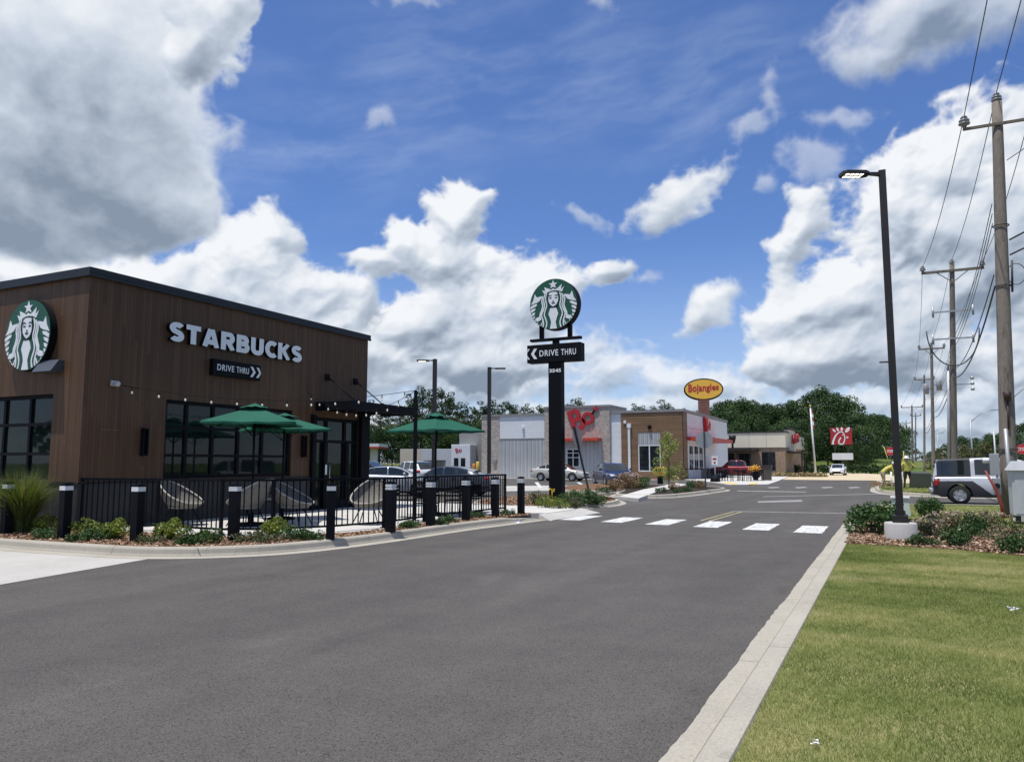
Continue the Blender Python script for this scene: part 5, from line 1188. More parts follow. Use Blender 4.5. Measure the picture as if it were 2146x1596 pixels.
for i in range(5): mb.add([(.1, 0, H_ - .4 - i * .55), (.28 + .06 * (i % 2), .1, H_ - .5 - i * .55), (.3 + .05 * ((i + 1) % 2), .05, H_ - 1.05 - i * .55), (.1, 0, H_ - .95 - i * .55)], [(0, 1, 2, 3)], i % 2)
mb.build('flag', [P('flag_red', [(.4, .06, .07), (.34, .05, .06)], 3, .8), WHITE], fp, fix=False)
hs = atD(1672, 992, 150); ho = thing('brown_roof_house', 'low house with a brown hipped roof right of the tan restaurant', 'house', hs.xy.to_3d(), R(8))
mb = MB(); mb.box(-4.2, 2.2, 0, 7, 0, 3.2); mb.build('wall', OFFG, ho); mb = MB(); mb.add([(-4.8, -.6, 3.2), (2.8, -.6, 3.2), (2.8, 7.6, 3.2), (-4.8, 7.6, 3.2), (-2.2, 3, 5.0), (.2, 3, 5.0)], [(0, 1, 5, 4), (1, 2, 5), (2, 3, 4, 5), (3, 0, 4), (0, 3, 2, 1)]); mb.build('roof', P('roof_brown', [(.16, .085, .055), (.22, .12, .08)], 2, .9), ho)
mb = MB(); mb.box(-1.2, 1.4, -.03, -.001, 1.0, 2.3); mb.build('window', GLASSD, ho)
# terrace in front of the tan restaurant
mb = MB(); mb.slab([G(1500, 1012)[:2], G(1530, 1017)[:2], G(1610, 1016)[:2], G(1630, 1009)[:2], (-10.5, 95), (-17, 95), (-17.3, 72)], -.02, .06); structure(mb.build('terrace', PATIO))
mb = MB(); mb.poly([G(1509, 1010.5, .07)[:2], G(1527, 1009.5, .07)[:2], G(1548, 1013.5, .07)[:2], G(1538, 1014.5, .07)[:2]], .066); mb.poly([G(1568, 1012.5, .07)[:2], G(1587, 1010.5, .07)[:2], G(1588, 1014, .07)[:2], G(1570, 1014.5, .07)[:2]], .066); structure(mb.build('tactile_paving', P('yellow_paving', [(.66, .48, .1), (.56, .42, .1)], 6, .8)))
tb = thing('trash_bin', 'dark brown trash bin at the end of the far patio terrace', 'bin', G(1607, 1006, .06)); mb = MB(); mb.add([(-.36, -.36, 0), (.36, -.36, 0), (.36, .36, 0), (-.36, .36, 0), (-.42, -.42, 1.2), (.42, -.42, 1.2), (.42, .42, 1.2), (-.42, .42, 1.2)], [(0, 3, 2, 1), (4, 5, 6, 7), (0, 1, 5, 4), (1, 2, 6, 5), (2, 3, 7, 6), (3, 0, 4, 7)]); mb.build('body', P('bin_brown', [(.05, .043, .035), (.07, .06, .05)], 3, .6), tb); mb = MB(); mb.box(-.47, .47, -.47, .47, 1.2, 1.32); mb.build('lid', DKB, tb)
wsn = thing('notice_sign', 'small white notice on a short post with a black round base, at the terrace corner', 'sign', G(1499, 1009, .06)); mb = MB(); mb.lathe([(0, 0), (.42, 0), (.36, .3), (.1, .5), (0, .5)], 12); mb.build('base', NAVY, wsn); mb = MB(); mb.tube([(0, 0, .4), (0, 0, 1.6)], .05, 6); mb.build('post', ALU, wsn); mb = MB(); mb.box(-.24, .24, -.05, -.02, 1.35, 2.05); mb.build('panel', WHITE, wsn); mb = MB(); mb.box(-.08, .08, -.056, -.051, 1.45, 1.6); mb.box(-.15, .15, -.056, -.051, 1.75, 1.9); mb.build('marking', LOGORED, wsn)
fl = thing('yellow_planter', 'pot of bright yellow flowers among the far patio tables', 'planter', G(1584, 1006, .06)); mb = MB(); mb.lathe([(0, 0), (.2, 0), (.28, .7), (0, .7)], 10); mb.build('pot', NAVY, fl)
rr = random.Random(3); mb = MB()
for k in range(60): a = Vector((rr.gauss(0, .24), rr.gauss(0, .2), 1.0 + rr.gauss(0, .13))); mb.sphere(a, .07, 5, 4)
mb.build('flowers', P('flower_yellow', [(.75, .42, .03), (.65, .3, .02)], 9, .7), fl)
# dark chairs and tables on that terrace, small in the picture
q0 = None; labs = ['first', 'second', 'third', 'fourth', 'fifth', 'sixth', 'seventh', 'eighth']
for i, u in enumerate((1505, 1516, 1528, 1541, 1556, 1566, 1577, 1592)):
    lab = 'dark patio chair on the far terrace, %s from the left in its row' % labs[i]; p = G(u, 1007.5, .06)
    if q0 is None: q0 = dup(d0, p, R(30), lab, 1.15); q0['group'] = 'dark chairs on the far terrace'; [bpy.data.objects.remove(c) for c in list(q0.children) if c.name.startswith('cushion')]
    else: dup(q0, p, R(37 * i), lab, 1.15)
for i, u in enumerate((1511, 1548, 1585)):
    o = dup(t1, G(u + 3, 1005.5, .06), R(10 * i), ('black patio table by the notice sign on the far terrace', 'black patio table in the middle of the far terrace', 'black patio table beside the yellow flowers on the far terrace')[i], 1.1)
rl = thing('terrace_railing', 'thin dark railing along the doors of the brick and board restaurant', 'fence', (BX1 + 1.7, BY - .3, 0)); mb = MB(); mb.box(-1.9, .03, -.03, .03, 1.0, 1.06); mb.box(-.03, .03, 0, 7, 1.0, 1.06); mb.box(-1.9, 0, -.02, .02, .1, .14); mb.build('rail', NAVY, rl)
mb = MB(); [mb.box(-1.9 + k * .145 - .01, -1.9 + k * .145 + .01, -.01, .01, .14, 1.0) for k in range(14)]; [mb.box(-.01, .01, k * .15, k * .15 + .02, .1, 1.0) for k in range(45)]; mb.build('baluster_panel', NAVY, rl)
# ------------------------------------------------------------------ vehicles
def paint(name, c, metal=.35, rough=.32): return P(name, [c, tuple(x * .9 for x in c)], 1.2, rough, metal=metal, coat=.6)
TYRE = P('tyre', [(.012, .012, .012), (.02, .02, .02)], 12, .85); ALLOY = P('alloy', [(.62, .63, .65), (.5, .51, .53)], 4, .3, metal=.85); CARGLASS = mat_glass('car_glass', (.012, .016, .018), 0, .03, .7); TRIMB = P('black_trim', [(.012, .012, .013), (.02, .02, .021)], 6, .6)
CLAD = P('grey_cladding', [(.035, .036, .039), (.045, .046, .05)], 4, .65); TAIL = P('tail_light', [(.45, .012, .012), (.35, .01, .012)], 5, .25, coat=.5); HEAD = P('head_light', [(.7, .72, .75), (.5, .52, .55)], 6, .15, coat=.8); PLATE = P('number_plate', [(.65, .66, .68), (.55, .56, .6)], 12, .5)
def interp(pts, x):
    if x <= pts[0][0]: return pts[0][1]
    for (a, b) in zip(pts, pts[1:]):
        if x <= b[0]: return a[1] + (b[1] - a[1]) * (x - a[0]) / (b[0] - a[0] + 1e-9)
    return pts[-1][1]
def car(name, lab, cat, loc, rz, S, col, scale=1.0, group=None):
    """body skin laid over stations along x (front = +x); classes choose paint, glass or trim face by face"""
    t = thing(name, lab, cat, loc, rz, group); t.scale = (scale,) * 3
    L_, Wd, top, roof, base, wheels, R_ = S['L'], S['W'], S['top'], S['roof'], S.get('base', .24), S['wheels'], S['R']
    x0, x1 = -L_ / 2, L_ / 2; N_ = S.get('n', 92); xs_ = [x0 + (x1 - x0) * i / N_ for i in range(N_ + 1)]
    ends = S.get('round', 6.0); amt = S.get('taper', .16)
    def half(x): q = abs(x) / (L_ / 2); return Wd / 2 * (1 - amt * q ** ends)
    def zlow(x):
        z = base + .10 * max(0, (abs(x) / (L_ / 2) - .86) / .14) ** 2
        for w in wheels:
            rr_ = R_ * 1.17; d = abs(x - w)
            if d < rr_: z = max(z, R_ + math.sqrt(rr_ * rr_ - d * d) * .98)
        return z
    KL = S.get('kl', 8); body = MB(); vs = []; m_ = 2 * KL + 7
    for x in xs_:
        h = half(x); zl = zlow(x); zt = max(interp(top, x), zl + .03); ring = []
        side = []
        for k in range(KL + 1):
            f = k / KL; z = zl + (zt - .05 - zl) * f; g = (z - base) / (zt - base)
            side.append((h * (.93 + .07 * math.sin(math.pi * min(1, max(0, g)) * .8 + .25)), z))
        side += [(h * .93, zt - .015), (h * .80, zt + .004), (h * .42, zt + S.get('crown', .03))]
        for (y, z) in side: ring.append((x, y, z))
        ring = ring + [(x, 0, side[-1][1] + .008)] + [(x, -y, z) for (x, y, z) in ring[::-1]]
        vs.append(ring)
    n = len(vs[0]); flat = [p for r in vs for p in r]; cls = S.get('cls'); mats = [col] + S.get('extra', [])
    groups = {}
    for i in range(len(vs) - 1):
        for k in range(n - 1):
            f = (i * n + k, (i + 1) * n + k, (i + 1) * n + k + 1, i * n + k + 1)
            c = [sum(flat[j][a] for j in f) / 4 for a in range(3)]
            groups.setdefault(cls(*c) if cls else 0, []).append(f)
    groups.setdefault(cls(x0, 0, .6) if cls else 0, []).append(tuple(range(n))); groups.setdefault(0, []).append(tuple(len(flat) - n + q for q in range(n)))
    for g, fs in groups.items(): body.add(flat, fs, g, True)
    # cabin
    ra, rb = roof[0][0], roof[-1][0]; M_ = S.get('nc', 60); cab = MB(); glass = MB(); cv = []; st = [ra + (rb - ra) * i / M_ for i in range(M_ + 1)]; tum = S.get('tumble', .76)
    for x in st:
        h = half(x); b = interp(top, x) - .01; r = max(interp(roof, x), b + .004); ring = []
        for (fy, fz) in ((.90, 0), (.895 - .02 * (1 - tum), .10), (.90 - (.90 - tum) * .36, .38), (.90 - (.90 - tum) * .66, .68), (tum + .015, .90), (tum - .06, .975), (tum * .5, .997)):
            ring.append((x, h * fy, b + (r - b) * fz))
        cv.append(ring + [(x, 0, r + .006)] + [(x, -y, z) for (x, y, z) in ring[::-1]])
    cn = len(cv[0]); cf = [p for r in cv for p in r]; cg = {}
    for i in range(len(cv) - 1):
        xm = (st[i] + st[i + 1]) / 2; slope = abs(interp(roof, st[i + 1]) - interp(roof, st[i])) / (st[1] - st[0]); hgt = interp(roof, xm) - interp(top, xm)
        for k in range(cn - 1):
            f = (i * cn + k, (i + 1) * cn + k, (i + 1) * cn + k + 1, i * cn + k + 1); kk = min(k, cn - 2 - k)
            zc = sum(cf[j][2] for j in f) / 4
            if 'cab' in S: key = S['cab'](xm, kk, slope, hgt, zc)
            elif kk in (1, 2, 3) and any(a < xm < b for a, b in S['win']) and hgt > .16: key = 'g'
            elif kk >= 5 and slope > .3: key = 'g'
            elif kk == 4 and slope > .42: key = 0
            else: key = 0
            cg.setdefault(key, []).append(f)
    capk = S.get('capk', 0)
    cg.setdefault(capk, []).append(tuple(range(cn)))
    for key, fs in cg.items(): (glass if key == 'g' else body).add(cf, fs, 0 if key == 'g' else key, True)
    def shrink(mb):   # drop unused vertices
        used = sorted({i for f in mb.f for i in f}); mp = {o: i for i, o in enumerate(used)}; mb.v = [mb.v[i] for i in used]; mb.f = [[mp[i] for i in f] for f in mb.f]; return mb
    o = shrink(body).build('body', mats, t)
    shrink(glass).build('window', CARGLASS, t)
    # wheel wells and floor
    mb = MB(); mb.box(x0 + .25, x1 - .25, -Wd / 2 + .22, Wd / 2 - .22, base - .03, .62); mb.build('underbody', TRIMB, t)
    for w in wheels:
        for s in (1, -1):
            c = Vector((w, s * (Wd / 2 - .115), R_)); we = bpy.data.objects.new('wheel', None); COL.objects.link(we); we.parent = t; we.location = c; we.rotation_euler = (0, 0, 0 if s < 0 else math.pi); we.empty_display_size = .1
            mb = MB(Matrix.Rotation(math.pi / 2, 4, 'X')); mb.lathe([(R_ * .62, -.1), (R_ * .93, -.1), (R_, -.07), (R_, .07), (R_ * .93, .1), (R_ * .62, .1)], 26); mb.build('tyre', TYRE, we)
            mb = MB(Matrix.Rotation(math.pi / 2, 4, 'X')); mb.lathe([(R_ * .66, .085), (R_ * .58, .095), (R_ * .56, .03), (0, .03)], 26, 1)
            for q in range(S.get('spokes', 7)):
                a = 2 * math.pi * q / S.get('spokes', 7); ws = S.get('spw', .12) * R_; c_, s_ = math.cos(a), math.sin(a)
                mb.add([(.1 * R_ * c_ - ws * s_ * .8, .1 * R_ * s_ + ws * c_ * .8, .085), (.1 * R_ * c_ + ws * s_ * .8, .1 * R_ * s_ - ws * c_ * .8, .085), (.61 * R_ * c_ + ws * s_, .61 * R_ * s_ - ws * c_, .09), (.61 * R_ * c_ - ws * s_, .61 * R_ * s_ + ws * c_, .09)], [(0, 1, 2, 3)])
            mb.lathe([(R_ * .66, .086), (R_ * .55, .098), (R_ * .53, .05)], 26); mb.lathe([(.15 * R_, .09), (.1 * R_, .1), (0, .1)], 12); mb.build('rim', [ALLOY, TRIMB], we, fix=False)
    yb = lambda x: half(x)
    for s in (1, -1):
        if 'head' in S:
            a = S['head']; mb = MB(); x = a[0]; mb.add([(x1 - .03 - .0, s * yb(x1) * .55, a[1]), (x1 - .0, s * yb(x1) * .60, a[2]), (x, s * (yb(x) * 1.0 + .004), a[3]), (x - .02, s * (yb(x) * .985 + .004), a[3] - (a[2] - a[1]) * 0.7 - .02), (x1 - .22, s * (yb(x1 - .2) * .93), a[2] + .0)], [(0, 1, 4), (1, 2, 4), (2, 3, 4), (3, 0, 4)])
            mb.sphere((x1 - .16, s * yb(x1 - .1) * .78, (a[1] + a[2]) / 2), .12, 10, 6, 0, (1.2, 1.5, .55)); mb.build('headlight', HEAD, t)
        if 'tail' in S:
            a = S['tail']; mb = MB(); mb.sphere((x0 + .14, s * yb(x0 + .14) * .86, (a[0] + a[1]) / 2), .1, 10, 6, 0, (1.5, 1.5, (a[1] - a[0]) / .2)); mb.build('taillight', TAIL, t)
        xm = S['mirror']; mb = MB(); mb.sphere((xm, s * (Wd / 2 + .08), interp(top, xm) + .1), .1, 8, 6, 0, (.7, 1.0, .75)); mb.bar((xm, s * Wd * .42, interp(top, xm) + .04), (xm, s * (Wd / 2 + .04), interp(top, xm) + .08), .04); mb.build('mirror', S.get('mirrormat', col), t)
        for hx in S.get('handles', ()):
            mb = MB(); mb.box(hx, hx + .2, s * yb(hx) * .985 - .03, s * yb(hx) * .985 + .035, S.get('hz', .86), S.get('hz', .86) + .035); mb.build('door_handle', S.get('mirrormat', col), t)
    if 'grille' in S:
        a = S['grille']; mb = MB(); mb.plate([], 0, 0) if 0 else None
        mb.box(x1 - .10, x1 + .004, -a[0], a[0], a[1], a[2]); mb.box(x1 - .1, x1 + .006, -.5, .5, .28, .40); mb.build('grille', TRIMB, t)
        if a[3]:
            mb = MB(); 
            for s in (1, -1): mb.bar((x1 + .012, s * a[0] * 1.3, a[2] + .01), (x1 + .02, s * .12, a[1] + .0), .035)
            mb.sphere((x1 + .02, 0, (a[1] + a[2]) / 2 + .02), .07, 8, 6, 0, (.3, 1, 1)); mb.build('chrome', ALLOY, t)
    mb = MB(); mb.box(x0 - .012, x0 + .02, -.16, .16, S.get('pz', .72), S.get('pz', .72) + .13)
    mb.build('number_plate', PLATE, t)
    return t
SEDAN = dict(L=4.7, W=1.83, R=.335, wheels=(-1.38, 1.40), top=[(-2.35, .72), (-2.3, .94), (-2.2, 1.01), (-1.6, 1.03), (-.9, 1.0), (.9, .95), (1.2, .93), (1.9, .80), (2.2, .69), (2.35, .52)],
             roof=[(-1.95, 1.03), (-1.45, 1.24), (-.95, 1.38), (-.4, 1.45), (.1, 1.45), (.5, 1.38), (1.25, .95)], win=[(-1.62, -.98), (-.94, -.22), (-.14, .92)], head=(1.75, .58, .72, .80), tail=(.74, .94), mirror=.72, handles=(-.75, .1), grille=(.35, .48, .64, False))
COUPE = dict(SEDAN, top=[(-2.35, .74), (-2.3, .96), (-2.2, 1.02), (-1.6, 1.05), (-.9, 1.0), (.9, .94), (1.2, .92), (1.9, .80), (2.2, .70), (2.35, .52)], roof=[(-1.85, 1.04), (-1.2, 1.27), (-.7, 1.38), (-.2, 1.41), (.2, 1.38), (.5, 1.31), (1.2, .93)], win=[(-1.3, -.9), (-.86, -.12), (-.05, .9)])
NOSE = dict(SEDAN, grille=(.38, .52, .70, True), taper=.22)
SUVS = dict(L=4.6, W=1.88, R=.37, wheels=(-1.32, 1.4), base=.3, top=[(-2.3, .8), (-2.25, 1.1), (-1.5, 1.12), (.9, 1.06), (1.9, .95), (2.2, .82), (2.3, .6)], roof=[(-2.2, 1.12), (-1.9, 1.5), (-1.5, 1.64), (-.4, 1.69), (.2, 1.66), (1.2, 1.08)], win=[(-1.85, -1.05), (-1.0, -.2), (-.12, .85)], head=(1.75, .75, .88, .98), tail=(.86, 1.12), mirror=.75, handles=(-.8, .1), hz=.98, grille=(.45, .6, .8, False))
# boxy two-tone wagon at the side entrance
SIL = paint('silver_paint', (.62, .64, .68), .12, .38); 
def bcls(x, y, z):
    if z < .40: return 1
    if abs(y) > .55 and z < .88 and x < -.84 + (.88 - z) * 1.25: return 1
    if x < -2.0 and z < .78: return 1
    return 0
def bcab(x, kk, slope, h, z):
    if x < -2.02 and kk >= 4: return 'g' if slope > 1.0 else 1
    if kk in (1, 2, 3):
        if -2.02 < x < -.90: return 'g'
        if -.74 < x < -.02 - (.08 if kk == 1 else 0): return 'g'
        if .16 < x < 1.2: return 'g'
        return 0
    if kk == 0: return 0 if x > -.88 else 1
    if kk >= 5 and slope > .45: return 'g'
    if kk == 4: return 0 if -.88 < x < .9 else 1
    return 1
ELEM = dict(L=4.3, W=1.82, R=.36, wheels=(-1.28, 1.28), base=.30, n=230, kl=24, taper=.08, round=8, top=[(-2.15, .95), (-2.1, 1.03), (-1.0, 1.05), (.9, 1.03), (1.7, .98), (2.05, .88), (2.15, .6)],
            roof=[(-2.14, 1.03), (-2.03, 1.62), (-1.9, 1.70), (-.6, 1.76), (.5, 1.74), (.8, 1.66), (1.45, 1.03)], nc=80, tumble=.82, win=[], cls=bcls, cab=bcab, capk=1, extra=[CLAD], mirror=.98, mirrormat=TRIMB, handles=(.12,), hz=.82, head=(1.8, .75, .92, .95), spokes=5, spw=.24, grille=(.4, .6, .75, False), pz=.68)
p = G(2013, 1064, 0) * 1.085; ex = car('parked_car', 'silver and dark grey boxy wagon waiting in the side entrance behind the utility pole', 'car', (p.x + 1.28, p.y + .75, 0), R(0), ELEM, SIL, 1.0)
for s in (-1, 1):
    mb = MB(); mb.box(-2.12, -1.93, s * .86 - .03, s * .86 + .045, .78, .98); mb.box(-2.10, -1.98, s * .865 - .03, s * .865 + .046, .70, .78); mb.build('taillight', TAIL, ex, bevel=.015)
    mb = MB(); mb.box(-2.09, -1.99, s * .862 - .03, s * .862 + .049, .91, .975); mb.build('reversing_light', HEAD, ex)
mb = MB(); mb.box(-2.24, -2.05, -.82, .82, .44, .58); mb.build('bumper', P('bumper_silver', [(.42, .44, .47), (.36, .38, .41)], 3, .4), ex, bevel=.03)
mb = MB(); mb.box(-2.16, -2.13, -.3, .3, .62, .76); mb.build('number_plate', PLATE, ex)
mb = MB(); mb.tube([(-2.2, .5, .33), (-1.9, .5, .33)], .035, 8); mb.build('exhaust_pipe', ALLOY, ex)
c = atY(1174, 1004, 63.0); car('parked_car', 'pale cream sedan parked side-on before the grey sheet wall, behind the pylon post', 'car', (c.x, 63, 0), R(0), SEDAN, paint('cream_paint', (.58, .56, .50), .25), 1.06)
c = G(1281, 1018, 0); car('parked_car', 'dark blue sedan facing the camera by the flowering island shrubs', 'car', (c.x - .3, c.y + 1.2, 0), R(-90 + 34), NOSE, paint('blue_paint', (.008, .014, .07)), 1.08)
c = G(822, 1010, 0); c = atD(822, 1000, 38); car('parked_car', 'light silver coupe seen from behind, left of the black light post', 'car', (c.x, c.y, 0), R(26), COUPE, paint('light_silver_paint', (.42, .45, .50)), 1.0)
c = atD(938, 1000, 37.5); car('parked_car', 'slate grey sedan nose to the left, behind the right green umbrella', 'car', (c.x, c.y, 0), R(190), COUPE, paint('slate_paint', (.075, .085, .105)), 1.0)
c = atD(772, 1000, 47); car('parked_car', 'dark charcoal crossover half hidden by the shop entrance', 'car', (c.x, c.y, 0), R(12), SUVS, paint('charcoal_paint', (.04, .042, .05)), 1.0)
c = atD(866, 1000, 54); car('parked_car', 'white crossover behind the silver coupe, before the container', 'car', (c.x, c.y, 0), R(150), SUVS, paint('white_paint_car', (.66, .68, .70), .1), 1.0)
c = atD(1757, 996, 108); car('moving_car', 'white sedan coming head-on along the drive in the distance', 'car', (c.x, c.y, .02), R(-92), dict(SEDAN, grille=(.5, .34, .56, False)), paint('bright_white_paint', (.72, .73, .75), .05), .98)
TRUCK = dict(L=5.6, W=1.98, R=.4, wheels=(-1.7, 1.75), base=.42, top=[(-2.8, .95), (-2.75, 1.2), (1.3, 1.2), (2.4, 1.12), (2.75, 1.02), (2.8, .7)], roof=[(-.75, 1.2), (-.6, 1.75), (-.2, 1.86), (.8, 1.84), (1.05, 1.72), (1.6, 1.2)], win=[(-.55, .1), (.2, 1.15)], head=(2.3, .85, 1.02, 1.08), tail=(.85, 1.15), mirror=1.1, grille=(.6, .7, 1.0, False))
c = atD(1549, 995, 84); car('parked_car', 'dark red pickup truck parked side-on before the tan restaurant patio', 'pickup', (c.x, c.y, 0), R(184), TRUCK, paint('red_paint', (.19, .012, .018)), 1.0)
# ------------------------------------------------------------------ trees, shrubs, grasses
def leaf_cards(rs, centers, outward, size, asp=.62, jitter=.8):
    """one folded-looking four-cornered leaf (or spray) per centre, facing roughly outward"""
    n = len(centers); d = outward + rs.normal(0, jitter, (n, 3)); d /= np.linalg.norm(d, axis=1, keepdims=True) + 1e-9
    a = np.cross(d, rs.normal(0, 1, (n, 3))); a /= np.linalg.norm(a, axis=1, keepdims=True) + 1e-9; b = np.cross(d, a)
    s = (size * (.6 + .8 * rs.rand(n)))[:, None] * .5
    return np.stack([centers - a * s, centers + b * s * asp - a * s * .1, centers + a * s, centers - b * s * asp + a * s * .15], 1)
def clump_points(rs, c, r, n, hollow=.55):
    d = rs.normal(0, 1, (n, 3)); d /= np.linalg.norm(d, axis=1, keepdims=True); q = (hollow + (1 - hollow) * rs.rand(n, 1) ** .6)
    return c + d * q * r, d
def foliage(name, rs, clumps, per, size, mat, parent, flat=.75, jitter=.8, asp=.62, tvar=.22, tbase=None):
    Vs = []; T = []
    for (c, r) in clumps:
        n = max(4, int(per * (r ** 2))); p, d = clump_points(rs, np.array(c), np.array([r, r, r * flat]), n)
        Vs.append(leaf_cards(rs, p, d, np.full(n, size), asp, jitter)); b = (tbase if tbase is not None else .5) + rs.normal(0, .19)
        T.append(np.clip(b + rs.normal(0, tvar, n), 0, 1))
    return faces_mesh(name, np.concatenate(Vs), 4, np.concatenate(T), mat, parent)
BARK = P('bark', [(.10, .075, .055), (.16, .125, .095), (.06, .045, .035)], 6, .95, .8, 25, stretch=(1, 1, .25))
LPINE = mat_leaf('pine_needles', [(.012, .026, .010), (.022, .045, .015), (.036, .064, .02), (.06, .088, .03)], .15, .7)
LBROAD = mat_leaf('broad_leaves', [(.012, .03, .009), (.024, .056, .015), (.044, .088, .024), (.085, .135, .04)], .2, .6)
LOLIVE = mat_leaf('olive_leaves', [(.04, .055, .018), (.07, .085, .028), (.11, .115, .04), (.15, .13, .06)], .2, .6)
def trunk_mb(rs, h, r0, limbs, bend=.4):
    mb = MB(); pts = [(bend * math.sin(k * .6 + rs.rand()) * .15 * k / 8, bend * math.cos(k * .5) * .12 * k / 8, h * k / 8) for k in range(9)]
    mb.tube(pts, [r0 * (1 - .75 * k / 8) * (1.25 if k == 0 else 1) for k in range(9)], 8)
    for (c, r) in limbs:
        z = min(c[2] - .1 * h * .3, h * .95) * (.72 + .2 * rs.rand()); i = min(7, int(8 * z / h)); a = Vector(pts[i]); b = Vector(c); m = a.lerp(b, .5) + Vector((0, 0, -.04 * h))
        mb.tube([a, m, b], [r0 * .3, r0 * .2, r0 * .06], 5)
    return mb
def pine(seed, lab, h=18):
    rs = np.random.RandomState(seed); t = thing('pine_tree', lab, 'tree', (0, 0, 0), 0, 'pines behind the car park'); cl = []
    z = h * .38
    while z < h:
        f = (z - h * .38) / (h * .62); sp = (1 - f) ** .7 * h * .17 + .5
        for k in range(rs.randint(3, 6)):
            a = rs.rand() * 6.283; d = sp * (.25 + .85 * rs.rand()); cl.append(((d * math.cos(a), d * math.sin(a), z + rs.normal(0, .5)), .65 + .9 * rs.rand() * (1 - .4 * f)))
        z += h * .052
    foliage('crown', rs, cl, 66, .36, LPINE, t, .62, .9)
    trunk_mb(rs, h * .96, h * .016, [c for c in cl if c[1] > 1.1][:14]).build('trunk', BARK, t); return t
def broad(seed, lab, h=14, w=5, mat=LBROAD, grp='trees behind the restaurants', per=62, size=.36, low=.22):
    rs = np.random.RandomState(seed); t = thing('broadleaf_tree', lab, 'tree', (0, 0, 0), 0, grp); cl = []
    for k in range(46):
        a = rs.rand() * 6.283; u = rs.rand() ** .5; z = low + (1 - low) * rs.rand(); prof = math.sin(math.pi * min(1, max(.06, (z - low + .12) / (1.1 - low)))) ** .62
        cl.append(((w * u * prof * math.cos(a), w * u * prof * math.sin(a), h * z), (.085 + .085 * rs.rand()) * h * (.75 + .25 * prof)))
    foliage('crown', rs, cl, per, size, mat, t, .8, .75)
    trunk_mb(rs, h * .7, h * .022, [c for c in cl if c[1] > .12 * h][:10]).build('trunk', BARK, t); return t
rt = random.Random(21)
SLOT = {}
def place(protos, spots, label_fn):
    for i, (u, v, dist) in enumerate(spots):
        src, h0 = protos[i % len(protos)]; top = atD(u, v, dist); p = atD(u, 970, dist); s = max(.3, top.z / h0); k = (s * rt.uniform(.9, 1.15), s * rt.uniform(.9, 1.15), s); rz = rt.uniform(0, 6.28)
        key = id(src); lab = label_fn(i, u)
        if key not in SLOT: SLOT[key] = 1; src.location = (p.x, p.y, -.1); src.scale = k; src.rotation_euler = (0, 0, rz); src['label'] = lab
        else: dup(src, (p.x, p.y, -.1), rz, lab, k)
pines = [(pine(31 + k, 'tall pine', 18), 18.6) for k in range(4)]
br = [(broad(51 + k, 'broad tree', 14, 4.6), 14.6) for k in range(4)]
wide = [(broad(61 + k, 'wide tree', 15, 7.5), 15.6) for k in range(3)]
olive = [(broad(71 + k, 'olive tree', 6, 3.2, LOLIVE, 'young trees along the highway', 120, .3, .1), 6.3) for k in range(2)]
sp = [(735, 842, 150), (772, 838, 150), (795, 860, 132), (812, 850, 145), (838, 842, 150), (862, 826, 158), (884, 803, 160), (905, 812, 150), (925, 806, 158), (943, 822, 150), (958, 838, 140), (978, 840, 150), (996, 846, 145), (1012, 842, 155), (1032, 832, 168), (1052, 838, 160), (1068, 835, 166), (1082, 848, 160), (1100, 842, 168), (1118, 850, 160), (1133, 842, 168), (1195, 838, 160), (1214, 830, 168), (1232, 848, 160), (1258, 852, 168), (1275, 856, 160), (1335, 842, 168), (1352, 846, 170), (1375, 845, 165), (1398, 838, 170), (1415, 848, 170), (1440, 852, 168), (1462, 856, 165), (1480, 858, 168)]
pl = ['pine reaching above the entrance canopy', 'pine just right of the shop corner', 'lower dense pine by the fuel canopy', 'pine between shop corner and light post', 'pine left of the black light post top', 'pine right of the black light post', 'tallest pine crown left of the lit lot lamp', 'tall pine behind the lit lot lamp', 'tall pine right of the lit lot lamp', 'pine over the right green umbrella', 'pine above the right tip of the green umbrella',
      'pine between the two lot lamps', 'pine left of the unlit lot lamp', 'pine close behind the unlit lot lamp', 'pine at the left end of the white siding', 'pine over the white siding, second from the left', 'pine over the white siding, third from the left', 'low pine over the white siding', 'pine over the roof unit', 'low pine left of the pylon post', 'pine touching the left edge of the pylon post', 'pine right of the pylon post above the brick tower',
      'pine over the tilted red tower letters', 'low pine behind the tower roof unit', 'low pine right of the tower roof unit', 'lowest pine at the tower end', 'pine over the brown boards, left', 'pine over the brown boards, second', 'pine over the brown boards, third', 'tallest pine over the brown boards', 'pine near the corner of the brown boards', 'pine left of the oval sign', 'small pine just left of the brick pylon', 'pine behind the red brick pylon']
place(pines, sp, lambda i, u: pl[i])
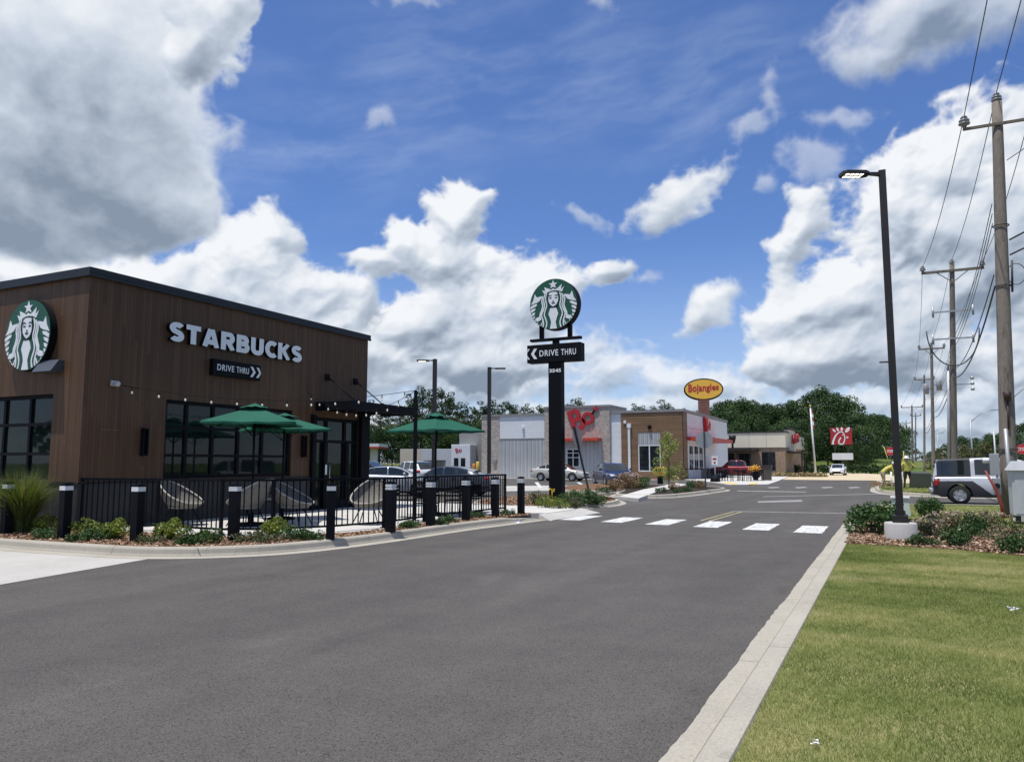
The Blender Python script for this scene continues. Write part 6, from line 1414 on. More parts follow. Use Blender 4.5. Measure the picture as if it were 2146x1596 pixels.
# filler below: broad trees closing the gaps under the pines
sp = [(728, 880, 128), (762, 885, 128), (790, 892, 126), (822, 884, 128), (850, 878, 130), (880, 874, 132), (912, 876, 130), (940, 872, 132), (968, 878, 128), (1000, 880, 130)]
pl2 = ['behind the entrance canopy', 'behind the charcoal crossover', 'above the fuel canopy', 'left of the light post', 'right of the light post', 'left of the umbrella peak', 'behind the umbrella peak', 'right of the umbrella peak', 'over the site office', 'behind the left brick pier']
place(br, sp, lambda i, u: 'lower bushy tree under the pines, ' + pl2[i])
sp = [(1510, 842, 150), (1532, 838, 165), (1556, 836, 160), (1580, 838, 170), (1606, 846, 165), (1632, 852, 160), (1664, 838, 168), (1692, 828, 170), (1724, 812, 172), (1756, 822, 168), (1782, 838, 165), (1800, 866, 150), (1836, 866, 190), (1856, 868, 200), (1872, 880, 210)]
pl3 = ['right of the oval sign', 'second right of the oval sign', 'above the dark patio cover', 'above the exhaust vent', 'over the cream parapet', 'over the parapet corner', 'left of the flag pole top', 'behind the flag pole', 'highest of the dark mass', 'right of the highest crown', 'above the red square sign', 'right of the red square sign', 'left of the dark lamp post', 'hugging the dark lamp post', 'just right of the dark lamp post']
place(wide, sp, lambda i, u: 'large dark broadleaf tree, ' + pl3[i])
sp = [(1500, 880, 128), (1545, 884, 140), (1600, 880, 140), (1650, 876, 135), (1690, 880, 146), (1735, 868, 150), (1795, 925, 134), (1815, 930, 133), (1770, 890, 152)]
pl4 = ['behind the side letters', 'behind the patio cover', 'behind the cream wall', 'beside the cream wall corner', 'left of the flag pole foot', 'between flag pole and red sign', 'right of the reader board', 'at the foot of the hill', 'behind the red square sign']
place(br, sp, lambda i, u: 'mid green rounded tree, ' + pl4[i])
sp = [(1920, 938, 240), (1968, 938, 150), (1984, 928, 140), (2024, 932, 120), (2042, 938, 118), (2070, 925, 150)]
pl5 = ['far away between the receding poles', 'behind the boxy wagon roof, left', 'right of the third utility pole', 'left of the near street lamp pole', 'under the curved street lamp', 'right of the curved street lamp']
place(olive, sp, lambda i, u: 'olive brown young tree, ' + pl5[i])
sp = [(2018, 912, 220), (2050, 916, 220), (2078, 908, 200), (2096, 908, 190), (2130, 888, 170), (2158, 884, 165), (2190, 880, 160), (1950, 945, 260)]
pl6 = ['behind the second street lamp', 'behind the curved street lamp', 'left of the thick pole', 'half hidden by the thick pole', 'right of the thick pole', 'at the very right edge', 'beyond the right edge', 'far down the highway']
place(wide, sp, lambda i, u: 'dark tree across the highway, ' + pl6[i])
# woods round the back of the lot, seen only as reflections in the shop glass
rs = np.random.RandomState(5); cl = []
for k in range(150):
    a = R(rs.uniform(150, 395)) ; d = rs.uniform(60, 80); x, y = d * math.cos(a), d * math.sin(a)
    if x > 9 and y > 0: x += 32
    cl.append(((x, y, rs.uniform(1.5, 8)), rs.uniform(2, 3.4)))
tag(foliage('woods', rs, cl, 12, 1.2, LBROAD, None), 'woodland behind the viewer mirrored in the shop windows', 'woods', kind='stuff')
# clipped dark hedge at the foot of the hill, dry grass along the terrace
rs = np.random.RandomState(8); a = atD(1640, 985, 122); b = atD(1885, 985, 132); cl = [((a.x + (b.x - a.x) * t + rs.normal(0, .3), a.y + (b.y - a.y) * t + rs.normal(0, .3), .5 + .3 * rs.rand()), .75) for t in np.linspace(0, 1, 46)]
tag(foliage('hedge', rs, cl, 110, .3, LBROAD, None, .9, tbase=.25), 'low dark hedge at the foot of the grassy hill, behind the white car', 'hedge')
LDRY = mat_leaf('dry_grass', [(.22, .16, .09), (.34, .26, .15), (.18, .17, .07)], .2, .8)
rs = np.random.RandomState(9); cl = [((G(u, 998 + .004 * u * 0, 0).x, G(u, 999, 0).y, .2), .5) for u in range(1630, 1735, 6)]
tag(foliage('dry_grass', rs, cl, 200, .25, LDRY, None, .6), 'dry straw-coloured grass along the end of the tan restaurant', 'grass', kind='stuff')

# ---- shrubs
LSH = mat_leaf('shrub_leaves', [(.012, .034, .009), (.026, .068, .016), (.05, .105, .028), (.09, .15, .045)], .2, .45)
LYG = mat_leaf('yellow_green_leaves', [(.05, .085, .012), (.11, .155, .022), (.17, .21, .035), (.24, .27, .06)], .25, .5)
LDW = mat_leaf('dusty_leaves', [(.03, .05, .018), (.06, .085, .03), (.10, .12, .05), (.24, .17, .13)], .2, .55)
LFL = mat_leaf('spent_blossom', [(.20, .12, .09), (.42, .31, .26), (.55, .45, .42), (.14, .10, .06)], .2, .7)
LRED = mat_leaf('reddish_leaves', [(.12, .06, .035), (.2, .11, .06), (.16, .12, .06), (.30, .2, .14)], .2, .6)
STEM = P('stem', [(.09, .065, .04), (.13, .1, .065)], 8, .9)
def shrub(seed, lab, w, h, mat, size, per=420, ncl=18, flower=0, grp='shrubs in the planting beds', asp=.55, tall=.5):
    rs = np.random.RandomState(seed); t = thing('shrub', lab, 'shrub', (0, 0, 0), 0, grp); cl = []
    for k in range(ncl):
        a = rs.rand() * 6.283; u = rs.rand() ** .55; z = rs.rand(); q = math.sqrt(max(0, 1 - (u * .95) ** 2)); cl.append(((w * u * .72 * math.cos(a), w * u * .72 * math.sin(a), max(.07 * h, h * (.12 + .70 * z * q))), (.24 + .12 * rs.rand()) * min(w, h * 1.25)))
    per = per * (.5 / max(.2, w)) ** 2 * 9
    foliage('leaves', rs, cl, per / (min(w, h * 1.25) ** 0), size, mat, t, .85, .7, asp)
    if flower:
        n = flower; a = rs.rand(n) * 6.283; u = rs.rand(n) ** .5; p = np.stack([w * .8 * u * np.cos(a), w * .8 * u * np.sin(a), h * (.45 + .5 * np.sqrt(np.clip(1 - u * u, 0, 1)))], 1)
        p = np.repeat(p, 5, 0) + rs.normal(0, .02, (n * 5, 3)); faces_mesh('blossom', leaf_cards(rs, p, np.tile([0, 0, 1.0], (n * 5, 1)), np.full(n * 5, size * .9)), 4, rs.rand(n * 5), LFL, t)
    mb = MB()
    for (c, r) in cl[:8]: mb.tube([(0, 0, 0), (c[0] * .5, c[1] * .5, c[2] * .45), c], [.014, .01, .004], 5)
    mb.build('stems', STEM, t); return t
def put(src, loc, lab, s=1.0, rz=None):
    rz = rt.uniform(0, 6.28) if rz is None else rz
    if 'placed' not in SLOT.setdefault(src.name, []): SLOT[src.name].append('placed'); src.location = loc; src.rotation_euler = (0, 0, rz); src['label'] = lab; src.scale = s if hasattr(s, '__len__') else (s,) * 3
    else: dup(src, loc, rz, lab, s)
# right bed round the lamp post
Gz = lambda u, v, z=.135: G(u, v, z)
dense = shrub(101, 'dense', .72, .74, LSH, .075, 520, 30)
put(dense, Gz(1843, 1118), 'large dense dark green shrub left of the concrete lamp base', (1.0, 1.0, 1.0)); put(dense, Gz(1948, 1085), 'upright dark green shrub behind and right of the lamp post', (.55, .55, .85))
loose = shrub(102, 'loose', .72, .40, LDW, .06, 420, 24, flower=46)
put(loose, Gz(1990, 1108), 'loose shrub with spent pinkish flowers, right of the lamp post', (.95, .95, 1.0)); put(loose, Gz(2072, 1106), 'browning flowered shrub at the right of the bed, below the wagon', (.85, .85, .95)); put(loose, Gz(1945, 1122), 'flowered shrub just right of the concrete lamp base', (.75, .75, .85))
low = shrub(103, 'low', .55, .36, LSH, .055, 420, 18)
put(low, Gz(2016, 1143), 'low dark shrub in the middle front of the right bed', (.95, .95, 1.05)); put(low, Gz(1931, 1144), 'small dark shrub touching the right side of the lamp base', (.62, .62, .62)); put(low, Gz(2040, 1122), 'dark green shrub in the centre of the right bed', (.8, .8, 1.2))
put(low, Gz(2130, 1158), 'shrub cut by the right edge of the picture, front of the bed', (.75, .75, .95))
wisp = shrub(104, 'wispy', .55, .40, LDW, .05, 200, 16); put(wisp, Gz(2092, 1132), 'wispy yellowish shrub near the right edge of the bed', (.8, .8, .8)); put(wisp, Gz(2118, 1120), 'thin wispy shrub behind, at the right edge of the bed', (.7, .7, 1.0))
# patio bed
yg = shrub(105, 'yellow', .30, .34, LYG, .045, 360, 16, grp='low shrubs along the patio railing')
mg = shrub(106, 'mid', .34, .24, LSH, .042, 360, 16, grp='low shrubs along the patio railing'); dl = shrub(107, 'dull', .34, .22, LDW, .04, 300, 14, grp='low shrubs along the patio railing')
PB = [(yg, 98, 1114, 1.15, 'yellow-green shrub left of the second bollard'), (mg, 100, 1128, 1.0, 'low green mat left of the second bollard, at the kerb'), (yg, 172, 1126, 1.15, 'yellow-green shrub just right of the second bollard'), (mg, 205, 1131, 1.0, 'dark low shrub between the two yellow-green ones'), (yg, 246, 1128, 1.2, 'yellow-green shrub close left of the third bollard'), (mg, 162, 1134, .8, 'small dark mat at the kerb right of the second bollard'),
      (dl, 318, 1138, .9, 'dull brownish low plant right of the third bollard'), (yg, 362, 1130, 1.25, 'bright yellow-green shrub alone between third and fourth bollards'), (mg, 425, 1138, 1.25, 'spreading dark green shrub left of the fourth bollard'), (mg, 385, 1141, .7, 'tiny dark shrub at the kerb between third and fourth bollards'), (dl, 520, 1134, 1.1, 'dull green shrub right of the fourth bollard'),
      (yg, 580, 1124, 1.2, 'yellow-green shrub under the second umbrella base'), (mg, 622, 1130, 1.2, 'spreading green shrub left of the fifth bollard'), (dl, 560, 1136, 1.0, 'dull low plant at the kerb right of the fourth bollard'), (mg, 655, 1131, .8, 'small green shrub close left of the fifth bollard'),
      (mg, 858, 1106, .85, 'green mat right of the first two-striped bollard'), (mg, 940, 1094, .85, 'green mat before the third two-striped bollard'), (mg, 921, 1099, .75, 'green mat right of the second two-striped bollard'), (mg, 1000, 1085, .85, 'green mat right of the third two-striped bollard'), (mg, 1062, 1079, .8, 'green mat by the end of the railing'), (mg, 848, 1104, .6, 'tiny green tuft beside the first two-striped bollard')]
for (s_, u, v, k, lab) in PB: put(s_, Gz(u, v, .14), lab, k * 1.05)
# pylon island
isl = shrub(108, 'grey', .55, .62, LDW, .06, 300, 16, grp='plants under the pylon sign'); isd = shrub(109, 'dark', .55, .55, LSH, .06, 420, 18, grp='plants under the pylon sign'); isy = shrub(110, 'yellowish', .45, .45, LYG, .05, 260, 14, grp='plants under the pylon sign')
for (s_, u, v, k, lab) in [(isl, 1121, 1060, 1.0, 'spiky grey-brown shrub left of the pylon post'), (isy, 1150, 1064, 1.1, 'yellow-flowering low plant at the left foot of the pylon'), (isy, 1172, 1066, .95, 'yellow-green plant in front of the pylon foot'), (isd, 1198, 1060, 1.1, 'dark shrub right of the pylon foot'), (isd, 1222, 1056, 1.1, 'dark shrub left of the leaning sign post'), (isd, 1252, 1055, .8, 'low spreading shrub right of the leaning sign post'), (isl, 1208, 1063, .7, 'wispy plant between pylon and leaning sign')]: put(s_, Gz(u, v, .13), lab, k)
mb = MB(); c = Gz(1157, 1052, .13); [mb.sphere((rt.uniform(-.1, .1), rt.uniform(-.1, .1), .38 + rt.uniform(0, .15)), .03, 6, 5) for _ in range(6)]; mb.tube([(0, 0, 0), (0, 0, .42)], .012, 5)
o = mb.build('yellow_flower', P('bloom_yellow', [(.75, .55, .03), (.65, .45, .02)], 8, .7)); o.location = c; tag(o, 'tall yellow flower in front of the pylon post', 'flower')
# second and third islands
re = shrub(111, 'reddish', .75, .8, LRED, .09, 300, 18, flower=30, grp='shrubs on the far islands'); gd = shrub(112, 'green', .75, .8, LSH, .09, 300, 18, grp='shrubs on the far islands')
for (s_, u, v, k, lab) in [(re, 1290, 1028, .8, 'pinkish shrub at the left of the blossoming row by the blue car'), (re, 1312, 1023, 1.15, 'red-brown shrub in the middle of the blossoming row'), (re, 1325, 1021, 1.1, 'red-brown shrub at the right of the blossoming row'), (gd, 1338, 1022, 1.1, 'green shrub at the end of the blossoming row'), (gd, 1263, 1031, .55, 'low green tuft at the left end of the third island'), (gd, 1352, 1009, .8, 'small dark shrub before the downspout'),
      (gd, 1387, 1031, .5, 'tiny shrub at the kerb of the second island, left'), (gd, 1456, 1021, .85, 'green shrub left of the upright stop sign'), (re, 1469, 1023, .6, 'reddish tuft at the foot of the upright stop sign'), (gd, 1420, 1033, .45, 'low tuft at the kerb of the second island, middle'), (gd, 1440, 1030, .45, 'low tuft at the kerb of the second island, right'), (re, 1413, 1026, .55, 'brownish plant under the young tree')]: put(s_, Gz(u, v, .13), lab, k)
# young tree
yt = thing('young_tree', 'slender young tree with light yellow-green leaves on the second island', 'tree', Gz(1402, 1022, .13)); rs = np.random.RandomState(15); cl = []
for k in range(44): z = rs.rand(); w_ = .75 * (1 - z) ** .6 + .12; a = rs.rand() * 6.283; cl.append(((w_ * rs.rand() * math.cos(a) * 1.15, w_ * rs.rand() * math.sin(a) * 1.15, .5 + 2.6 * z), .26))
foliage('crown', rs, cl, 700, .10, mat_leaf('young_leaves', [(.10, .15, .03), (.18, .24, .055), (.26, .32, .09), (.36, .38, .14)], .3), yt, .9); mb = MB(); mb.tube([(0, 0, 0), (.04, 0, 1.5), (-.02, 0, 3.0)], [.045, .03, .01], 7)
for (c, r) in cl[:14]: mb.tube([(0.02, 0, c[2] * .7), c], [.014, .005], 4)
mb.build('trunk', STEM, yt)
# tall ornamental grass at the shop corner
pg = thing('ornamental_grass', 'tall fountain of ornamental grass at the left shop corner', 'plant', (-16.12, 9.98, .142)); pg.scale = (1.05, .95, .9); rs = np.random.RandomState(19); n = 4200; a = rs.rand(n) * 6.283; r0 = .22 * rs.rand(n) ** .5; L_ = .7 + .85 * rs.rand(n); out = .15 + .75 * rs.rand(n) ** 1.3
V = []; 
seg = 4; base = np.stack([r0 * np.cos(a), r0 * np.sin(a), np.zeros(n)], 1); dirv = np.stack([np.cos(a + rs.normal(0, .4, n)), np.sin(a + rs.normal(0, .4, n)), np.zeros(n)], 1); wv = np.stack([-dirv[:, 1], dirv[:, 0], np.zeros(n)], 1) * .0045
pt = lambda s: base + dirv * (out * L_ * s ** 1.9)[:, None] * .8 + np.stack([np.zeros(n), np.zeros(n), L_ * (s * 1.05 - .42 * s ** 3 * (out))], 1)
tn = rs.rand(n)
for k in range(seg):
    s0, s1 = k / seg, (k + 1) / seg; q0_, q1_ = pt(s0), pt(s1); w0, w1 = wv * (1 - .6 * s0), wv * (1 - .6 * s1 - (.3 if k == seg - 1 else 0)); V.append(np.stack([q0_ - w0, q0_ + w0, q1_ + w1, q1_ - w1], 1))
faces_mesh('blades', np.concatenate(V), 4, np.tile(tn, seg), mat_leaf('tall_grass', [(.035, .06, .014), (.075, .11, .025), (.12, .15, .04), (.22, .21, .085)], .3, .6), pg)
# ------------------------------------------------------------------ poles, wires, lamps, cabinets, people
POLEW = P('weathered_pole', [(.115, .095, .078), (.19, .165, .138), (.055, .045, .037)], 7, .95, .8, 30, stretch=(1, 1, .12), detail=8); INS = P('insulator_grey', [(.22, .22, .23), (.3, .3, .31)], 6, .4); GALV = P('galvanised', [(.36, .37, .38), (.44, .45, .46)], 3, .5, metal=.4); WIRE = P('wire', [(.03, .03, .033), (.045, .045, .05)], 5, .6)
# lot lamp at the right bed
lp = thing('lamp_post', 'tall dark square lamp post with lit LED head on a concrete base', 'lamp post', G(1889, 1131, .12))
mb = MB(); mb.lathe([(.28, -.1), (.28, .305)], 28); mb.lathe([(.28, .305), (.268, .325)], 28, 0, False); mb.lathe([(.268, .325), (0, .325)], 28, 0, False); mb.build('concrete_base', mat_concrete('lamp_base_concrete', (.40, .39, .37), (.52, .51, .49), stain=.5), lp)
mb = MB(); mb.box(-.135, .135, -.135, .135, .325, .46); mb.build('base_cover', BRONZE, lp, bevel=.01)
htop = atY(1845, 358, lp.location.y).z - .12
mb = MB(); mb.box(-.066, .066, -.066, .066, .46, htop); mb.build('shaft', BRONZE, lp, bevel=.008)
ca, sa = math.cos(R(205)), math.sin(R(205))
def led_head(par, z, ang, lit, L_=.78, k=1.0):
    Mx = Matrix.Rotation(ang, 4, 'Z'); mb = MB(Mx); mb.add([(.06 * k, -.05 * k, z - .02), (.06 * k, .05 * k, z - .02), (.06 * k, .05 * k, z + .05), (.06 * k, -.05 * k, z + .05), (.34 * k, -.03 * k, z + .0), (.34 * k, .03 * k, z + .0), (.34 * k, .03 * k, z + .045), (.34 * k, -.03 * k, z + .045)], [(0, 1, 2, 3), (4, 7, 6, 5), (0, 4, 5, 1), (1, 5, 6, 2), (2, 6, 7, 3), (3, 7, 4, 0)]); mb.build('arm', BRONZE, par)
    mb = MB(Mx); w = .17 * k; pts = [(.30, -.08), (.42, -.17), (1.0 * L_ + .12, -.17), (1.0 * L_ + .19, -.12), (L_ + .19, .12), (L_ + .12, .17), (.42, .17), (.30, .08)]; mb.slab([(x * k, y * k) for x, y in pts], z - .02 * k, z + .05 * k); h = mb.build('head', BRONZE, par, bevel=.01)
    mb = MB(Mx)
    for r_ in (-1, 1):
        for q in range(4): mb.box((L_ * .64 + q * .1) * k, (L_ * .64 + .07 + q * .1) * k, (r_ * .075 - .042) * k, (r_ * .075 + .042) * k, z - .026 * k, z - .021 * k)
    mb.build('led_panel', lit, h)
LIT = mat_emit('led_lit', (1, .96, .84), 2.2); UNLIT = P('led_off', [(.3, .3, .3), (.36, .36, .36)], 9, .3)
led_head(lp, htop - .09, R(180 + 27), LIT, .70, .92)
mb = MB(); mb.box(-.22, -.066, -.012, .012, 3.35, 3.375); mb.build('bracket', BRONZE, lp)
for (u, v, dd, lit, ang, lab) in ((909, 752, 41, LIT, R(206), 'lot lamp with a lit head turned left, behind the right green umbrella'), (1025, 769, 46, UNLIT, R(26), 'unlit lot lamp with its head turned right, before the left brick pier')):
    p = atD(u, 990, dd); t = thing('lamp_post', lab, 'lamp post', p.xy.to_3d(), 0, 'dark lot lamps in the car park'); h = atD(u, v, dd).z
    mb = MB(); mb.box(-.09, .09, -.09, .09, .0, h); mb.box(-.2, .2, -.2, .2, 0, .5); mb.build('shaft', BRONZE, t, bevel=.01); led_head(t, h - .1, ang, lit)

def insul(mb, p, k=1.0):
    mb.lathe([(0, 0), (.05 * k, 0), (.05 * k, .05 * k), (.12 * k, .06 * k), (.12 * k, .09 * k), (.06 * k, .11 * k), (.11 * k, .13 * k), (.11 * k, .16 * k), (.05 * k, .19 * k), (.08 * k, .21 * k), (.05 * k, .26 * k), (0, .26 * k)], 10, 1, True, p)
def upole(lab, u, vtop, dist, ubase, r0, arms, grp='wooden utility poles along the highway', base=None, brace=True, th=1.0):
    p = base or atD(ubase, 990, dist); tp = atD(u, vtop, dist); t = thing('utility_pole', lab, 'utility pole', (p.x, p.y, .1), 0, grp); H_ = tp.z - .1; dx, dy = tp.x - p.x, tp.y - p.y
    at = lambda z: Vector((dx * z / H_, dy * z / H_, z)); n = 10
    mb = MB(); mb.tube([at(H_ * k / n) for k in range(n + 1)], [r0 * (1 - .35 * k / n) for k in range(n + 1)], 14); mb.build('pole', POLEW, t)
    ends = []
    for (below, half, kind) in arms:
        c = at(H_ - below); mb = MB()
        if half:
            mb.bar(c + Vector((-half, -r0 * .8, 0)), c + Vector((half, -r0 * .8, 0)), .11 * th, .13 * th)
            if brace: mb.bar(c + Vector((-half * .5, -r0 * .85, -.06)), c + Vector((0, -r0 * .85, -.65)), .04); mb.bar(c + Vector((half * .5, -r0 * .85, -.06)), c + Vector((0, -r0 * .85, -.65)), .04)
        a = mb.build('crossarm', POLEW, t) if half else None
        for s in ((-1, 1) if half else ()):
            q = c + Vector((s * half * .95, -r0 * .8, .07)); m2 = MB(); insul(m2, q, 1.3); m2.build('insulator', [INS, INS], a); ends.append(t.location + q + Vector((0, 0, .3)))
    m2 = MB(); insul(m2, at(H_), 1.2); m2.build('insulator', [INS, INS], t); ends.append(t.location + at(H_) + Vector((0, 0, .3)))
    return t, at, H_, ends
P1, at1, H1, E1 = upole('thick weathered wooden pole at the right, carrying meter boxes', 2089, 216, 26.2, 2117, .21, [(.75, .9, 0)], base=G(2117, 1086, .1), brace=False, th=.6)
P2, at2, H2, E2 = upole('grey wooden pole with wide crossarm, looped cables and a grey conduit', 1995, 555, 48, 1998, .19, [(.35, 1.5, 0)])
P3, at3, H3, E3 = upole('dark wooden pole with a short crossarm, third from the right', 1952, 724, 79, 1956, .17, [(.3, 1.05, 0)])
P4, at4, H4, E4 = upole('dark thin pole with a small crossarm, left of the third one', 1937, 790, 108, 1937, .15, [(.3, 1.1, 0)])
P5, at5, H5, E5 = upole('distant pole with a broad crossarm above the green hill', 1911, 852, 150, 1913, .17, [(.1, 1.7, 0)])
labs = ['distant thin pole right of the broad crossarm', 'faint pole just left of the broad crossarm', 'second faint pole left of the broad crossarm', 'farthest faint pole by the red stop sign']
far = [upole(labs[i], u, v, d, u, .16, [(.3, 1.0, 0)]) for i, (u, v, d) in enumerate(((1919, 868, 190), (1899, 884, 230), (1894, 892, 270), (1890, 898, 310)))]
# extras on the poles
for z, w in ((2.6, .95), (4.1, .95)):
    mb = MB(); c = at2(H2 - z); mb.bar(c + Vector((-w, -.16, 0)), c + Vector((w, -.16, 0)), .08)
    for s in (-1, 1): mb.tube([c + Vector((s * w, -.16, -.28)), c + Vector((s * w, -.16, .28))], .06, 6)
    mb.build('cable_bracket', GALV, P2)
mb = MB(); c = at2(H2 - 4.1)
for s in (-1, 1): mb.tube([c + Vector((s * (.95 + .35 * math.sin(a)), -.2, -1.3 * math.sin(a) ** .7 * 1.0)) if 0 else c + Vector((s * 1.25 * math.cos(a) , -.2, .5 - 2.0 * math.sin(a))) for a in [k * math.pi / 2 / 10 for k in range(11)]], .035, 6)
mb.build('cable_loop', WIRE, P2); mb = MB(); mb.tube([at2(.2) + Vector((-.26, -.12, 0)), at2(H2 - 5.5) + Vector((-.24, -.1, 0))], .07, 8); mb.build('conduit', GALV, P2)
mb = MB(); c = at2(H2 - 6.6); mb.bar(c, c + Vector((.9, 0, 0)), .06); [mb.tube([c + Vector((.9, 0, -.35 + q * .3)), c + Vector((.9, 0, -.2 + q * .3))], .1, 6) for q in range(3)]; mb.build('rack', GALV, P2)
for k, zz in enumerate((3.6, 3.9)):
    mb = MB(); c = at3(H3 - zz); mb.lathe([(0, -.5), (.22, -.5), (.24, .35), (.1, .45), (0, .45)], 12, c=c + Vector((-.5 if k else .55, -.1, 0))); mb.bar(c, c + Vector((-.5 if k else .55, -.1, 0)), .08); mb.build('transformer', INS, P3)
# the near pole: meter cans, conduits, strap, red marker, service loops
mb = MB(); q = at1(0); mb.tube([(.03, -.27, 0), (-.0, -.25, 2.35)], .045, 8); mb.tube([(-.25, -.2, .6), (-.26, -.18, 2.3)], .022, 8); mb.build('conduit', GALV, P1)
mb = MB(); mb.box(-.40, -.19, -.33, -.14, 1.14, 1.70); mb.build('meter_can', GALV, P1, bevel=.015); mb = MB(); mb.box(-.37, -.19, -.33, -.14, .62, 1.06); mb.build('meter_can', GALV, P1, bevel=.015)
mb = MB(); mb.tube([(-.28, -.33, .86), (-.28, -.39, .86)], .07, 14); mb.build('meter_glass', CARGLASS, P1); mb = MB(); mb.tube([(-.55, -.1, 1.52), (-.4, -.1, 1.52)], .075, 10); mb.build('lamp_sensor', WHITE, P1, bevel=.02)
mb = MB(); c = at1(1.82); mb.tube([c + Vector((.235 * math.cos(a), .235 * math.sin(a), 0)) for a in [k * math.pi / 8 for k in range(17)]], .022, 5); mb.build('strap', WIRE, P1)
for z in (6.4, 8.2):
    mb = MB(); c = at1(z); mb.tube([c + Vector((.2 * math.cos(a), .2 * math.sin(a), 0)) for a in [k * math.pi / 8 for k in range(17)]], .018, 5); mb.build('strap', WIRE, P1)
mb = MB(); mb.lathe([(.02, 0), (.08, .02), (.11, .26), (.02, .28)], 10, c=at1(3.1) + Vector((-.0, -.25, 0))); mb.tube([at1(3.1) + Vector((-.0, -.25, 0)), at1(2.35) + Vector((0, -.25, 0))], .025, 6); mb.build('cable_head', P('dark_red_boot', [(.03, .012, .011), (.045, .017, .016)], 4, .6), P1)
mb = MB(); c = at1(6.7); mb.tube([c + Vector((.32 + .22 * math.cos(a), -.1, .0 + .3 * math.sin(a))) for a in [k * math.pi / 10 for k in range(21)]], .012, 5); mb.tube([c + Vector((.2, -.1, -.5)), c + Vector((.24, -.1, .4))], .03, 5); mb.build('cable_coil', WIRE, P1)
rm = thing('marker_post', 'bent dark red marker blade leaning against the near pole', 'marker', G(2114, 1086, .1) + Vector((-.28, -.4, 0))); mb = MB(); mb.tube([(.12, 0, 0), (.1, 0, .35), (.0, 0, .75), (-.22, 0, 1.25)], [.045, .045, .04, .028], 5); mb.build('blade', P('marker_red', [(.2, .03, .025), (.26, .045, .035)], 5, .6), rm)
# grey cabinet and the leaning guy guard
cbp = atD(2124, 1062, 21.8); cbx = thing('utility_cabinet', 'large pale grey electrical cabinet on legs at the right edge', 'cabinet', (cbp.x, cbp.y, .1), R(0)); GREYB = P('cabinet_grey', [(.42, .44, .46), (.5, .52, .54), (.36, .38, .4)], 1.6, .55, detail=8)
mb = MB(); mb.box(-.0, 1.3, 0, .7, .22, 1.28); mb.build('body', GREYB, cbx, bevel=.02); mb = MB(); mb.add([(-.05, -.06, 1.28), (1.36, -.06, 1.28), (1.36, .76, 1.28), (-.05, .76, 1.28), (.08, .02, 1.5), (1.26, .02, 1.5), (1.26, .68, 1.5), (.08, .68, 1.5)], [(0, 1, 5, 4), (1, 2, 6, 5), (2, 3, 7, 6), (3, 0, 4, 7), (4, 5, 6, 7), (0, 3, 2, 1)]); mb.build('lid', GREYB, cbx)
mb = MB(); mb.box(0.05, .15, .1, .2, -.05, .22); mb.build('leg', TRIMB, cbx); mb = MB(); mb.box(1.1, 1.2, .1, .2, -.05, .22); mb.build('leg', TRIMB, cbx); mb = MB(); mb.box(.05, 1.25, -.012, -.001, .27, 1.22); mb.build('door', GREYB, cbx)
gg = thing('cable_pedestal', 'pale slanted pedestal foot cut off by the right edge', 'pedestal', G(2146, 1092, .12)); mb = MB(); mb.add([(-.22, -.15, 0), (.3, -.15, 0), (.3, .2, 0), (-.22, .2, 0), (.1, -.1, .75), (.3, -.1, .75), (.3, .15, .75), (.1, .15, .75)], [(0, 3, 2, 1), (4, 5, 6, 7), (0, 1, 5, 4), (1, 2, 6, 5), (2, 3, 7, 6), (3, 0, 4, 7)]); mb.build('body', GREYB, gg); mb = MB(); mb.box(-.225, -.1, -.16, -.151, .1, .15); mb.build('band', NAVY, gg)
KM = .6
tb_ = thing('utility_box', 'pale mint utility pedestal with a white cap behind the lamp post', 'utility box', G(1888, 1080, .12)); MINT = P('mint_box', [(.50, .56, .53), (.44, .5, .47)], 3, .6)
mb = MB(); mb.add([(-.42, -.3, 0), (.42, -.3, 0), (.42, .3, 0), (-.42, .3, 0), (-.34, -.24, .78), (.34, -.24, .78), (.34, .24, .78), (-.34, .24, .78)], [(0, 3, 2, 1), (4, 5, 6, 7), (0, 1, 5, 4), (1, 2, 6, 5), (2, 3, 7, 6), (3, 0, 4, 7)]); mb.build('body', MINT, tb_, bevel=.02); mb = MB(); mb.box(-.4, .4, -.3, .3, .78, .87); mb.build('cap', WHITE, tb_, bevel=.02); tb_.scale = (KM,) * 3
gb = thing('transformer_box', 'dark olive ground transformer box behind the standing worker', 'utility box', atD(1930, 1020, 50).xy.to_3d() + Vector((0, 0, .13))); OLV = P('olive_box', [(.04, .05, .035), (.055, .065, .045)], 3, .6); mb = MB(); mb.add([(-.6, -.5, 0), (.6, -.5, 0), (.6, .5, 0), (-.6, .5, 0), (-.52, -.5, .85), (.52, -.5, .85), (.5, .5, .95), (-.5, .5, .95)], [(0, 3, 2, 1), (4, 5, 6, 7), (0, 1, 5, 4), (1, 2, 6, 5), (2, 3, 7, 6), (3, 0, 4, 7)]); mb.build('body', OLV, gb, bevel=.02)
mb = MB(); mb.box(-.5, .5, -.515, -.501, .1, .7); mb.build('door', OLV, gb)
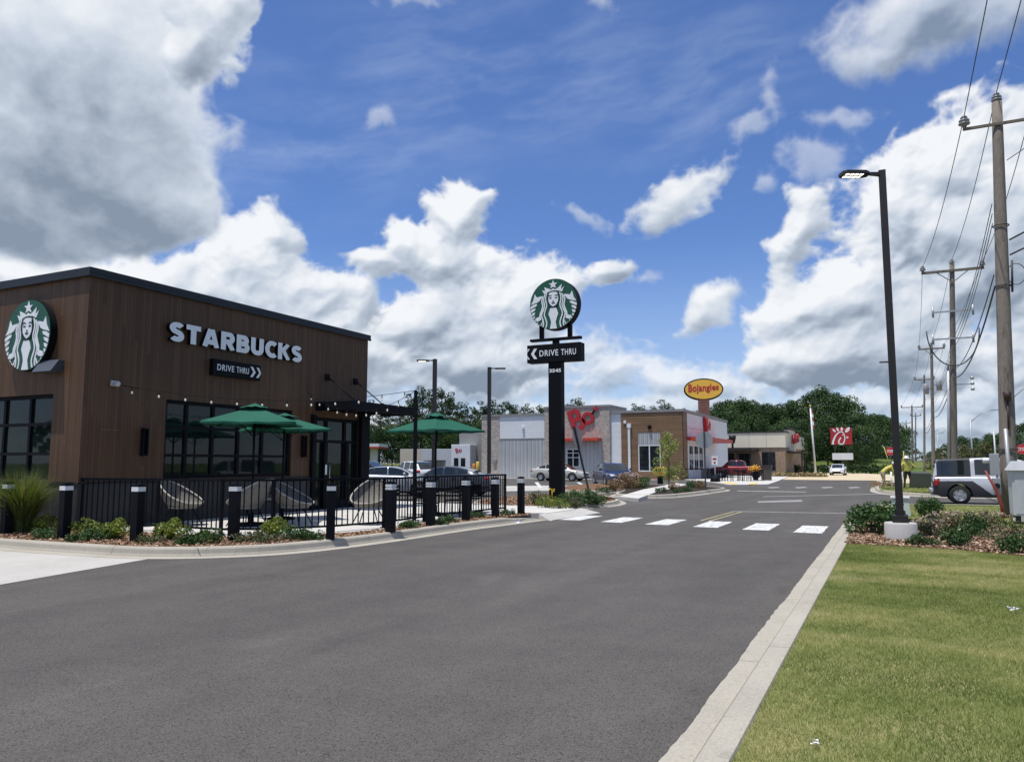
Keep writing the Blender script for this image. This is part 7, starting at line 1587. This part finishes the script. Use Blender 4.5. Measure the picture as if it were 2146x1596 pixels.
# wires
def wire(lab, pts, sag=.5, r=.012, grp='overhead wires along the highway'):
    mb = MB(); path = []
    for a, b in zip(pts, pts[1:]):
        a, b = Vector(a), Vector(b); n = 14; path += [(a + (b - a) * (k / n)) - Vector((0, 0, sag * 4 * (k / n) * (1 - k / n))) for k in range(n + (b == Vector(pts[-1])))]
    mb.tube(path, r, 5); o = mb.build('overhead_wire', WIRE, fix=False); tag(o, lab, 'wire', grp); return o
back = lambda e: e + Vector((.15, -40, 3.2))
chain = [E1, E2, E3, E4, E5]
for s, nm in ((0, 'left crossarm'), (1, 'right crossarm'), (2, 'pole top')):
    wire('long overhead wire running along the %s ends of the utility poles' % nm, [back(E1[s])] + [e[s] for e in chain] + [f[3][s] for f in far[:2]], .45, .013)
w1 = lambda z, dx=0: P1.location + at1(z) + Vector((dx, 0, 0)); w2 = lambda z: P2.location + at2(z); w3 = lambda z: P3.location + at3(z); w4 = lambda z: P4.location + at4(z)
for i, (z1, z2, z3) in enumerate(((8.9, 8.2, 7.3), (8.6, 7.9, 7.0), (8.3, 7.6, 6.7))): wire('%s thin service wire between the thick pole and the dark third pole' % ('upper', 'middle', 'lower')[i], [w1(z1, -.2), w2(z2), w3(z3)], .5, .012)
wire('thick sagging black telephone cable below the power wires', [w1(6.35, -.2), w2(6.1), w3(5.6), w4(5.4)], .75, .026); wire('second sagging telephone cable just above the thick one', [w1(6.75, -.2), w2(6.5), w3(6.0), w4(5.8)], .6, .017)
for i, (z, x, y, zz) in enumerate(((10.2, 6.5, 18, 12.5), (7.75, 7, 18, 10.2), (7.3, 7, 18, 9.6))): wire('%s wire leaving the thick pole towards the right edge' % ('upper thin', 'middle black', 'lower black')[i], [w1(z, .2), (P1.location.x + x, y, zz)], .15, .012 if i == 0 else .025)
# street lamps along the highway
def slamp(lab, u, v, dist, head, arm=True):
    p = atD(u, 985, dist); h = atD(u, v, dist).z; t = thing('street_lamp', lab, 'street lamp', p.xy.to_3d(), 0, 'street lamps along the highway'); mb = MB(); mb.tube([(0, 0, 0), (0, 0, h)], [.13, .08], 8); mb.build('pole', GALV, t)
    s = dist / F; a = atD(u + head[0], v + head[1], dist) - Vector((p.x, p.y, 0)); m = a * .55 + Vector((0, 0, h)) * .45 + Vector((0, 0, s * 3)); mb = MB(); mb.tube([(0, 0, h - .3), m, a], .05, 6); mb.build('arm', GALV, t)
    d = (Vector((a.x, a.y, 0))).normalized(); mb = MB(); mb.bar(a - d * .1, a + d * .75, .32, .12); mb.build('head', GALV, t)
for a in (('street lamp with a long curved arm reaching right, beyond the wagon', 2040, 879, 118, (38, -20)), ('street lamp pole right of the thick wooden pole', 2131, 828, 84, (40, -24)), ('distant street lamp with its arm reaching left', 1990, 899, 190, (-14, 8)), ('small distant street lamp left of the grey pole', 1969, 910, 240, (-12, 6)), ('faint street lamp near the third pole', 1962, 905, 290, (14, -8))): slamp(*a)
o = stop('red stop sign at the right edge beyond the highway lamp', atD(2146, 990, 70).xy.to_3d(), R(155), 2.6, .4)
tower = atD(1841, 990, 230); t = thing('yard_light', 'pale pole with a round white light on the grassy hill', 'lamp post', (tower.x, tower.y, 0)); mb = MB(); mb.tube([(0, 0, 0), (0, 0, atD(1841, 912, 230).z)], .13, 6); mb.build('pole', GALV, t); mb = MB(); mb.sphere((0, 0, atD(1841, 911, 230).z), .55, 8, 6); mb.build('globe', WHITE, t)
for i, (u0, v0, u1, v1, d, lab) in enumerate(((1891, 998, 1894, 945, 52, 'yellow guy-wire guard leaning beside the lamp post'), (1868, 985, 1852, 935, 60, 'pale yellow guy-wire guard left of the lamp post'))):
    a = atD(u0, v0, d); b = atD(u1, v1, d); o = MB(); o.tube([Vector((0, 0, 0)), b - a], .028, 6); q = o.build('guy_guard', P('guy_yellow%d' % i, [(.62, .5, .08), (.5, .42, .1)], 3, .6)); q.location = a; tag(q, lab, 'guy guard')
for i, u in enumerate((1869, 1891)):
    p = atD(u, 1018, 48); o = MB(); o.tube([(0, 0, 0), (0, 0, .95)], .045, 8); q = o.build('white_stake', WHITE); q.location = (p.x, p.y, .13); tag(q, 'short white stake beside the %s worker' % ('bending', 'standing')[i], 'stake')
db = MB(); rr = random.Random(2)
for k in range(40): c = (rr.gauss(0, .35), rr.gauss(0, .35), rr.random() * .3); db.box(c[0] - .12, c[0] + .12, c[1] - .1, c[1] + .1, c[2], c[2] + .14)
o = db.build('rubble', P('dug_earth', [(.22, .15, .09), (.32, .23, .14), (.13, .09, .06)], 3, .95)); o.location = atD(1856, 1020, 53).xy.to_3d(); tag(o, 'heap of dug brown earth and clods left of the workers', 'rubble', kind='stuff')

# ---- two workers
def body(lab, loc, rz, J, edges, clothes, faces_by):
    """one continuous skinned figure; J: joints (x,y,z,r)"""
    t = thing('person', lab, 'person', loc, rz); me = bpy.data.meshes.new('person_body'); names = list(J); me.from_pydata([J[k][:3] for k in names], [(names.index(a), names.index(b)) for a, b in edges], [])
    o = bpy.data.objects.new('body', me); COL.objects.link(o); sk = o.modifiers.new('skin', 'SKIN')
    for i, k in enumerate(names): me.skin_vertices[0].data[i].radius = (J[k][3], J[k][3] * (J[k][4] if len(J[k]) > 4 else 1)); me.skin_vertices[0].data[i].use_root = (k == 'pelvis')
    o.modifiers.new('sub', 'SUBSURF').levels = 2
    dg = bpy.context.evaluated_depsgraph_get(); dg.update(); m2 = bpy.data.meshes.new_from_object(o.evaluated_get(dg)); bpy.data.objects.remove(o)
    for m in clothes: m2.materials.append(m)
    for p in m2.polygons: p.material_index = faces_by(p.center); p.use_smooth = True
    link('body', m2, t); return t
SKIN = P('skin', [(.42, .25, .17), (.36, .2, .14)], 6, .6); HIVIS = P('hi_vis_yellow', [(.52, .47, .11), (.44, .40, .09)], 5, .85, .3, 20); NAVYT = P('navy_trousers', [(.012, .014, .022), (.02, .022, .032)], 6, .9); KHAKI = P('khaki_trousers', [(.34, .27, .18), (.28, .22, .14)], 6, .9); HATW = P('white_helmet', [(.7, .69, .64), (.6, .58, .52)], 5, .5)
def limbs(L_): return L_
# standing, hands on hips, back to the camera (faces +y)
J = dict(pelvis=(0, 0, .95, .17, .75), waist=(0, 0, 1.1, .165, .7), chest=(0, 0, 1.3, .20, .7), neckb=(0, .0, 1.47, .09), neck=(0, .01, 1.53, .055), head=(0, .02, 1.63, .085, 1.1), crown=(0, .02, 1.73, .075),
         shl=(-.2, 0, 1.42, .075), shr=(.2, 0, 1.42, .075), ell=(-.4, -.08, 1.2, .05), elr=(.4, -.08, 1.2, .05), hal=(-.24, .08, 1.02, .04), har=(.24, .08, 1.02, .04),
         hil=(-.1, 0, .9, .105), hir=(.1, 0, .9, .105), knl=(-.15, .02, .5, .072), knr=(.17, .02, .5, .072), anl=(-.18, 0, .09, .05), anr=(.22, 0, .09, .05), tol=(-.2, .15, .04, .04), tor=(.25, .15, .04, .04))
Ed = [('pelvis', 'waist'), ('waist', 'chest'), ('chest', 'neckb'), ('neckb', 'neck'), ('neck', 'head'), ('head', 'crown'), ('chest', 'shl'), ('chest', 'shr'), ('shl', 'ell'), ('shr', 'elr'), ('ell', 'hal'), ('elr', 'har'), ('pelvis', 'hil'), ('pelvis', 'hir'), ('hil', 'knl'), ('hir', 'knr'), ('knl', 'anl'), ('knr', 'anr'), ('anl', 'tol'), ('anr', 'tor')]
def fb(c): return 2 if c.z < .97 and abs(c.x) < .235 and not (c.z > .9 and abs(c.x) > .2) else (0 if c.z > 1.5 or (c.z < 1.1 and abs(c.x) > .21 and c.y > .03) else 1)
p = atD(1903, 1018, 49.5); w1_ = body('person in a yellow shirt and dark trousers standing hands on hips, wearing a pale hat', (p.x, p.y, .13), R(20), J, Ed, [SKIN, HIVIS, NAVYT], fb)
mb = MB(); mb.lathe([(.21, 1.70), (.2, 1.715), (.12, 1.72), (.11, 1.80), (.06, 1.84), (0, 1.845)], 18, c=(0, .02, 0)); mb.build('hat', HATW, w1_)
# bending forward to the right, reaching down
J = dict(pelvis=(-.22, 0, .88, .17, .75), waist=(-.12, 0, 1.0, .165, .75), chest=(.10, 0, 1.17, .19, .75), neckb=(.26, 0, 1.25, .085), neck=(.31, 0, 1.28, .055), head=(.40, 0, 1.33, .085), crown=(.47, 0, 1.38, .075),
         shl=(.2, .18, 1.2, .075), shr=(.2, -.18, 1.2, .075), ell=(.3, .22, .92, .05), elr=(.32, -.2, .9, .05), hal=(.45, .12, .7, .04), har=(.47, -.1, .7, .04),
         hil=(-.22, .1, .84, .105), hir=(-.22, -.1, .84, .105), knl=(-.1, .13, .47, .072), knr=(-.2, -.13, .48, .072), anl=(-.22, .14, .09, .05), anr=(-.42, -.14, .09, .05), tol=(-.07, .16, .04, .04), tor=(-.27, -.16, .04, .04))
def fb2(c): return 2 if (c.z < .95 and c.x < .06) else (0 if (c.x > .3 and c.z > 1.2) or c.z < .76 else 1)
p = atD(1859, 1018, 49); w2_ = body('person in a yellow shirt and khaki trousers bending down, wearing a helmet', (p.x, p.y, .13), R(24), J, Ed, [SKIN, HIVIS, KHAKI], fb2)
mb = MB(Matrix.Translation((.42, 0, 1.36)) @ Matrix.Rotation(R(45), 4, 'Y')); mb.lathe([(.14, -.02), (.13, .02), (.1, .1), (.05, .14), (0, .145)], 16); mb.build('helmet', HATW, w2_)
